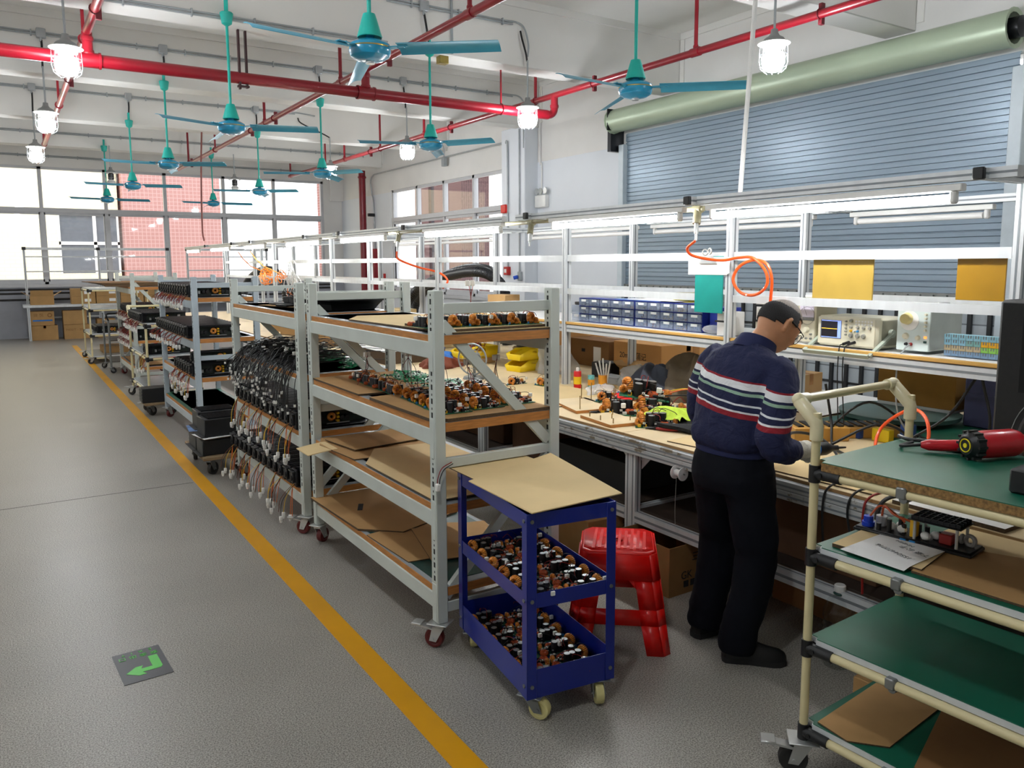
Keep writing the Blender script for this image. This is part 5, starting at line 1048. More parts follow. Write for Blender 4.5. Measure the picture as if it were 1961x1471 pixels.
# bottle and boxes on the floor behind the rack
bt = thing('water_bottle', 'large clear plastic water bottle with white cap on the floor behind the cream rack', 'bottle', (2.965, 1.99, 0))
pr_ = [(0,.0), (.055,.002), (.062,.02)]
for k in range(6): pr_ += [(.066,.035+k*.03), (.059,.05+k*.03)]
pr_ += [(.066,.22), (.064,.25), (.045,.3), (.02,.33), (.018,.345)]
m = MB(); m.lathe(pr_, 22); m.obj('bottle_body', M_['bottle'], bt); m = MB(); m.lathe([(.022,.335), (.024,.338), (.024,.362), (.02,.366), (0,.366)], 18); m.obj('cap', 'white_plastic', bt); m = MB(); m.torus((0,0,.327), (0,0,1), .022, .006, 16, 6); m.obj('neck_ring', 'green_dark', bt)
# ================================================================ the man at the bench
def fuse(name, m, voxel, material, parent, smooth_it=6, fac=.5):
    o = m.obj('tmp', material if isinstance(material, list) else [material], None, )
    r = o.modifiers.new('r', 'REMESH'); r.mode = 'VOXEL'; r.voxel_size = voxel; r.use_smooth_shade = True
    s = o.modifiers.new('s', 'SMOOTH'); s.iterations = smooth_it; s.factor = fac
    dg = bpy.context.evaluated_depsgraph_get(); me = bpy.data.meshes.new_from_object(o.evaluated_get(dg)); old = o.data
    bpy.data.objects.remove(o); bpy.data.meshes.remove(old); me.name = name
    me.materials.clear()
    for q in (material if isinstance(material, list) else [material]): me.materials.append(M_[q] if isinstance(q, str) else q)
    me.polygons.foreach_set('use_smooth', [True]*len(me.polygons)); return link(name, me, parent)
man = thing('person', 'man in striped navy jumper and dark trousers bending over the bench, white gloves on', 'person', (0, 0, 0))
skin = mat('skin', 'c98f68', .5, var=.08, scale=20)
PX, PYY = 2.665, 2.34
def ring(cx, cy, z, d, w_, n=28, p=2.4, tilt=0.):
    out = []
    for k in range(n):
        a = 2*PI*k/n; c, s = math.cos(a), math.sin(a); x = d*abs(c)**(2/p)*(1 if c > 0 else -1); y = w_*abs(s)**(2/p)*(1 if s > 0 else -1)
        out.append((cx+x, cy+y, z+tilt*x))
    return out
SHR, SHL = (2.735, 2.165, 1.308), (2.745, 2.515, 1.34)
ELR, ELL = (2.6, 2.085, 1.015), (2.73, 2.6, 1.05)
WRR, WRL = (2.79, 2.1, .962), (2.99, 2.45, .92)
HR, HL = (PX, 2.25, .9), (PX, 2.43, .9)
KR, KL = (2.69, 2.215, .49), (2.725, 2.47, .5)
AR, AL_ = (2.625, 2.26, .085), (2.685, 2.505, .085)
HC = Vector((2.872, 2.292, 1.472)); HM = Matrix.Translation(HC) @ Matrix.Rotation(math.radians(-14), 4, 'Z') @ Matrix.Rotation(math.radians(38), 4, 'Y')
def head_pt(u, v):                                                  # u round the head, v from chin to crown
    th = PI*v; a = 2*PI*u; st, ct = math.sin(th), -math.cos(th); fx = math.cos(a); sy = math.sin(a)
    L, W, H = .098, .076, .118
    x = L*st*fx; y = W*st*sy; z = H*ct
    if ct < 0: y *= 1-.28*(-ct)**1.4; x = x*(1-.12*(-ct))+(.014*(-ct) if fx > 0 else -.0)
    if fx > 0:
        nose = math.exp(-((a if a < PI else a-2*PI)/.2)**2-((ct+.13)/.17)**2); x += .026*nose
        x += .006*math.exp(-((ct-.2)/.1)**2)*fx; x -= .005*math.exp(-((ct-.06)/.09)**2)*math.exp(-((abs(sy)-.4)/.2)**2)
        x += .007*math.exp(-((ct+.52)/.1)**2)*math.exp(-(sy/.35)**2); x += .01*math.exp(-((ct+.85)/.2)**2)*fx
    else: x -= .012*math.exp(-((ct-.25)/.4)**2)*(-fx)
    return (x, y, z)
m = MB(); m.T = HM; m.rings([[head_pt(k/36, j/26) for k in range(36)] for j in range(27)])
for s in (-1, 1):
    m.tube([(-.012,s*.073,.02), (-.02,s*.086,.03), (-.03,s*.09,.008), (-.022,s*.084,-.02), (-.006,s*.075,-.032)], [.008,.01,.0095,.009,.008], 8)
    m.sphere((-.01,s*.076,-.004), .014, .008, .024, 8, 6)
m.T = Matrix.Identity(4)
m.tube([(2.735, 2.335, 1.28), (2.765, 2.33, 1.36), (2.815, 2.315, 1.42), (2.85, 2.3, 1.455)], [.075, .062, .06, .058], 16)
m.rings([ring(PX, PYY, .85, .09, .13), ring(PX, PYY, .95, .1, .14), ring(PX+.02, PYY, 1.15, .1, .15), ring(PX+.05, PYY, 1.28, .09, .16), ring(PX+.08, PYY, 1.36, .06, .08)])
for a, b, c in ((SHR, ELR, WRR), (SHL, ELL, WRL)): m.tube([a, b, c], [.05, .04, .028], 12)
for a, b, c in ((HR, KR, AR), (HL, KL, AL_)): m.tube([a, b, c], [.075, .055, .04], 12)
for (wx, wy, wz), dy in ((WRR, .12), (WRL, -.35)): m.tube([(wx-.02,wy,wz+.005), (wx+.03,wy+.01,wz-.005), (wx+.075,wy+.02,wz-.012)], [.026,.032,.026], 10)
fuse('body', m, .0055, skin, man, 5)
for s in (-1, 1):                                                   # eyes, mouth on the downturned face
    e = MB(); e.T = HM; e.sphere((.083,s*.03,.012), .012, .013, .009, 10, 6); e.obj('eye', 'white_plastic', man)
    e = MB(); e.T = HM; e.sphere((.093,s*.03,.01), .0035, .005, .005, 8, 6); e.obj('iris', 'ink', man)
    e = MB(); e.T = HM; e.tube([(.086,s*.045,.03), (.093,s*.03,.034), (.095,s*.015,.031)], .0035, 6); e.obj('eyebrow', 'ink', man)
e = MB(); e.T = HM; e.tube([(.08,-.024,-.062), (.094,0,-.06), (.08,.024,-.062)], .0045, 6); e.obj('lips', mat('lips', '96564a', .5), man)
# hair: short dark shell, thin on the crown
hairm = mat('short dark hair', '232122', .75, var=.6, scale=420, bump=.3)
thin = mat('thin grey hair over scalp', '75695f', .6, var=.45, scale=380, bump=.25)
def hair_pt(u, v, off):
    p = Vector(head_pt(u, v)); n_ = p.normalized(); return tuple(p+n_*off)
for nm, mt, test, off in (('hair', hairm, lambda u, v: (v > .56 and v <= .7+.05*abs(u-.5)*2 and .2 < u < .8) or (v > .48 and .3 < u < .7 and v <= .7) or (v > .44 and .36 < u < .64 and v <= .6), .006), ('thinning_crown', thin, lambda u, v: v > .69, .0045)):
    m = MB(); m.T = HM; N, J = 120, 90; vs = {}; V = []; F = []
    def idx(k, j):
        k %= N
        if (k, j) not in vs: vs[k, j] = len(V); V.append(hair_pt(k/N, j/J, off*(1+.25*math.sin(k*2.3+j*1.7))))
        return vs[k, j]
    for j in range(J):
        for k in range(N):
            if test((k+.5)/N, (j+.5)/J): F.append((idx(k,j), idx(k+1,j), idx(k+1,j+1), idx(k,j+1)))
    m.add(V, F); o = m.obj(nm, mt, man); sd = o.modifiers.new('t', 'SOLIDIFY'); sd.thickness = .006; sd.offset = -1
gl = MB(); gl.T = HM
for s in (-1, 1): gl.tube(smooth_path([(-.02,s*.085,.025), (.03,s*.083,.022), (.085,s*.068,.018), (.098,s*.06,.016)], 4), .0022, 6); gl.torus((.1,s*.032,.0), (1,s*.25,0), .024, .0016, 20, 5)
gl.tube([(.108,-.01,.006), (.112,0,.009), (.108,.01,.006)], .0016, 6); go = gl.obj('glasses', 'ink', man); gl = MB(); gl.T = HM
for s in (-1, 1): gl.cyl((.1,s*.032,0), (.101,s*.0323,0), .023, 18)
gl.obj('lens', M_['glass'], go)
# jumper
jm = mat('striped navy jumper', '131a3e', .85, var=0); n = jm.node_tree.nodes; l = jm.node_tree.links
tc = n.new('ShaderNodeTexCoord'); sp = n.new('ShaderNodeSeparateXYZ'); l.new(tc.outputs['Object'], sp.inputs[0]); wob = n.new('ShaderNodeTexNoise'); wob.inputs['Scale'].default_value = 9; l.new(tc.outputs['Object'], wob.inputs['Vector'])
ad = n.new('ShaderNodeMath'); ad.operation = 'MULTIPLY_ADD'; ad.inputs[1].default_value = .012; l.new(wob.outputs['Fac'], ad.inputs[0]); l.new(sp.outputs[2], ad.inputs[2])
slv = n.new('ShaderNodeMath'); slv.operation = 'LESS_THAN'; slv.inputs[1].default_value = 2.146; l.new(sp.outputs[1], slv.inputs[0])
ad2 = n.new('ShaderNodeMath'); ad2.operation = 'MULTIPLY_ADD'; ad2.inputs[1].default_value = .012; l.new(slv.outputs[0], ad2.inputs[0]); l.new(ad.outputs[0], ad2.inputs[2])
yy = n.new('ShaderNodeMath'); yy.operation = 'MULTIPLY_ADD'; yy.inputs[1].default_value = -.13; yy.inputs[2].default_value = .13*2.34; l.new(sp.outputs[1], yy.inputs[0])
ad3 = n.new('ShaderNodeMath'); ad3.operation = 'ADD'; l.new(ad2.outputs[0], ad3.inputs[0]); l.new(yy.outputs[0], ad3.inputs[1]); ad2 = ad3
mr = n.new('ShaderNodeMapRange'); mr.inputs[1].default_value = 1.0; mr.inputs[2].default_value = 1.4; l.new(ad2.outputs[0], mr.inputs[0])
fb = n.new('ShaderNodeTexNoise'); fb.inputs['Scale'].default_value = 14; fb.inputs['Detail'].default_value = 6; fb.inputs['Distortion'].default_value = 1.2; l.new(tc.outputs['Object'], fb.inputs['Vector']); bb = n.new('ShaderNodeBump'); bb.inputs['Strength'].default_value = .5; bb.inputs['Distance'].default_value = .03; l.new(fb.outputs['Fac'], bb.inputs['Height']); l.new(bb.outputs[0], n['Principled BSDF'].inputs['Normal'])
rp = n.new('ShaderNodeValToRGB'); rp.color_ramp.interpolation = 'CONSTANT'; l.new(mr.outputs[0], rp.inputs[0]); el = rp.color_ramp.elements
st_ = [(0, '141b42'), (1.116, '8f1626'), (1.139, 'e6e8ea'), (1.146, '141b42'), (1.168, 'dfe3e6'), (1.176, '141b42'), (1.212, '93b39c'), (1.224, '141b42'), (1.236, 'e8eaec'), (1.263, '8f1626'), (1.271, '141b42')]
el[0].color = lin(st_[0][1]); el[1].position = (st_[1][0]+.006-1)/.4; el[1].color = lin(st_[1][1])
for z, c in st_[2:]: q = el.new((z+.006-1)/.4); q.color = lin(c)
l.new(rp.outputs[0], n['Principled BSDF'].inputs['Base Color'])
m = MB()
m.rings([ring(PX-.002, PYY, .945, .118, .165), ring(PX-.006, PYY, .965, .14, .19), ring(PX-.004, PYY, 1.0, .145, .197), ring(PX+.003, PYY, 1.07, .138, .19), ring(PX+.012, PYY, 1.15, .132, .192), ring(PX+.03, PYY, 1.23, .128, .2, tilt=-.1), ring(PX+.05, PYY, 1.295, .115, .205, tilt=-.2), ring(PX+.068, PYY-.002, 1.34, .095, .175, tilt=-.3), ring(PX+.085, PYY-.004, 1.37, .075, .12, tilt=-.4), ring(PX+.1, PYY-.008, 1.392, .068, .075, tilt=-.5)])
m.tube(smooth_path([(SHR[0], SHR[1]+.03, SHR[2]-.01), (2.71, 2.14, 1.25), (2.65, 2.105, 1.13), ELR, (2.64, 2.07, .985), (2.7, 2.078, .975), (2.765, 2.096, .965)], 4), [.078]*4+[.074]*4+[.068]*4+[.062]*4+[.056]*4+[.048]*4+[.04], 16)
m.tube(smooth_path([(SHL[0], SHL[1]-.03, SHL[2]-.01), (2.735, 2.545, 1.27), (2.72, 2.585, 1.15), ELL, (2.8, 2.58, 1.0), (2.9, 2.52, .955), (2.975, 2.46, .925)], 4), [.078]*4+[.074]*4+[.068]*4+[.062]*4+[.056]*4+[.048]*4+[.04], 16)
js = fuse('jumper', m, .009, jm, man, 5)
tx = bpy.data.textures.new('folds', 'CLOUDS'); tx.noise_scale = .1; tx.noise_depth = 3
dm = js.modifiers.new('folds', 'DISPLACE'); dm.texture = tx; dm.strength = .024; dm.mid_level = .5
col = MB(); rs = []
for (cx, cy, cz, d, w_, tl) in [(2.755,2.335,1.352,.088,.098,-.55), (2.77,2.33,1.385,.08,.088,-.55), (2.785,2.326,1.41,.073,.078,-.55), (2.787,2.325,1.412,.069,.073,-.55), (2.77,2.33,1.385,.071,.079,-.55)]: rs.append(ring(cx, cy, cz, d, w_, 28, 2.1, tl))
col.rings(rs, caps=False); col.obj('collar', mat('navy collar', '18204c', .8, var=.05), man)
hem = MB(); hem.rings([ring(PX-.002, PYY, z, d, w_) for z, d, w_ in ((.925,.122,.168),(.93,.128,.174),(.945,.13,.176),(.962,.128,.174))]); hem.obj('waistband', MATS['navy collar'], man)
# trousers, shoes
m = MB(); tm = mat('dark navy trousers', '090c15', .85, var=.15, scale=6, spec=.2)
m.rings([ring(PX, PYY, .95, .118, .162), ring(PX-.005, PYY, .9, .132, .182), ring(PX-.01, PYY, .83, .138, .19), ring(PX-.005, PYY, .76, .125, .185)])
m.tube(smooth_path([(PX, 2.25, .86), (2.672, 2.243, .7), KR, (2.66, 2.225, .3), (2.635, 2.245, .16), (AR[0]+.005, AR[1]-.005, .05)], 4), [.108]*4+[.1]*4+[.088]*4+[.083]*4+[.084]*4+[.078], 18)
m.tube(smooth_path([(PX, 2.43, .86), (2.69, 2.445, .7), KL, (2.72, 2.48, .3), (2.7, 2.495, .16), (AL_[0], AL_[1], .05)], 4), [.108]*4+[.1]*4+[.088]*4+[.083]*4+[.084]*4+[.078], 18)
for (ax, ay) in ((2.632, 2.25), (2.692, 2.5)):
    for k, z in enumerate((.075, .11, .15)): m.torus((ax, ay, z), (.1*(k-1), .12, 1), .066, .019, 18, 8)
to = fuse('trousers', m, .009, tm, man, 5); tx2 = bpy.data.textures.new('creases', 'CLOUDS'); tx2.noise_scale = .12; dm = to.modifiers.new('folds', 'DISPLACE'); dm.texture = tx2; dm.strength = .018
for (hx, hy), (tx_, ty) in (((2.585, 2.295), (2.785, 2.115)), ((2.63, 2.515), (2.885, 2.49))):
    d = Vector((tx_-hx, ty-hy, 0)).normalized(); s = Vector((-d.y, d.x, 0)); b = Vector((hx, hy, 0)); L = .27
    def sec(t, w_, h, z0=.0): c = b+d*(t*L); return [tuple(c+s*(w_*math.cos(a))+Vector((0,0,z0+max(0, h*math.sin(a)) if math.sin(a) > 0 else z0))) for a in [2*PI*k/16 for k in range(16)]]
    u = MB(); u.rings([sec(t, w_, h, .02) for t, w_, h in ((-.01,.02,.04),(.03,.034,.075),(.15,.038,.1),(.35,.037,.1),(.5,.04,.075),(.7,.048,.055),(.88,.044,.045),(.97,.028,.032),(1.0,.008,.015))])
    sh = u.obj('shoe', mat('black shoe', '0e0e0f', .5, var=.1), man)
    u = MB(); pl = [(t, w_) for t, w_ in ((-.02,.018),(.03,.038),(.2,.04),(.4,.039),(.6,.046),(.78,.051),(.9,.045),(.99,.025))]
    poly = [tuple((b+d*(t*L)+s*w_)[:2]) for t, w_ in pl]+[tuple((b+d*(t*L)-s*w_)[:2]) for t, w_ in pl[::-1]]; u.prism(poly, 0, .024); u.obj('sole', mat('dark sole', '1d1d1e', .7), sh)
    u = MB()
    for t in (.42, .5, .58): c = b+d*(t*L)+Vector((0,0,.1-.05*(t-.36)*2)); u.tube([tuple(c-s*.022), tuple(c+Vector((0,0,.006))), tuple(c+s*.022)], .0025, 5)
    u.obj('lace', 'cable', sh)
# gloves with five fingers closing on the tool
def glove(wrist, fwd, side, up, curl):
    W = Vector(wrist); f = Vector(fwd).normalized(); s = Vector(side).normalized(); u = f.cross(s)*(1 if up else -1)
    if u.z < 0: u = -u
    m = MB(); m.tube([W-f*.01, W+f*.03, W+f*.07, W+f*.092], [.032, .036, .04, .03], 14)
    for k in range(-1, 2): m.tube([W+f*.03+s*.018*k, W+f*.085+s*.022*k], [.022, .02], 10)
    for k, (o, L) in enumerate(((-.033,.07), (-.011,.08), (.011,.076), (.032,.06))):
        p = W+f*.085+s*o; q = p+f*L*.42-u*.008; r = q+f*L*.3*(1-curl)-u*L*.38*curl*1.2; e = r-f*L*.22*curl-u*L*.3
        m.tube(smooth_path([tuple(p), tuple(q), tuple(r), tuple(e)], 3), .0105, 8)
    p = W+f*.035-s*.03; m.tube(smooth_path([tuple(p), tuple(p+f*.025-s*.02-u*.01), tuple(p+f*.055-s*.016-u*.024)], 3), [.014]*4+[.012]*2+[.01], 8)
    g = fuse('glove', m, .004, mat('white knit glove', 'd9d5c8', .9, var=.12, scale=120, bump=.4), man, 3)
    c = MB(); rs = []
    for k in range(14): t = k/13; rr = (.036 if k % 2 else .0335)+.004*abs(t-.5); rs.append([tuple(W-f*.045+f*.06*t+s*rr*math.cos(a)+u*rr*math.sin(a)) for a in [2*PI*q/18 for q in range(18)]])
    c.rings(rs); c.obj('cuff', MATS['white knit glove'], g)
glove((2.795, 2.102, .961), (1, .2, -.12), (.2, -1, 0), 1, .8)
glove((3.005, 2.44, .918), (.85, -.5, -.1), (.5, .85, 0), 1, .7)
dr = thing('power_screwdriver', 'blue and black electric screwdriver held over the bench', 'tool', (3.0, 2.17, .925), math.radians(-22))
m = MB(); m.lathe([(.018,-.1), (.024,-.08), (.026,-.02), (.028,.0)], 16, (0,0,0), 'x'); m.obj('tool_body', mat('tool blue', '1f7fe0', .35), dr)
m = MB(); m.lathe([(.028,0), (.031,.02), (.03,.05), (.022,.07), (.014,.085), (.012,.11), (.006,.115), (.004,.15)], 16, (0,0,0), 'x'); m.obj('chuck', 'black', dr)
m = MB(); m.lathe([(.0295,.0), (.0305,.008), (.0295,.014)], 16, (0,0,0), 'x'); m.obj('collar_ring', MATS['tool blue'], dr)
m = MB(); m.tube(smooth_path([(-.1,0,0), (-.13,.03,.0), (.0,.2,.03), (.2,.28,-.02), (.22,.15,-.1), (.1,.1,-.135)], 6), .007, 8); m.obj('power_cord', 'cable', dr)
# ================================================================ loads on and under the bench
BT = BZ+.001
def lump(name, label, cat, loc, rx, ry, rz_, material, seed=1, amp=.25, n=44, k=22, rot=0, part='cloth'):
    q = random.Random(seed); ph = [q.uniform(0, 6.28) for _ in range(12)]; t = thing(name, label, cat, loc, rot); m = MB(); rs = []
    for i in range(k+1):
        th = PI/2*i/k; r = []
        for j in range(n):
            a = 2*PI*j/n; f = 1+amp*(.5*math.sin(3*a+ph[0]+2*th)+.35*math.sin(5*a+ph[1]-3*th)+.3*math.sin(7*a+ph[2]+5*th)+.16*math.sin(13*a+ph[4]+7*th)); g = 1+amp*.8*math.sin(4*a+ph[3]+4*th)*math.sin(2*th)
            r.append((rx*math.cos(th)*math.cos(a)*f+1e-4*math.cos(a), ry*math.cos(th)*math.sin(a)*f+1e-4*math.sin(a), max(0, rz_*math.sin(th)*g)))
        rs.append(r)
    m.rings(rs); m.obj(part, material, t); return t
def note(parent, txt, size, loc, rot, col='ink', name='lettering'): return text_mesh(txt, size, name, col, parent, loc, rot, .0003)
sheet('cardboard_sheet', [(2.98,4.25), (3.05,5.25), (3.72,5.25), (3.72,4.35)], BT, .006, 'card_light', 'large pale cardboard on the bench behind the pinned wooden boards')
sheet('cardboard_sheet', rect(3.2, 2.98, .36, .3, 8), BT, .005, 'card_light', 'pale cardboard piece at the bench front edge left of the man')
sheet('cardboard_sheet', rect(3.2, 2.2, .42, .62, 3), BT, .006, 'card_light', 'pale cardboard on the bench under the man\'s gloves')
sheet('cardboard_sheet', rect(3.95, 4.62, .5, .42, 20), BT, .005, 'card_light', 'pale cardboard with faint writing in front of clear parts box')
def jig(label, poly, pins, z=BT):
    cx = sum(p[0] for p in poly)/4; cy = sum(p[1] for p in poly)/4; t = thing('pin_jig', label, 'jig', (cx, cy, z))
    m = MB(); m.prism([(x-cx, y-cy) for x, y in poly], 0, .018); m.k = 1; m.prism([((x-cx)*.995, (y-cy)*.995) for x, y in poly], .018, .0185); m.obj('board', ['wood_edge', wood_top], t)
    for x, y, h in pins: MB().cyl((x-cx,y-cy,.018), (x-cx,y-cy,.018+h), .0035, 6).obj('pin', mat('brass pin', '9a7f4a', .35, .7), t)
jig('wooden board with tall brass pins at the left on the bench', [(3.2,4.46), (3.08,4.02), (3.36,3.98), (3.46,4.42)], [(3.19,4.4,.1), (3.4,4.38,.1), (3.14,4.06,.09), (3.33,4.03,.09)])
jig('wooden board with short brass pins on the bench front edge', [(3.02,3.9), (2.975,3.55), (3.2,3.52), (3.25,3.87)], [(3.04,3.83,.03), (3.02,3.7,.03), (3.02,3.58,.032), (3.17,3.6,.03), (3.2,3.8,.03), (3.11,3.7,.03)])
jig('wooden board with long thin pins behind the pinned front board', [(3.42,4.4), (3.36,3.98), (3.62,3.95), (3.68,4.36)], [(3.42,4.05,.12), (3.6,4.02,.1), (3.44,4.32,.12), (3.63,4.28,.08)])
for i, (x, y, z, a, tx_, ty_, s, lab) in enumerate([(3.5, 4.22, .802, .5, 0, 0, 1.2, 'circuit board lying on the wooden board with long pins'), (3.33, 3.86, BT, -.75, 0, 0, 1.7, 'big circuit board with black capacitors under the tilted one'), (3.52, 3.72, BT+.012, -.75, 0, 0, 1.9, 'big circuit board farther right on the bench, partly under the tilted one'), (3.5, 3.84, .885, -.75, .12, .12, 1.9, 'big circuit board tilted on top of others on the bench'), (3.24, 3.44, BT, -.7, .05, 0, 1.5, 'circuit board with one big orange coil at the bench front edge'), (3.4, 3.6, BT, -.5, 0, 0, 1.4, 'circuit board behind the front edge one, left of the lime cloth'), (3.75, 4.1, BT, .3, 0, 0, 1.5, 'circuit board in front of the khaki jacket'), (3.62, 5.12, BT+.006, .2, 0, 0, 1.1, 'circuit board by the first gantry post on the bench'), (3.45, 5.3, BT, .5, 0, 0, 1.1, 'circuit board behind the front shelf post on the bench')]):
    o = pcb(x, y, z, a, lab, 'circuit boards on the bench', (tx_, ty_)); o.scale = (s, s, s)
m = MB(); m.grid(lambda u, v: (3.2+.42*u+.03*math.sin(9*v), 3.08+.46*v+.04*math.sin(7*u), BT+.022+.02*math.sin(5*u+3*v)**2), 12, 12, .02); tag(m.obj('foam_mat', mat('black foam', '17181a', .95, var=.4, scale=90, bump=.3)), 'black foam mat on the bench left of the man', 'mat')
m = MB(); m.grid(lambda u, v: (3.4+.24*(u-.5)+.03*math.sin(6*v), 3.44+.3*(v-.5)+.03*math.sin(5*u), BT+.05+.05*math.exp(-((u-.5)**2+(v-.5)**2)*8)+.018*math.sin(11*u+4*v)*math.cos(8*v)), 18, 18, .003); tag(m.obj('cleaning_cloth', mat('lime cloth', 'c3e04a', .9, var=.1, scale=40, bump=.2)), 'lime green cloth crumpled on the black foam mat', 'cloth')
def pliers(label, loc, rz, cols):
    t = thing('pliers', label, 'pliers', loc, rz); m = MB(); m.tube([(-.07,.004,.008), (-.02,.0,.008)], [.004,.009], 8); m.tube([(-.07,-.004,.008), (-.02,.0,.008)], [.004,.009], 8); m.cyl((-.012,0,0), (-.012,0,.018), .011, 10); m.obj('jaw', 'black_metal', t)
    for s, c_ in zip((-1, 1), cols): m = MB(); m.tube(smooth_path([(-.01,0,.01), (.02,s*.016,.01), (.07,s*.024,.01), (.12,s*.02,.01)], 4), .0085, 8); m.obj('handle', c_, t)
for k, pts in enumerate([[(3.6,3.75,.9), (3.72,3.65,.93), (3.68,3.5,.86), (3.55,3.45,.8)], [(3.62,3.8,.9), (3.78,3.72,.92), (3.75,3.55,.85), (3.66,3.45,.8)], [(3.55,3.7,.9), (3.66,3.58,.9), (3.6,3.42,.83), (3.5,3.36,.8)], [(3.66,4.3,.83), (3.78,4.22,.87), (3.7,4.1,.86), (3.6,4.15,.83)]]):
    tag(MB().tube(smooth_path(pts, 7), .0045, 6).obj('loose_wire', ('orange_wire', 'yellow_wire', 'cable', 'bluecap')[k]), ['orange wire arching over the board pile beside the lime cloth', 'yellow wire arching over the board pile', 'black wire arching low beside the lime cloth', 'blue wire looping by the long pin board'][k], 'wire')
pliers('pliers with red and black grips at the bench front edge', (3.17, 3.36, BT), -.9, ('redwire', 'black'))
pliers('pliers with dark grey grips between the pinned boards', (3.22, 3.95, BT), -.6, ('rubber', 'rubber'))
pliers('pliers with blue grips on the bench right of the man', (3.12, 2.0, BT+.007), -1.2, (MATS['tool blue'], MATS['tool blue']))
t = thing('screwdriver', 'small yellow handled screwdriver by the front pinned board', 'screwdriver', (3.2, 3.62, BT), -.6); MB().cyl((0,0,.01), (.06,0,.01), .009, 10).obj('handle', 'yellow', t); MB().cyl((.06,0,.01), (.13,0,.01), .0025, 6).obj('shaft', 'chrome', t)
lump('red_cloth', 'bright red cloth on the bench behind the circuit boards', 'cloth', (3.72, 4.25, BT), .15, .12, .05, mat('bright red cloth', 'e01812', .8), 4)
lump('jacket', 'khaki and dark grey jacket heaped on the bench', 'jacket', (4.2, 4.02, BT), .26, .3, .3, mat('khaki fabric', '6e6250', .9, var=.2, scale=10), 6, .3)
lump('jacket', 'dark slate jacket sleeve hanging out of the heap', 'jacket', (3.98, 4.26, BT), .15, .2, .22, mat('slate fabric', '3f444f', .9, var=.15), 8, .3)
lump('plastic_bag', 'clear plastic bag in front of the big carton', 'bag', (4.2, 4.66, BT), .2, .16, .15, M_['bag'], 9, .4, part='film'); lump('plastic_bag', 'small clear bag among the pinned boards', 'bag', (3.72, 4.55, BT+.006), .12, .08, .06, M_['bag'], 10, .4, part='film')
lump('plastic_bag', 'clear bag left behind the front shelf post', 'bag', (4.15, 5.75, BT), .16, .2, .22, M_['bag'], 12, .35, part='film'); lump('plastic_bag', 'clear bag with blue scrap beside small open carton', 'bag', (4.35, 4.78, BT), .09, .09, .07, M_['bag'], 13, .4, part='film')
def can(label, loc, r, h, body, lid=None, band=None):
    t = thing('can', label, 'can', loc); m = MB(); m.lathe([(r,0), (r,h), (r*.9,h+.004), (0,h+.004)], 18); m.obj('can_body', body, t)
    if band: m = MB(); m.lathe([(r+.0006,h*.25), (r+.0006,h*.7)], 18); m.obj('label_band', band, t)
    if lid: m = MB(); m.lathe([(r*.4,h), (r*.4,h+.03), (0,h+.035)], 12); m.obj('cap', lid, t)
can('red and yellow spray can beside the first gantry post', (3.74, 4.87, BT), .03, .13, mat('can red', 'd11f1c', .3), 'white_plastic', mat('can yellow', 'f0c81e', .35))
can('small printed tin right of the red can', (3.82, 4.8, BT), .026, .1, mat('printed tin', '5fa3a0', .35, var=.5, scale=40), None, mat('tin orange', 'e39a2d', .4))
hold = thing('stick_holder', 'orange printed cup holding white glue sticks', 'cup', (3.92, 4.78, BT)); m = MB(); m.lathe([(.034,0), (.036,.1), (.033,.1), (.031,.004)], 16); m.obj('cup', MATS['tin orange'], hold)
for k in range(5): t = tag(MB().tube([(3.915+.007*k,4.78-.004*k,BT+.02), (3.895+.012*k,4.84-.03*k,BT+.19+.02*(k % 3))], .0065, 8).obj('glue_stick', 'white_plastic'), '%s white glue stick from the left in the orange cup' % ORD[k+1], 'glue stick', 'glue sticks in the cup')
t = thing('parts_box', 'translucent lidded parts box on the bench', 'box', (4.12, 4.9, BT)); MB().box(-.05, .07, -.11, .1, 0, .055, .006).obj('box_body', mat('frosted plastic', 'ccd3da', .3, alpha=.7), t); MB().box(-.052, .072, -.112, .102, .055, .064, .004).obj('lid', mat('frosted plastic lid', 'dfe4e8', .3, alpha=.75), t)
carton('carton', 'small open brown carton with address label on the bench', (4.42, 4.98, BT), .14, .2, .1, .3, 'card', True, fa=(.35,.3,.35,.3)); t = thing('address_label', 'white address label', 'label', (0, 0, 0)); bpy.data.objects.remove(t)
cw = carton('white_carton', 'small white carton by the red cloth', (3.95, 4.42, BT), .1, .15, .065, .35, 'paper', tape=False)
t = thing('control_box', 'black electronics box with sockets behind the glue sticks', 'electronics', (4.3, 5.22, BT), .2); MB().box(-.06, .12, -.11, .1, 0, .13, .008).obj('case', 'black', t); m = MB(); m.torus((-.062,.03,.08), (1,0,0), .012, .004, 12, 6); m.torus((-.062,-.04,.08), (1,0,0), .012, .004, 12, 6); m.obj('socket', 'steel', t)
def sticker(parent, x, y0, y1, z0, z1): MB().box(x-.001, x, y0, y1, z0, z1).obj('shipping_label', 'paper', parent)
b = carton('carton', 'biggest carton standing on the bench behind the jacket', (4.98, 5.22, BT), .64, .62, .27, .0, mat('warm cardboard', 'd9a262', .85, var=.06, scale=3)); note(b, '20m 震蒲记', .07, (-.3215,.05,.15), (PI/2,0,-PI/2)); 
m = MB(); m.box(.05, .13, -.3125, -.311, .14, .271); m.obj('tape_strip', mat('packing tape', 'b98348', .25), b)
b = carton('carton', 'middle carton with white shipping label on the bench', (4.95, 5.9, BT), .6, .62, .25, .0, 'card_dark'); sticker(b, -.301, -.2, -.09, .05, .19); MB().box(-.3025, -.301, .04, .09, .13, .16).obj('print_mark', 'ink', b)
b = carton('carton', 'left big carton with taped side on the bench', (4.9, 6.25, BT), .6, .5, .36, .0, mat('warm cardboard', 'b9803f'), ); b.location = (4.86, 6.52, BT)
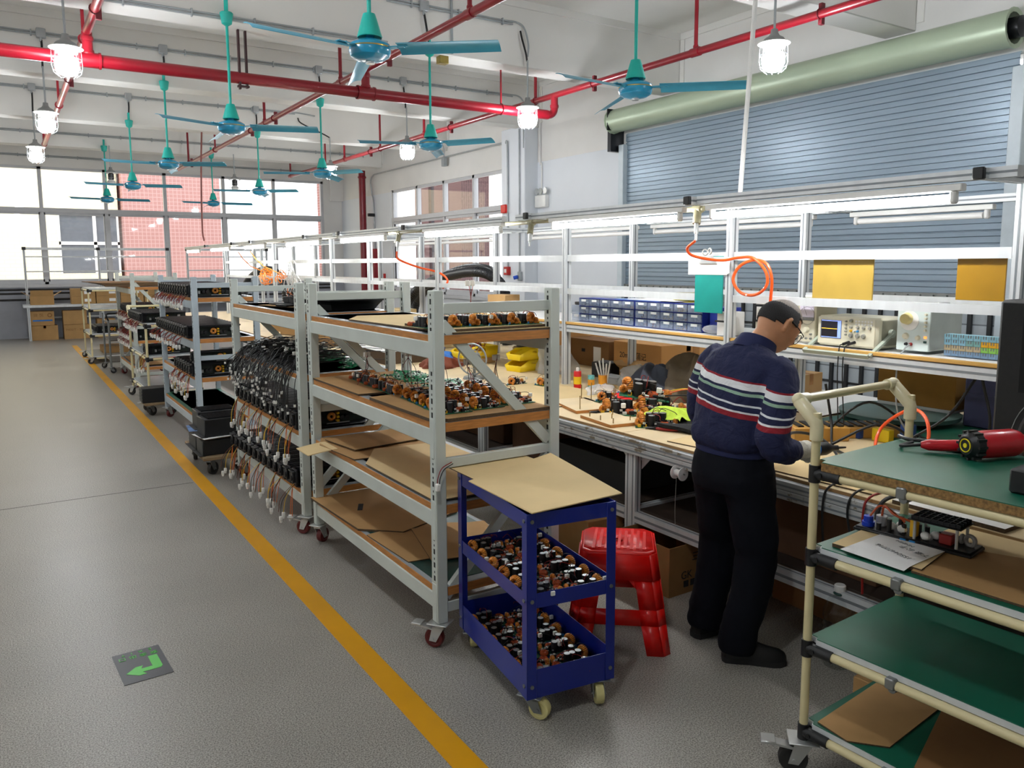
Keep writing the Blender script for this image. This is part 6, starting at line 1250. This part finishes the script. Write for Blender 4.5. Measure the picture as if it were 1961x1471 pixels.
t = thing('storage_bin', 'yellow stacking bin at the end post of the front shelf', 'bin', (4.0, 5.98, BT), .2)
def bin_(t, s, z=0, c_='yellow_bin'):
    m = MB(); w_, d_, h = .14*s, .22*s, .13*s; a = [(-w_*.8,-d_,0),(w_*.8,-d_,0),(w_*.8,d_,0),(-w_*.8,d_,0)]
    m.add([(x,y,z+q) for x,y,q in a]+[(-w_,-d_*1.05,z+h*.55),(w_,-d_*1.05,z+h*.55),(w_,-d_*.4,z+h),(w_,d_,z+h),(-w_,d_,z+h),(-w_,-d_*.4,z+h)], [(0,3,2,1),(0,1,5,4),(1,2,7,6,5),(2,3,8,7),(3,0,4,9,8)]); o = m.obj('bin_body', c_, t); sd = o.modifiers.new('t', 'SOLIDIFY'); sd.thickness = .005; return o
bin_(t, .75, 0); t.rotation_euler.z = -PI/2+.2
t = thing('storage_bin', 'yellow stacking bin resting on the lower yellow bin', 'bin', (4.02, 5.98, BT+.1), -PI/2+.1); bin_(t, .75)
t = thing('storage_bin', 'yellow bin full of wires farther back on the bench', 'bin', (3.9, 6.75, BT+.05), -PI/2); bin_(t, .9); tag(MB().box(3.75, 4.05, 6.6, 6.9, BT, BT+.05, .003).obj('support_carton', 'card'), 'flat carton under the wire filled yellow bin', 'box')
m = MB()
for k in range(26): a = rg.uniform(0, 6); m.k = k % 3; m.torus((3.88+rg.uniform(-.06,.06), 6.72+rg.uniform(-.08,.08), BT+.13+rg.uniform(0,.07)), (rg.uniform(-1,1), rg.uniform(-1,1), 1), rg.uniform(.04,.075), .003, 16, 4)
tag(m.obj('wire_coils', ['orange_wire', 'redwire', 'cable']), 'tangle of orange and black wires in the yellow bin', 'wires', kind='stuff')
t = thing('storage_bin', 'blue bin behind the circuit boards, seen through the front shelf', 'bin', (3.6, 7.3, BT), -PI/2); bin_(t, .9, 0, mat('blue plastic bin', '1f55c8', .4))
for k in range(5): t = thing('cable_reel', '%s cardboard flanged reel from the bottom of the stack behind yellow bins' % ORD[k+1], 'reel', (4.38+.015*(k % 2), 6.42, BT+.05*k), 0, 'stacked cable reels'); m = MB(); m.lathe([(0,0), (.21,0), (.21,.004), (.0,.004)], 28); m.lathe([(0,.041), (.21,.041), (.21,.045), (0,.045)], 28); m.obj('flange', 'card_light', t); m = MB(); m.lathe([(0,.004), (.18,.004), (.18,.041), (0,.041)], 28); m.obj('wound_cable', 'cable', t)
# right part of the bench
ywood = mat('yellow waxed wood', 'b98a3e', .6, var=.2, scale=8)
for k, (x, y, L, h) in enumerate([(3.75, 2.72, .3, .075), (4.05, 2.62, .32, .06)]):
    t = thing('wooden_fixture', '%s yellow wooden block fixture behind the orange hose loop' % ('left', 'right')[k], 'fixture', (x, y, BT), -.55); MB().box(-L/2, L/2, -.1, .1, 0, h, .004).obj('block', ywood, t); m = MB()
    for j in range(5): m.box(-.12+.055*j, -.09+.055*j, -.07, .07, h, h+.008)
    m.obj('contact_strip', 'black', t)
disc = thing('turntable', 'round dark green turntable disc on the bench behind the cream handle', 'turntable', (4.62, 2.76, BT)); m = MB(); m.lathe([(0,.03), (.34,.03), (.345,.055), (.335,.06), (0,.06)], 44); m.obj('disc', mat('grey green disc', '55706a', .5, var=.08), disc); m = MB(); m.lathe([(0,0), (.2,0), (.2,.03), (0,.03)], 30); m.obj('base', 'black', disc)
sheet('green_sheet', [(4.0,2.3), (4.0,3.05), (5.1,3.05), (5.1,1.9), (4.3,1.9)], BT, .0015, 'green_mat', 'green rubber sheet under the turntable disc', 'mat')
sheet('white_sheet', [(4.3,3.07), (4.3,3.7), (5.2,3.7), (5.2,3.07)], BT, .01, 'paper', 'white foam sheet behind the turntable disc', 'sheet')
b = carton('carton', 'brown carton under the shelf right of the cables', (4.95, 2.74, BT+.08), .4, .5, .25, 0, mat('ochre cardboard', '9a6f2c', .85, var=.08)); tag(MB().box(4.74, 5.16, 2.5, 2.98, BT+.062, BT+.08).obj('carton_stand', 'alu'), 'aluminium plate under the brown carton', 'plate')
for x, y in ((4.76,2.52), (4.76,2.96), (5.14,2.52), (5.14,2.96)): tag(MB().box(x-.015, x+.015, y-.015, y+.015, BT, BT+.062).obj('stand_foot', 'alu'), 'short foot under the aluminium plate', 'support', 'feet under the plate')
t = thing('storage_crate', 'dusky purple plastic crate right of the brown carton', 'crate', (4.95, 2.22, BT+.0)); m = MB(); m.box(-.2, .2, -.22, .22, 0, .3, .01); m.box(-.206, -.2, -.22, -.18, 0, .3); m.box(-.206, -.2, -.04, .0, 0, .3); m.box(-.208, -.2, -.22, .22, .18, .2); m.obj('crate_body', mat('dusky purple plastic', '4d4f78', .5), t)
carton('carton', 'small carton with label just right of the man behind the post', (4.98, 3.82, BT), .3, .3, .15, .1, 'card')
can('translucent blue bottle with white tube right of the cream handle', (4.05, 2.36, BT), .04, .1, mat('blue translucent bottle', '3a5fa8', .2, alpha=.8), mat('pale tube', 'cfe0e8', .4))
carton('carton', 'small bright yellow box behind the rack corner', (3.98, 2.46, BT), .05, .1, .07, 0, 'yellow_bin', tape=False)
t = thing('parts_tray', 'small blue tray left of the yellow box', 'tray', (3.98, 2.62, BT)); MB().box(-.06, .06, -.06, .06, 0, .05, .005).obj('tray_body', mat('navy tray', '1d3f82', .4), t)
t = thing('adapter', 'black power adapter with yellow label on the bench right of the man', 'adapter', (4.0, 3.2, BT), -.5); MB().box(-.05, .05, -.06, .06, 0, .07, .006).obj('case', 'black', t); MB().box(-.0508, -.05, .01, .04, .02, .05).obj('adapter_label', 'yellow', t)
for k, pts in enumerate([[(3.78,2.7,.8), (3.9,2.5,1.0), (4.1,2.35,.83), (3.9,2.2,.8)], [(3.7,2.63,1.1), (3.72,2.6,.9), (3.6,2.5,.8), (3.5,2.35,.79)], [(3.55,2.5,.8), (3.75,2.35,.92), (3.85,2.25,.86), (3.6,2.2,.8)], [(3.9,1.95,1.2), (3.85,2.05,1.0), (3.75,2.2,.85), (3.5,2.1,.8)], [(3.95,1.95,1.2), (3.95,1.9,.95), (4.0,2.05,.8), (4.2,2.4,.8)]]):
    tag(MB().tube(smooth_path(pts, 8), .007, 8).obj('power_cable', 'cable'), ['black cable arching behind the wooden fixtures', 'black cable dropping from the shelf edge to the bench', 'black cable curling beside the blue screwdriver', 'black cable hanging from shelf right, sweeping left', 'black cable hanging from shelf right, looping toward the disc'][k], 'cable')
sheet('foam_pad', [(2.97,1.35), (2.97,1.78), (3.3,1.8), (3.3,1.35)], BT, .016, 'white_plastic', 'white foam pads on the bench behind the rack', 'foam')
sheet('green_pad', [(2.96,.5), (2.96,1.28), (3.4,1.28), (3.4,.5)], BT, .01, mat('bright green pad', '0f7a4a', .5), 'bright green pad on the bench at the right edge', 'mat')
for k, (y, c_, dz) in enumerate([(2.05, 'cable', .2), (1.93, 'cable', .16), (1.86, 'redwire', .3), (1.8, 'rubber', .12)]):
    tag(MB().tube(smooth_path([(3.3,y-.12,BT+.012), (3.08,y-.03,BT+.02), (2.945,y,BT+.01), (2.915,y+.01,BZ-.08), (2.925,y-.03*(k % 2),BZ-.1-dz)], 6), .005 if k != 3 else .008, 8).obj('loose_lead', c_), ['black lead hanging over the bench edge nearest the man', 'second black lead hanging over the bench edge', 'red lead hanging over the bench edge above the rack module', 'broad grey lead hanging over the bench edge'][k], 'lead')
sp = thing('loudspeaker', 'tall black loudspeaker cabinet with brown woofer cone at the right edge', 'speaker', (3.32, 1.33, BT))
MB().box(0, .42, -.5, .26, 0, .82, .012).obj('cabinet', mat('black speaker cabinet', '121212', .7, var=.2, scale=40, bump=.1), sp)
MB().box(-.004, 0, -.2, .17, .46, .76, .02).obj('horn_recess', mat('matt black recess', '060606', .9), sp)
m = MB(); m.torus((-.002,-.05,.27), (1,0,0), .2, .014, 40, 8); w_ = m.obj('woofer_surround', 'rubber', sp)
m = MB(); m.torus((-.006,-.05,.27), (1,0,0), .235, .0015, 44, 5); m.obj('trim_ring', 'chrome', w_)
m = MB(); m.lathe([(.19,-.004), (.185,.004), (.17,-.002), (.155,.005), (.14,.0), (.12,.02), (.06,.05), (.05,.03), (0,.02)], 40, (0,-.05,.27), 'x'); m.obj('woofer_cone', mat('brown cone paper', '7a5a32', .7, var=.1), w_)
# ---------------------------------------------------------------- under the bench
b = carton('carton', 'open brown carton on the floor between stool and man', (3.06, 3.1, 0), .46, .4, .268, .02, mat('dull cardboard', '8f6a3c', .85, var=.08), True, flaps=(0,0,0,0)); b['label'] = 'open brown carton on the floor between stool and man'
note(b, '三端子', .055, (.02,-.2008,.19), (PI/2,0,0)); note(b, 'GK', .06, (-.1,-.2008,.1), (PI/2,0,0))
for k in range(5): MB().box(-.12+.05*k, -.085+.05*k, -.2012, -.2, .035, .07).obj('print_icon', 'ink', b)
note(b, 'AMPLIFIER', .026, (.08,-.2008,.018), (PI/2,0,0))
b = carton('carton', 'closed carton with handwriting half hidden by the red stool', (3.06, 3.7, 0), .58, .5, .268, -.08, mat('dull cardboard', '8f6a3c')); note(b, '8\n12', .06, (-.2908,.13,.17), (PI/2,0,-PI/2)); note(b, '只明16个', .05, (.05,-.2508,.22), (PI/2,0,0))
carton('carton', 'dark brown carton lying low under the bench behind the man', (3.42, 2.3, 0), .24, .62, .2, 0, 'card_dark'); 
b = bpy.data.objects['carton.%03d' % 0] if 'carton.%03d' % 0 in bpy.data.objects else None
b = carton('carton', 'big dark carton on the lower bench shelf right of the man', (3.3, 2.25, .353), .42, .7, .27, 0, mat('deep brown cardboard', '5a3c24', .85, var=.08))
b = carton('carton', 'printed amplifier carton at back of the lower bench shelf', (3.85, 2.3, .353), .3, .6, .36, 0, mat('dull cardboard', '8f6a3c')); note(b, 'AMPLIFIER MODULE', .045, (-.1508,.0,.26), (PI/2,0,-PI/2))
b = carton('carton', 'small carton with white label on the floor behind the bottle', (2.85, 1.62, 0), .2, .3, .12, .1, 'card'); MB().box(-.1012, -.1, -.08, .08, .03, .09).obj('shipping_label', 'paper', b)
for k, (x, y, w_, d_, h, m_) in enumerate([(3.4, 3.95, .6, .8, .2, 'black'), (3.5, 4.6, .7, .6, .25, 'deep brown cardboard'), (3.6, 5.5, .8, .8, .24, 'deep brown cardboard'), (3.4, 6.4, .6, .7, .28, 'dull cardboard')]):
    t = thing('storage_box', ['black flat case', 'dark box', 'broad dark box', 'brown box'][k]+' on the lower bench shelf '+['nearest the leg', 'behind the black case', 'behind the front shelf', 'deep behind second trolley'][k], 'box', (x, y, .353)); MB().box(-w_/2, w_/2, -d_/2, d_/2, 0, h, .006).obj('body', M_.get(m_) or MATS[m_], t)
t = thing('solder_spool', 'white solder spool hanging under the bench edge left of the man', 'spool', (2.925, 2.93, .655)); m = MB(); m.lathe([(.008,-.03), (.036,-.03), (.036,-.026), (.018,-.024), (.018,.024), (.036,.026), (.036,.03), (.008,.03)], 20, (0,0,0), 'y'); m.obj('spool', 'white_plastic', t); MB().tube([(0,-.04,0), (0,.04,0), (.02,.04,.02)], .004, 6).obj('axle', 'steel', t); MB().tube(smooth_path([(-.02,0,-.01), (-.022,0,-.1), (-.015,.01,-.2), (-.02,0,-.3)], 5), .0012, 4).obj('solder_wire', 'chrome', t)
# ---------------------------------------------------------------- ducts, far line clutter
def duct(label, pts, r):
    P = smooth_path(pts, 22); m = MB(); R = [r*(1.12 if i % 2 else .96) for i in range(len(P))]; m.tube(P, R, 12); tag(m.obj('corrugated_duct', mat('black corrugated hose', '15171b', .4, var=.1)), label, 'duct')
duct('front thick black corrugated duct arching over the bench', [(4.66,10.1,.8), (4.68,9.98,1.15), (4.7,9.65,1.4), (4.7,8.9,1.58), (4.7,8.1,1.66), (4.7,7.65,1.58), (4.7,7.42,1.34), (4.7,7.4,.85)], .06)
duct('rear black corrugated duct arching behind the front one', [(5.0,10.4,.8), (5.0,10.3,1.2), (5.0,9.7,1.5), (5.0,8.9,1.68), (5.0,8.2,1.64), (5.0,8.0,1.3), (5.0,7.95,.8)], .055)
duct('black corrugated duct arching at the far end of the line', [(4.7,18.7,.8), (4.7,18.5,1.3), (4.7,17.4,1.6), (4.7,16.3,1.62), (4.7,15.6,1.35), (4.7,15.5,.8)], .07)
for k in range(10):
    x, y = 3.99+.31*(k % 2), 8.3+.52*(k//2); carton('carton', 'pale small carton in the cluster on the bench below the ducts, %s pair, %s' % (ORD[k//2+1], ('aisle side', 'wall side')[k % 2]), (x, y, BT), .26, .42, .28+.06*((k*7) % 3), 0, 'card_light' if k % 3 else 'card', tape=False, group='cartons below the ducts', open_=k in (3, 6))
for k in range(4): carton('carton', '%s brown carton on the bench beside the blue grey trolley' % ORD[k+1], (3.48+.06*(k % 2), 9.3+.75*k, BT), .4, .5, .3, .1*k, 'card', tape=False, group='cartons beside the blue grey trolley')
sheet('foam_stack', rect(3.4, 7.6, .66, 1.1), BT, .12, mat('white packing foam', 'dfe0dd', .9, var=.1, scale=30, bump=.3), 'stack of white foam sheets on the bench behind second trolley', 'foam')
lump('cloth_heap', 'brown towel heap on the bench seen through the front shelf', 'cloth', (3.45, 6.6, BT), .2, .16, .1, mat('brown towel', '7a3f2c', .95), 21); lump('cloth_heap', 'blue cloth on the brown towel', 'cloth', (3.5, 6.66, BT+.07), .1, .1, .07, mat('blue cloth', '3f78c4', .9), 22)
t = thing('desk_fan', 'small grey fan unit seen between the front shelf braces', 'fan', (3.3, 5.75, BT), .6); m = MB(); m.torus((0,0,.17), (1,0,0), .13, .008, 26, 6); m.torus((0,0,.17), (1,0,0), .08, .003, 22, 5)
for k in range(10): a = PI*k/10; m.bar((-.01,.13*math.cos(a),.17+.13*math.sin(a)), (-.01,-.13*math.cos(a),.17-.13*math.sin(a)), .003, .003)
m.obj('guard', 'conduit', t); m = MB(); m.cyl((.0,0,.17), (.07,0,.17), .05, 16); m.obj('motor', 'steel', t); m = MB(); m.cyl((.04,0,0), (.04,0,.12), .014, 8); m.lathe([(0,0), (.1,0), (.09,.02), (0,.02)], 20, (.04,0,0)); m.obj('stand', 'steel', t)
carton('carton', 'small carton on the shelf rail right of the black ducts', (4.15, 6.6, SZ), .2, .25, .16, .2, 'card', tape=False); m = MB()
for j in range(3): m.k = j % 2; m.tube(smooth_path([(2.05+.02*j,3.62,LV[0]+.05), (2.06,3.6,LV[0]+.12), (2.05+.012*j,3.6,LV[0]+.2)], 4), .002, 5)
t = thing('wire_bundle', 'red and black lead with white plugs rising above the front shelf top', 'wires', (0,0,0)); m.obj('wires', ['redwire', 'cable'], t)
for k in range(2): MB().box(2.03+.03*k, 2.052+.03*k, 3.59, 3.61, LV[0]+.195, LV[0]+.225, .004).obj('connector', 'white_c', t)
m = MB()
for k in range(16): a = k*.4; m.torus((3.6+.05*math.cos(a*3), 11.5+.06*math.sin(a*2), 1.35+.02*k), (1, .3*math.sin(a), .2), .14+.02*math.sin(k), .006, 20, 4)
tag(m.obj('white_cable_bundle', 'white_plastic'), 'hank of white cable loops hanging above second trolley', 'cable')
# ---------------------------------------------------------------- between and behind the trolleys
R2 = pipe_rack('pipe_rack', 'cream pipe rack between the blue grey trolley and the farthest trolley', (1.42, 11.7, 0), 0, .6, 1.4, (.2, .62, 1.02), 1.16, True, 'laminate', 'alu', False, cat='rack')
for k in range(9): module(1.4, 10.4+k*.12, 1.057, 0, '%s black module from the front on the cream rack behind the blue grey trolley' % ORD[k+1], 'black modules on the middle cream rack', 2, k)
for k in range(2): module(1.455, 10.5+k*.13, .657, 0, '%s module on the lower shelf of the middle cream rack' % ORD[k+1], 'modules on middle cream rack lower shelf', 1, k)
def flat_trolley(label, x0, x1, y0, y1, z):
    t = thing('platform_trolley', label, 'trolley', (x0, y0, 0)); W, D = x1-x0, y1-y0; MB().box(0, W, 0, D, z-.03, z, .006).obj('deck', mat('worn plywood deck', '8c7658', .8, var=.2), t)
    for x in (.07, W-.07):
        for y in (.08, D-.08): caster(t, x, y, z-.03, .055, 'rubber', 'steel', rz=x*9+y)
    return t
flat_trolley('low platform trolley with black power units between second and blue grey trolleys', 1.3, 1.72, 6.72, 7.5, .17)
def power_box(label, x, y, z, w_=.38, d_=.24, h=.13, rz=0):
    t = thing('power_unit', label, 'electronics', (x, y, z), rz, 'black power units on the platform trolley'); MB().box(-w_/2, w_/2, -d_/2, d_/2, 0, h, .006).obj('case', 'black', t); m = MB()
    for k in range(9): m.box(-w_/2+.03, w_/2-.03, -d_/2+.02+k*(d_-.04)/8-.004, -d_/2+.02+k*(d_-.04)/8+.004, h, h+.012)
    m.obj('cooling_fin', 'black_metal', t); MB().box(-w_/2-.03, -w_/2+.02, -d_/2-.01, d_/2+.01, 0, .004).obj('mounting_plate', 'black', t)
power_box('lower front black unit on the platform trolley', 1.5, 6.9, .171); power_box('lower rear black unit on the platform trolley', 1.5, 7.2, .171, .38, .3, .14)
sheet('magazine', rect(1.5, 6.9, .42, .28, 10), .316, .006, 'paper', 'white printed papers on the lower front black unit', 'paper'); sheet('magazine', rect(1.5, 7.2, .44, .3, -6), .326, .006, mat('blue magazine', '5f7fae', .5, var=.4, scale=12), 'blue magazine on the lower rear black unit', 'paper')
power_box('upper front black finned unit on the platform trolley', 1.5, 6.92, .324, .34, .25, .15, .05); power_box('upper rear black finned unit on the platform trolley', 1.52, 7.24, .334, .34, .25, .15)
flat_trolley('low platform trolley half hidden behind the blue grey trolley', 1.3, 1.7, 9.85, 10.15, .16)
t = thing('power_unit', 'black finned stack on floor trolley left of the blue grey trolley', 'electronics', (1.48, 9.98, .161)); MB().box(-.2, .2, -.11, .11, 0, .17, .006).obj('case', 'black', t); m = MB()
for k in range(4): m.box(-.204, -.2, -.1, .1, .02+k*.036, .034+k*.036)
m.obj('cooling_fin', 'black_metal', t)
sheet('cardboard_sheet', rect(1.72, 7.6, .35, .3, 10), .02, .16, 'card', 'brown carton under the bottom board of the blue grey trolley')
st2 = thing('steel_trolley', 'dark steel wire trolley between farthest shelf and cream rack', 'trolley', (1.42, 14.25, 0))
for x in (0, .5):
    for y in (0, .8): MB().cyl((x,y,.1), (x,y,.95 if y else .86), .016, 10).obj('upright', 'steel', st2); caster(st2, x, y, .1, .045, 'rubber', 'steel', rz=x*5+y*3)
for z in (.18, .52, .8): MB().box(.01, .49, .01, .79, z, z+.02, .004).obj('tray', mat('scuffed steel tray', '77716a', .45, .5, var=.2), st2)
MB().tube(smooth_path([(0,0,.86), (-.03,-.05,.93), (0,-.02,.97), (.25,-.02,.97), (.5,-.02,.97), (.53,-.05,.93), (.5,0,.86)], 4), .014, 8).obj('push_handle', 'black', st2)
t = thing('plastic_stool', 'red plastic stool half hidden behind the steel trolley', 'stool', (2.4, 15.2, 0)); m = MB(); m.rings([[(x*s, y*s, z) for x, y in rect(0,0,.3,.3)] for s, z in ((1.25,0),(1.0,.45),(.9,.46))]); m.obj('stool_body', 'red_plastic', t)
R3 = pipe_rack('pipe_rack', 'cream pipe rack with grey boards by the end of the yellow line', (1.285, 17.1, 0), 0, .95, 1.3, (.1, .5, .95, 1.3), 1.3, False, 'laminate', 'alu', False)
for k in range(8): module(1.4+.0*k, 15.95+.1*k, .54, 0, '%s black board module on the cream rack by the yellow line end' % ORD[k+1], 'modules on the far cream rack', 0, k)
carton('carton', 'flat carton on the lowest board of the far cream rack', (1.75, 16.5, .141), .5, .6, .12, 0, 'card', tape=False)
# ---------------------------------------------------------------- bench along the far wall
fb = thing('workbench', 'aluminium bench with tall frame below the far window', 'workbench', (0, 21.4, 0))
MB().box(.4, 7.6, 0, .7, .77, .83, .004).obj('tabletop', 'alu', fb)
for x in (.5, 2.03, 3.58, 4.05, 6.06):
    for y in (.04, .64): m = MB(); profile(m, (x, y, 0), (x, y, .77), .05, .05, (1,0,0)); m.obj('leg', AL, fb)
    m = MB(); profile(m, (x*1.02, .64, .83), (x*1.02, .64, 2.14), .05, .05, (1,0,0)); m.obj('post', AL, fb); MB().box(x*1.02-.04, x*1.02+.04, .59, .69, 2.11, 2.18, .004).obj('end_cap', 'black', fb)
for a, b in ((.5, 3.58), (4.05, 6.06)):
    for z, h in ((2.14, .06), (1.95, .03), (1.6, .03), (.5, .04)): m = MB(); profile(m, (a*1.02, .64, z), (b*1.02, .64, z), .04, h, groove=False); m.obj('rail', AL, fb)
for r in range(2):
    for c in range(6): b = carton('carton', 'brown carton in the %s row on the far bench, %s from the left' % (('lower', 'upper')[r], ORD[c+1]), (1.64+.53*c, 21.65, .831+.182*r), .51, .4, .18, 0, 'card', tape=False, group='cartons in two rows on the far bench'); MB().box(.02, .16, -.2012, -.2, .05, .12).obj('shipping_label', 'paper', b)
b = carton('carton', 'single carton with open flaps at the left end of far bench', (.79, 21.65, .831), .48, .36, .2, 0, 'card', True, fa=(.32,.32,.1,.5))
b = carton('carton', 'upper printed carton with blue stripe under the far bench', (.77, 21.73, .345), .48, .4, .33, 0, 'card', tape=False); MB().box(-.2, .2, -.2015, -.2, .1, .135).obj('blue_stripe', mat('print blue', '1c6fc0', .6), b); note(b, '捷 悦', .09, (-.08,-.2008,.24), (PI/2,0,0), 'card_dark'); m = MB(); m.torus((.15,-.2,.24), (0,1,0), .04, .008, 20, 4); m.obj('print_mark', 'card_dark', b)
carton('carton', 'lower carton under the printed one below the far bench', (.8, 21.73, .0), .54, .44, .34, 0, 'card', tapecol='c7a878'); carton('carton', 'upper plain carton right of the printed one under far bench', (1.44, 21.73, .345), .5, .4, .33, 0, 'card', tape=False)
b = carton('carton', 'lower carton with handwriting right under far bench', (1.46, 21.73, 0), .54, .44, .34, 0, 'card', tape=False); note(b, 'P400/T - 20CC', .075, (0,-.2208,.22), (PI/2,0,0), 'card_dark')
carton('carton', 'third small carton under the far bench behind cream rack', (2.1, 21.7, 0), .4, .4, .45, 0, 'card', tape=False)
for z in (1.17, 1.08, .93): tag(MB().tube([(XL,YF-.045,z), (8.1,YF-.045,z)], .022, 8).obj('wall_trunking', 'rubber'), '%s dark trunking along the far wall below the window' % {1.17: 'top', 1.08: 'middle', .93: 'bottom'}[z], 'trunking')
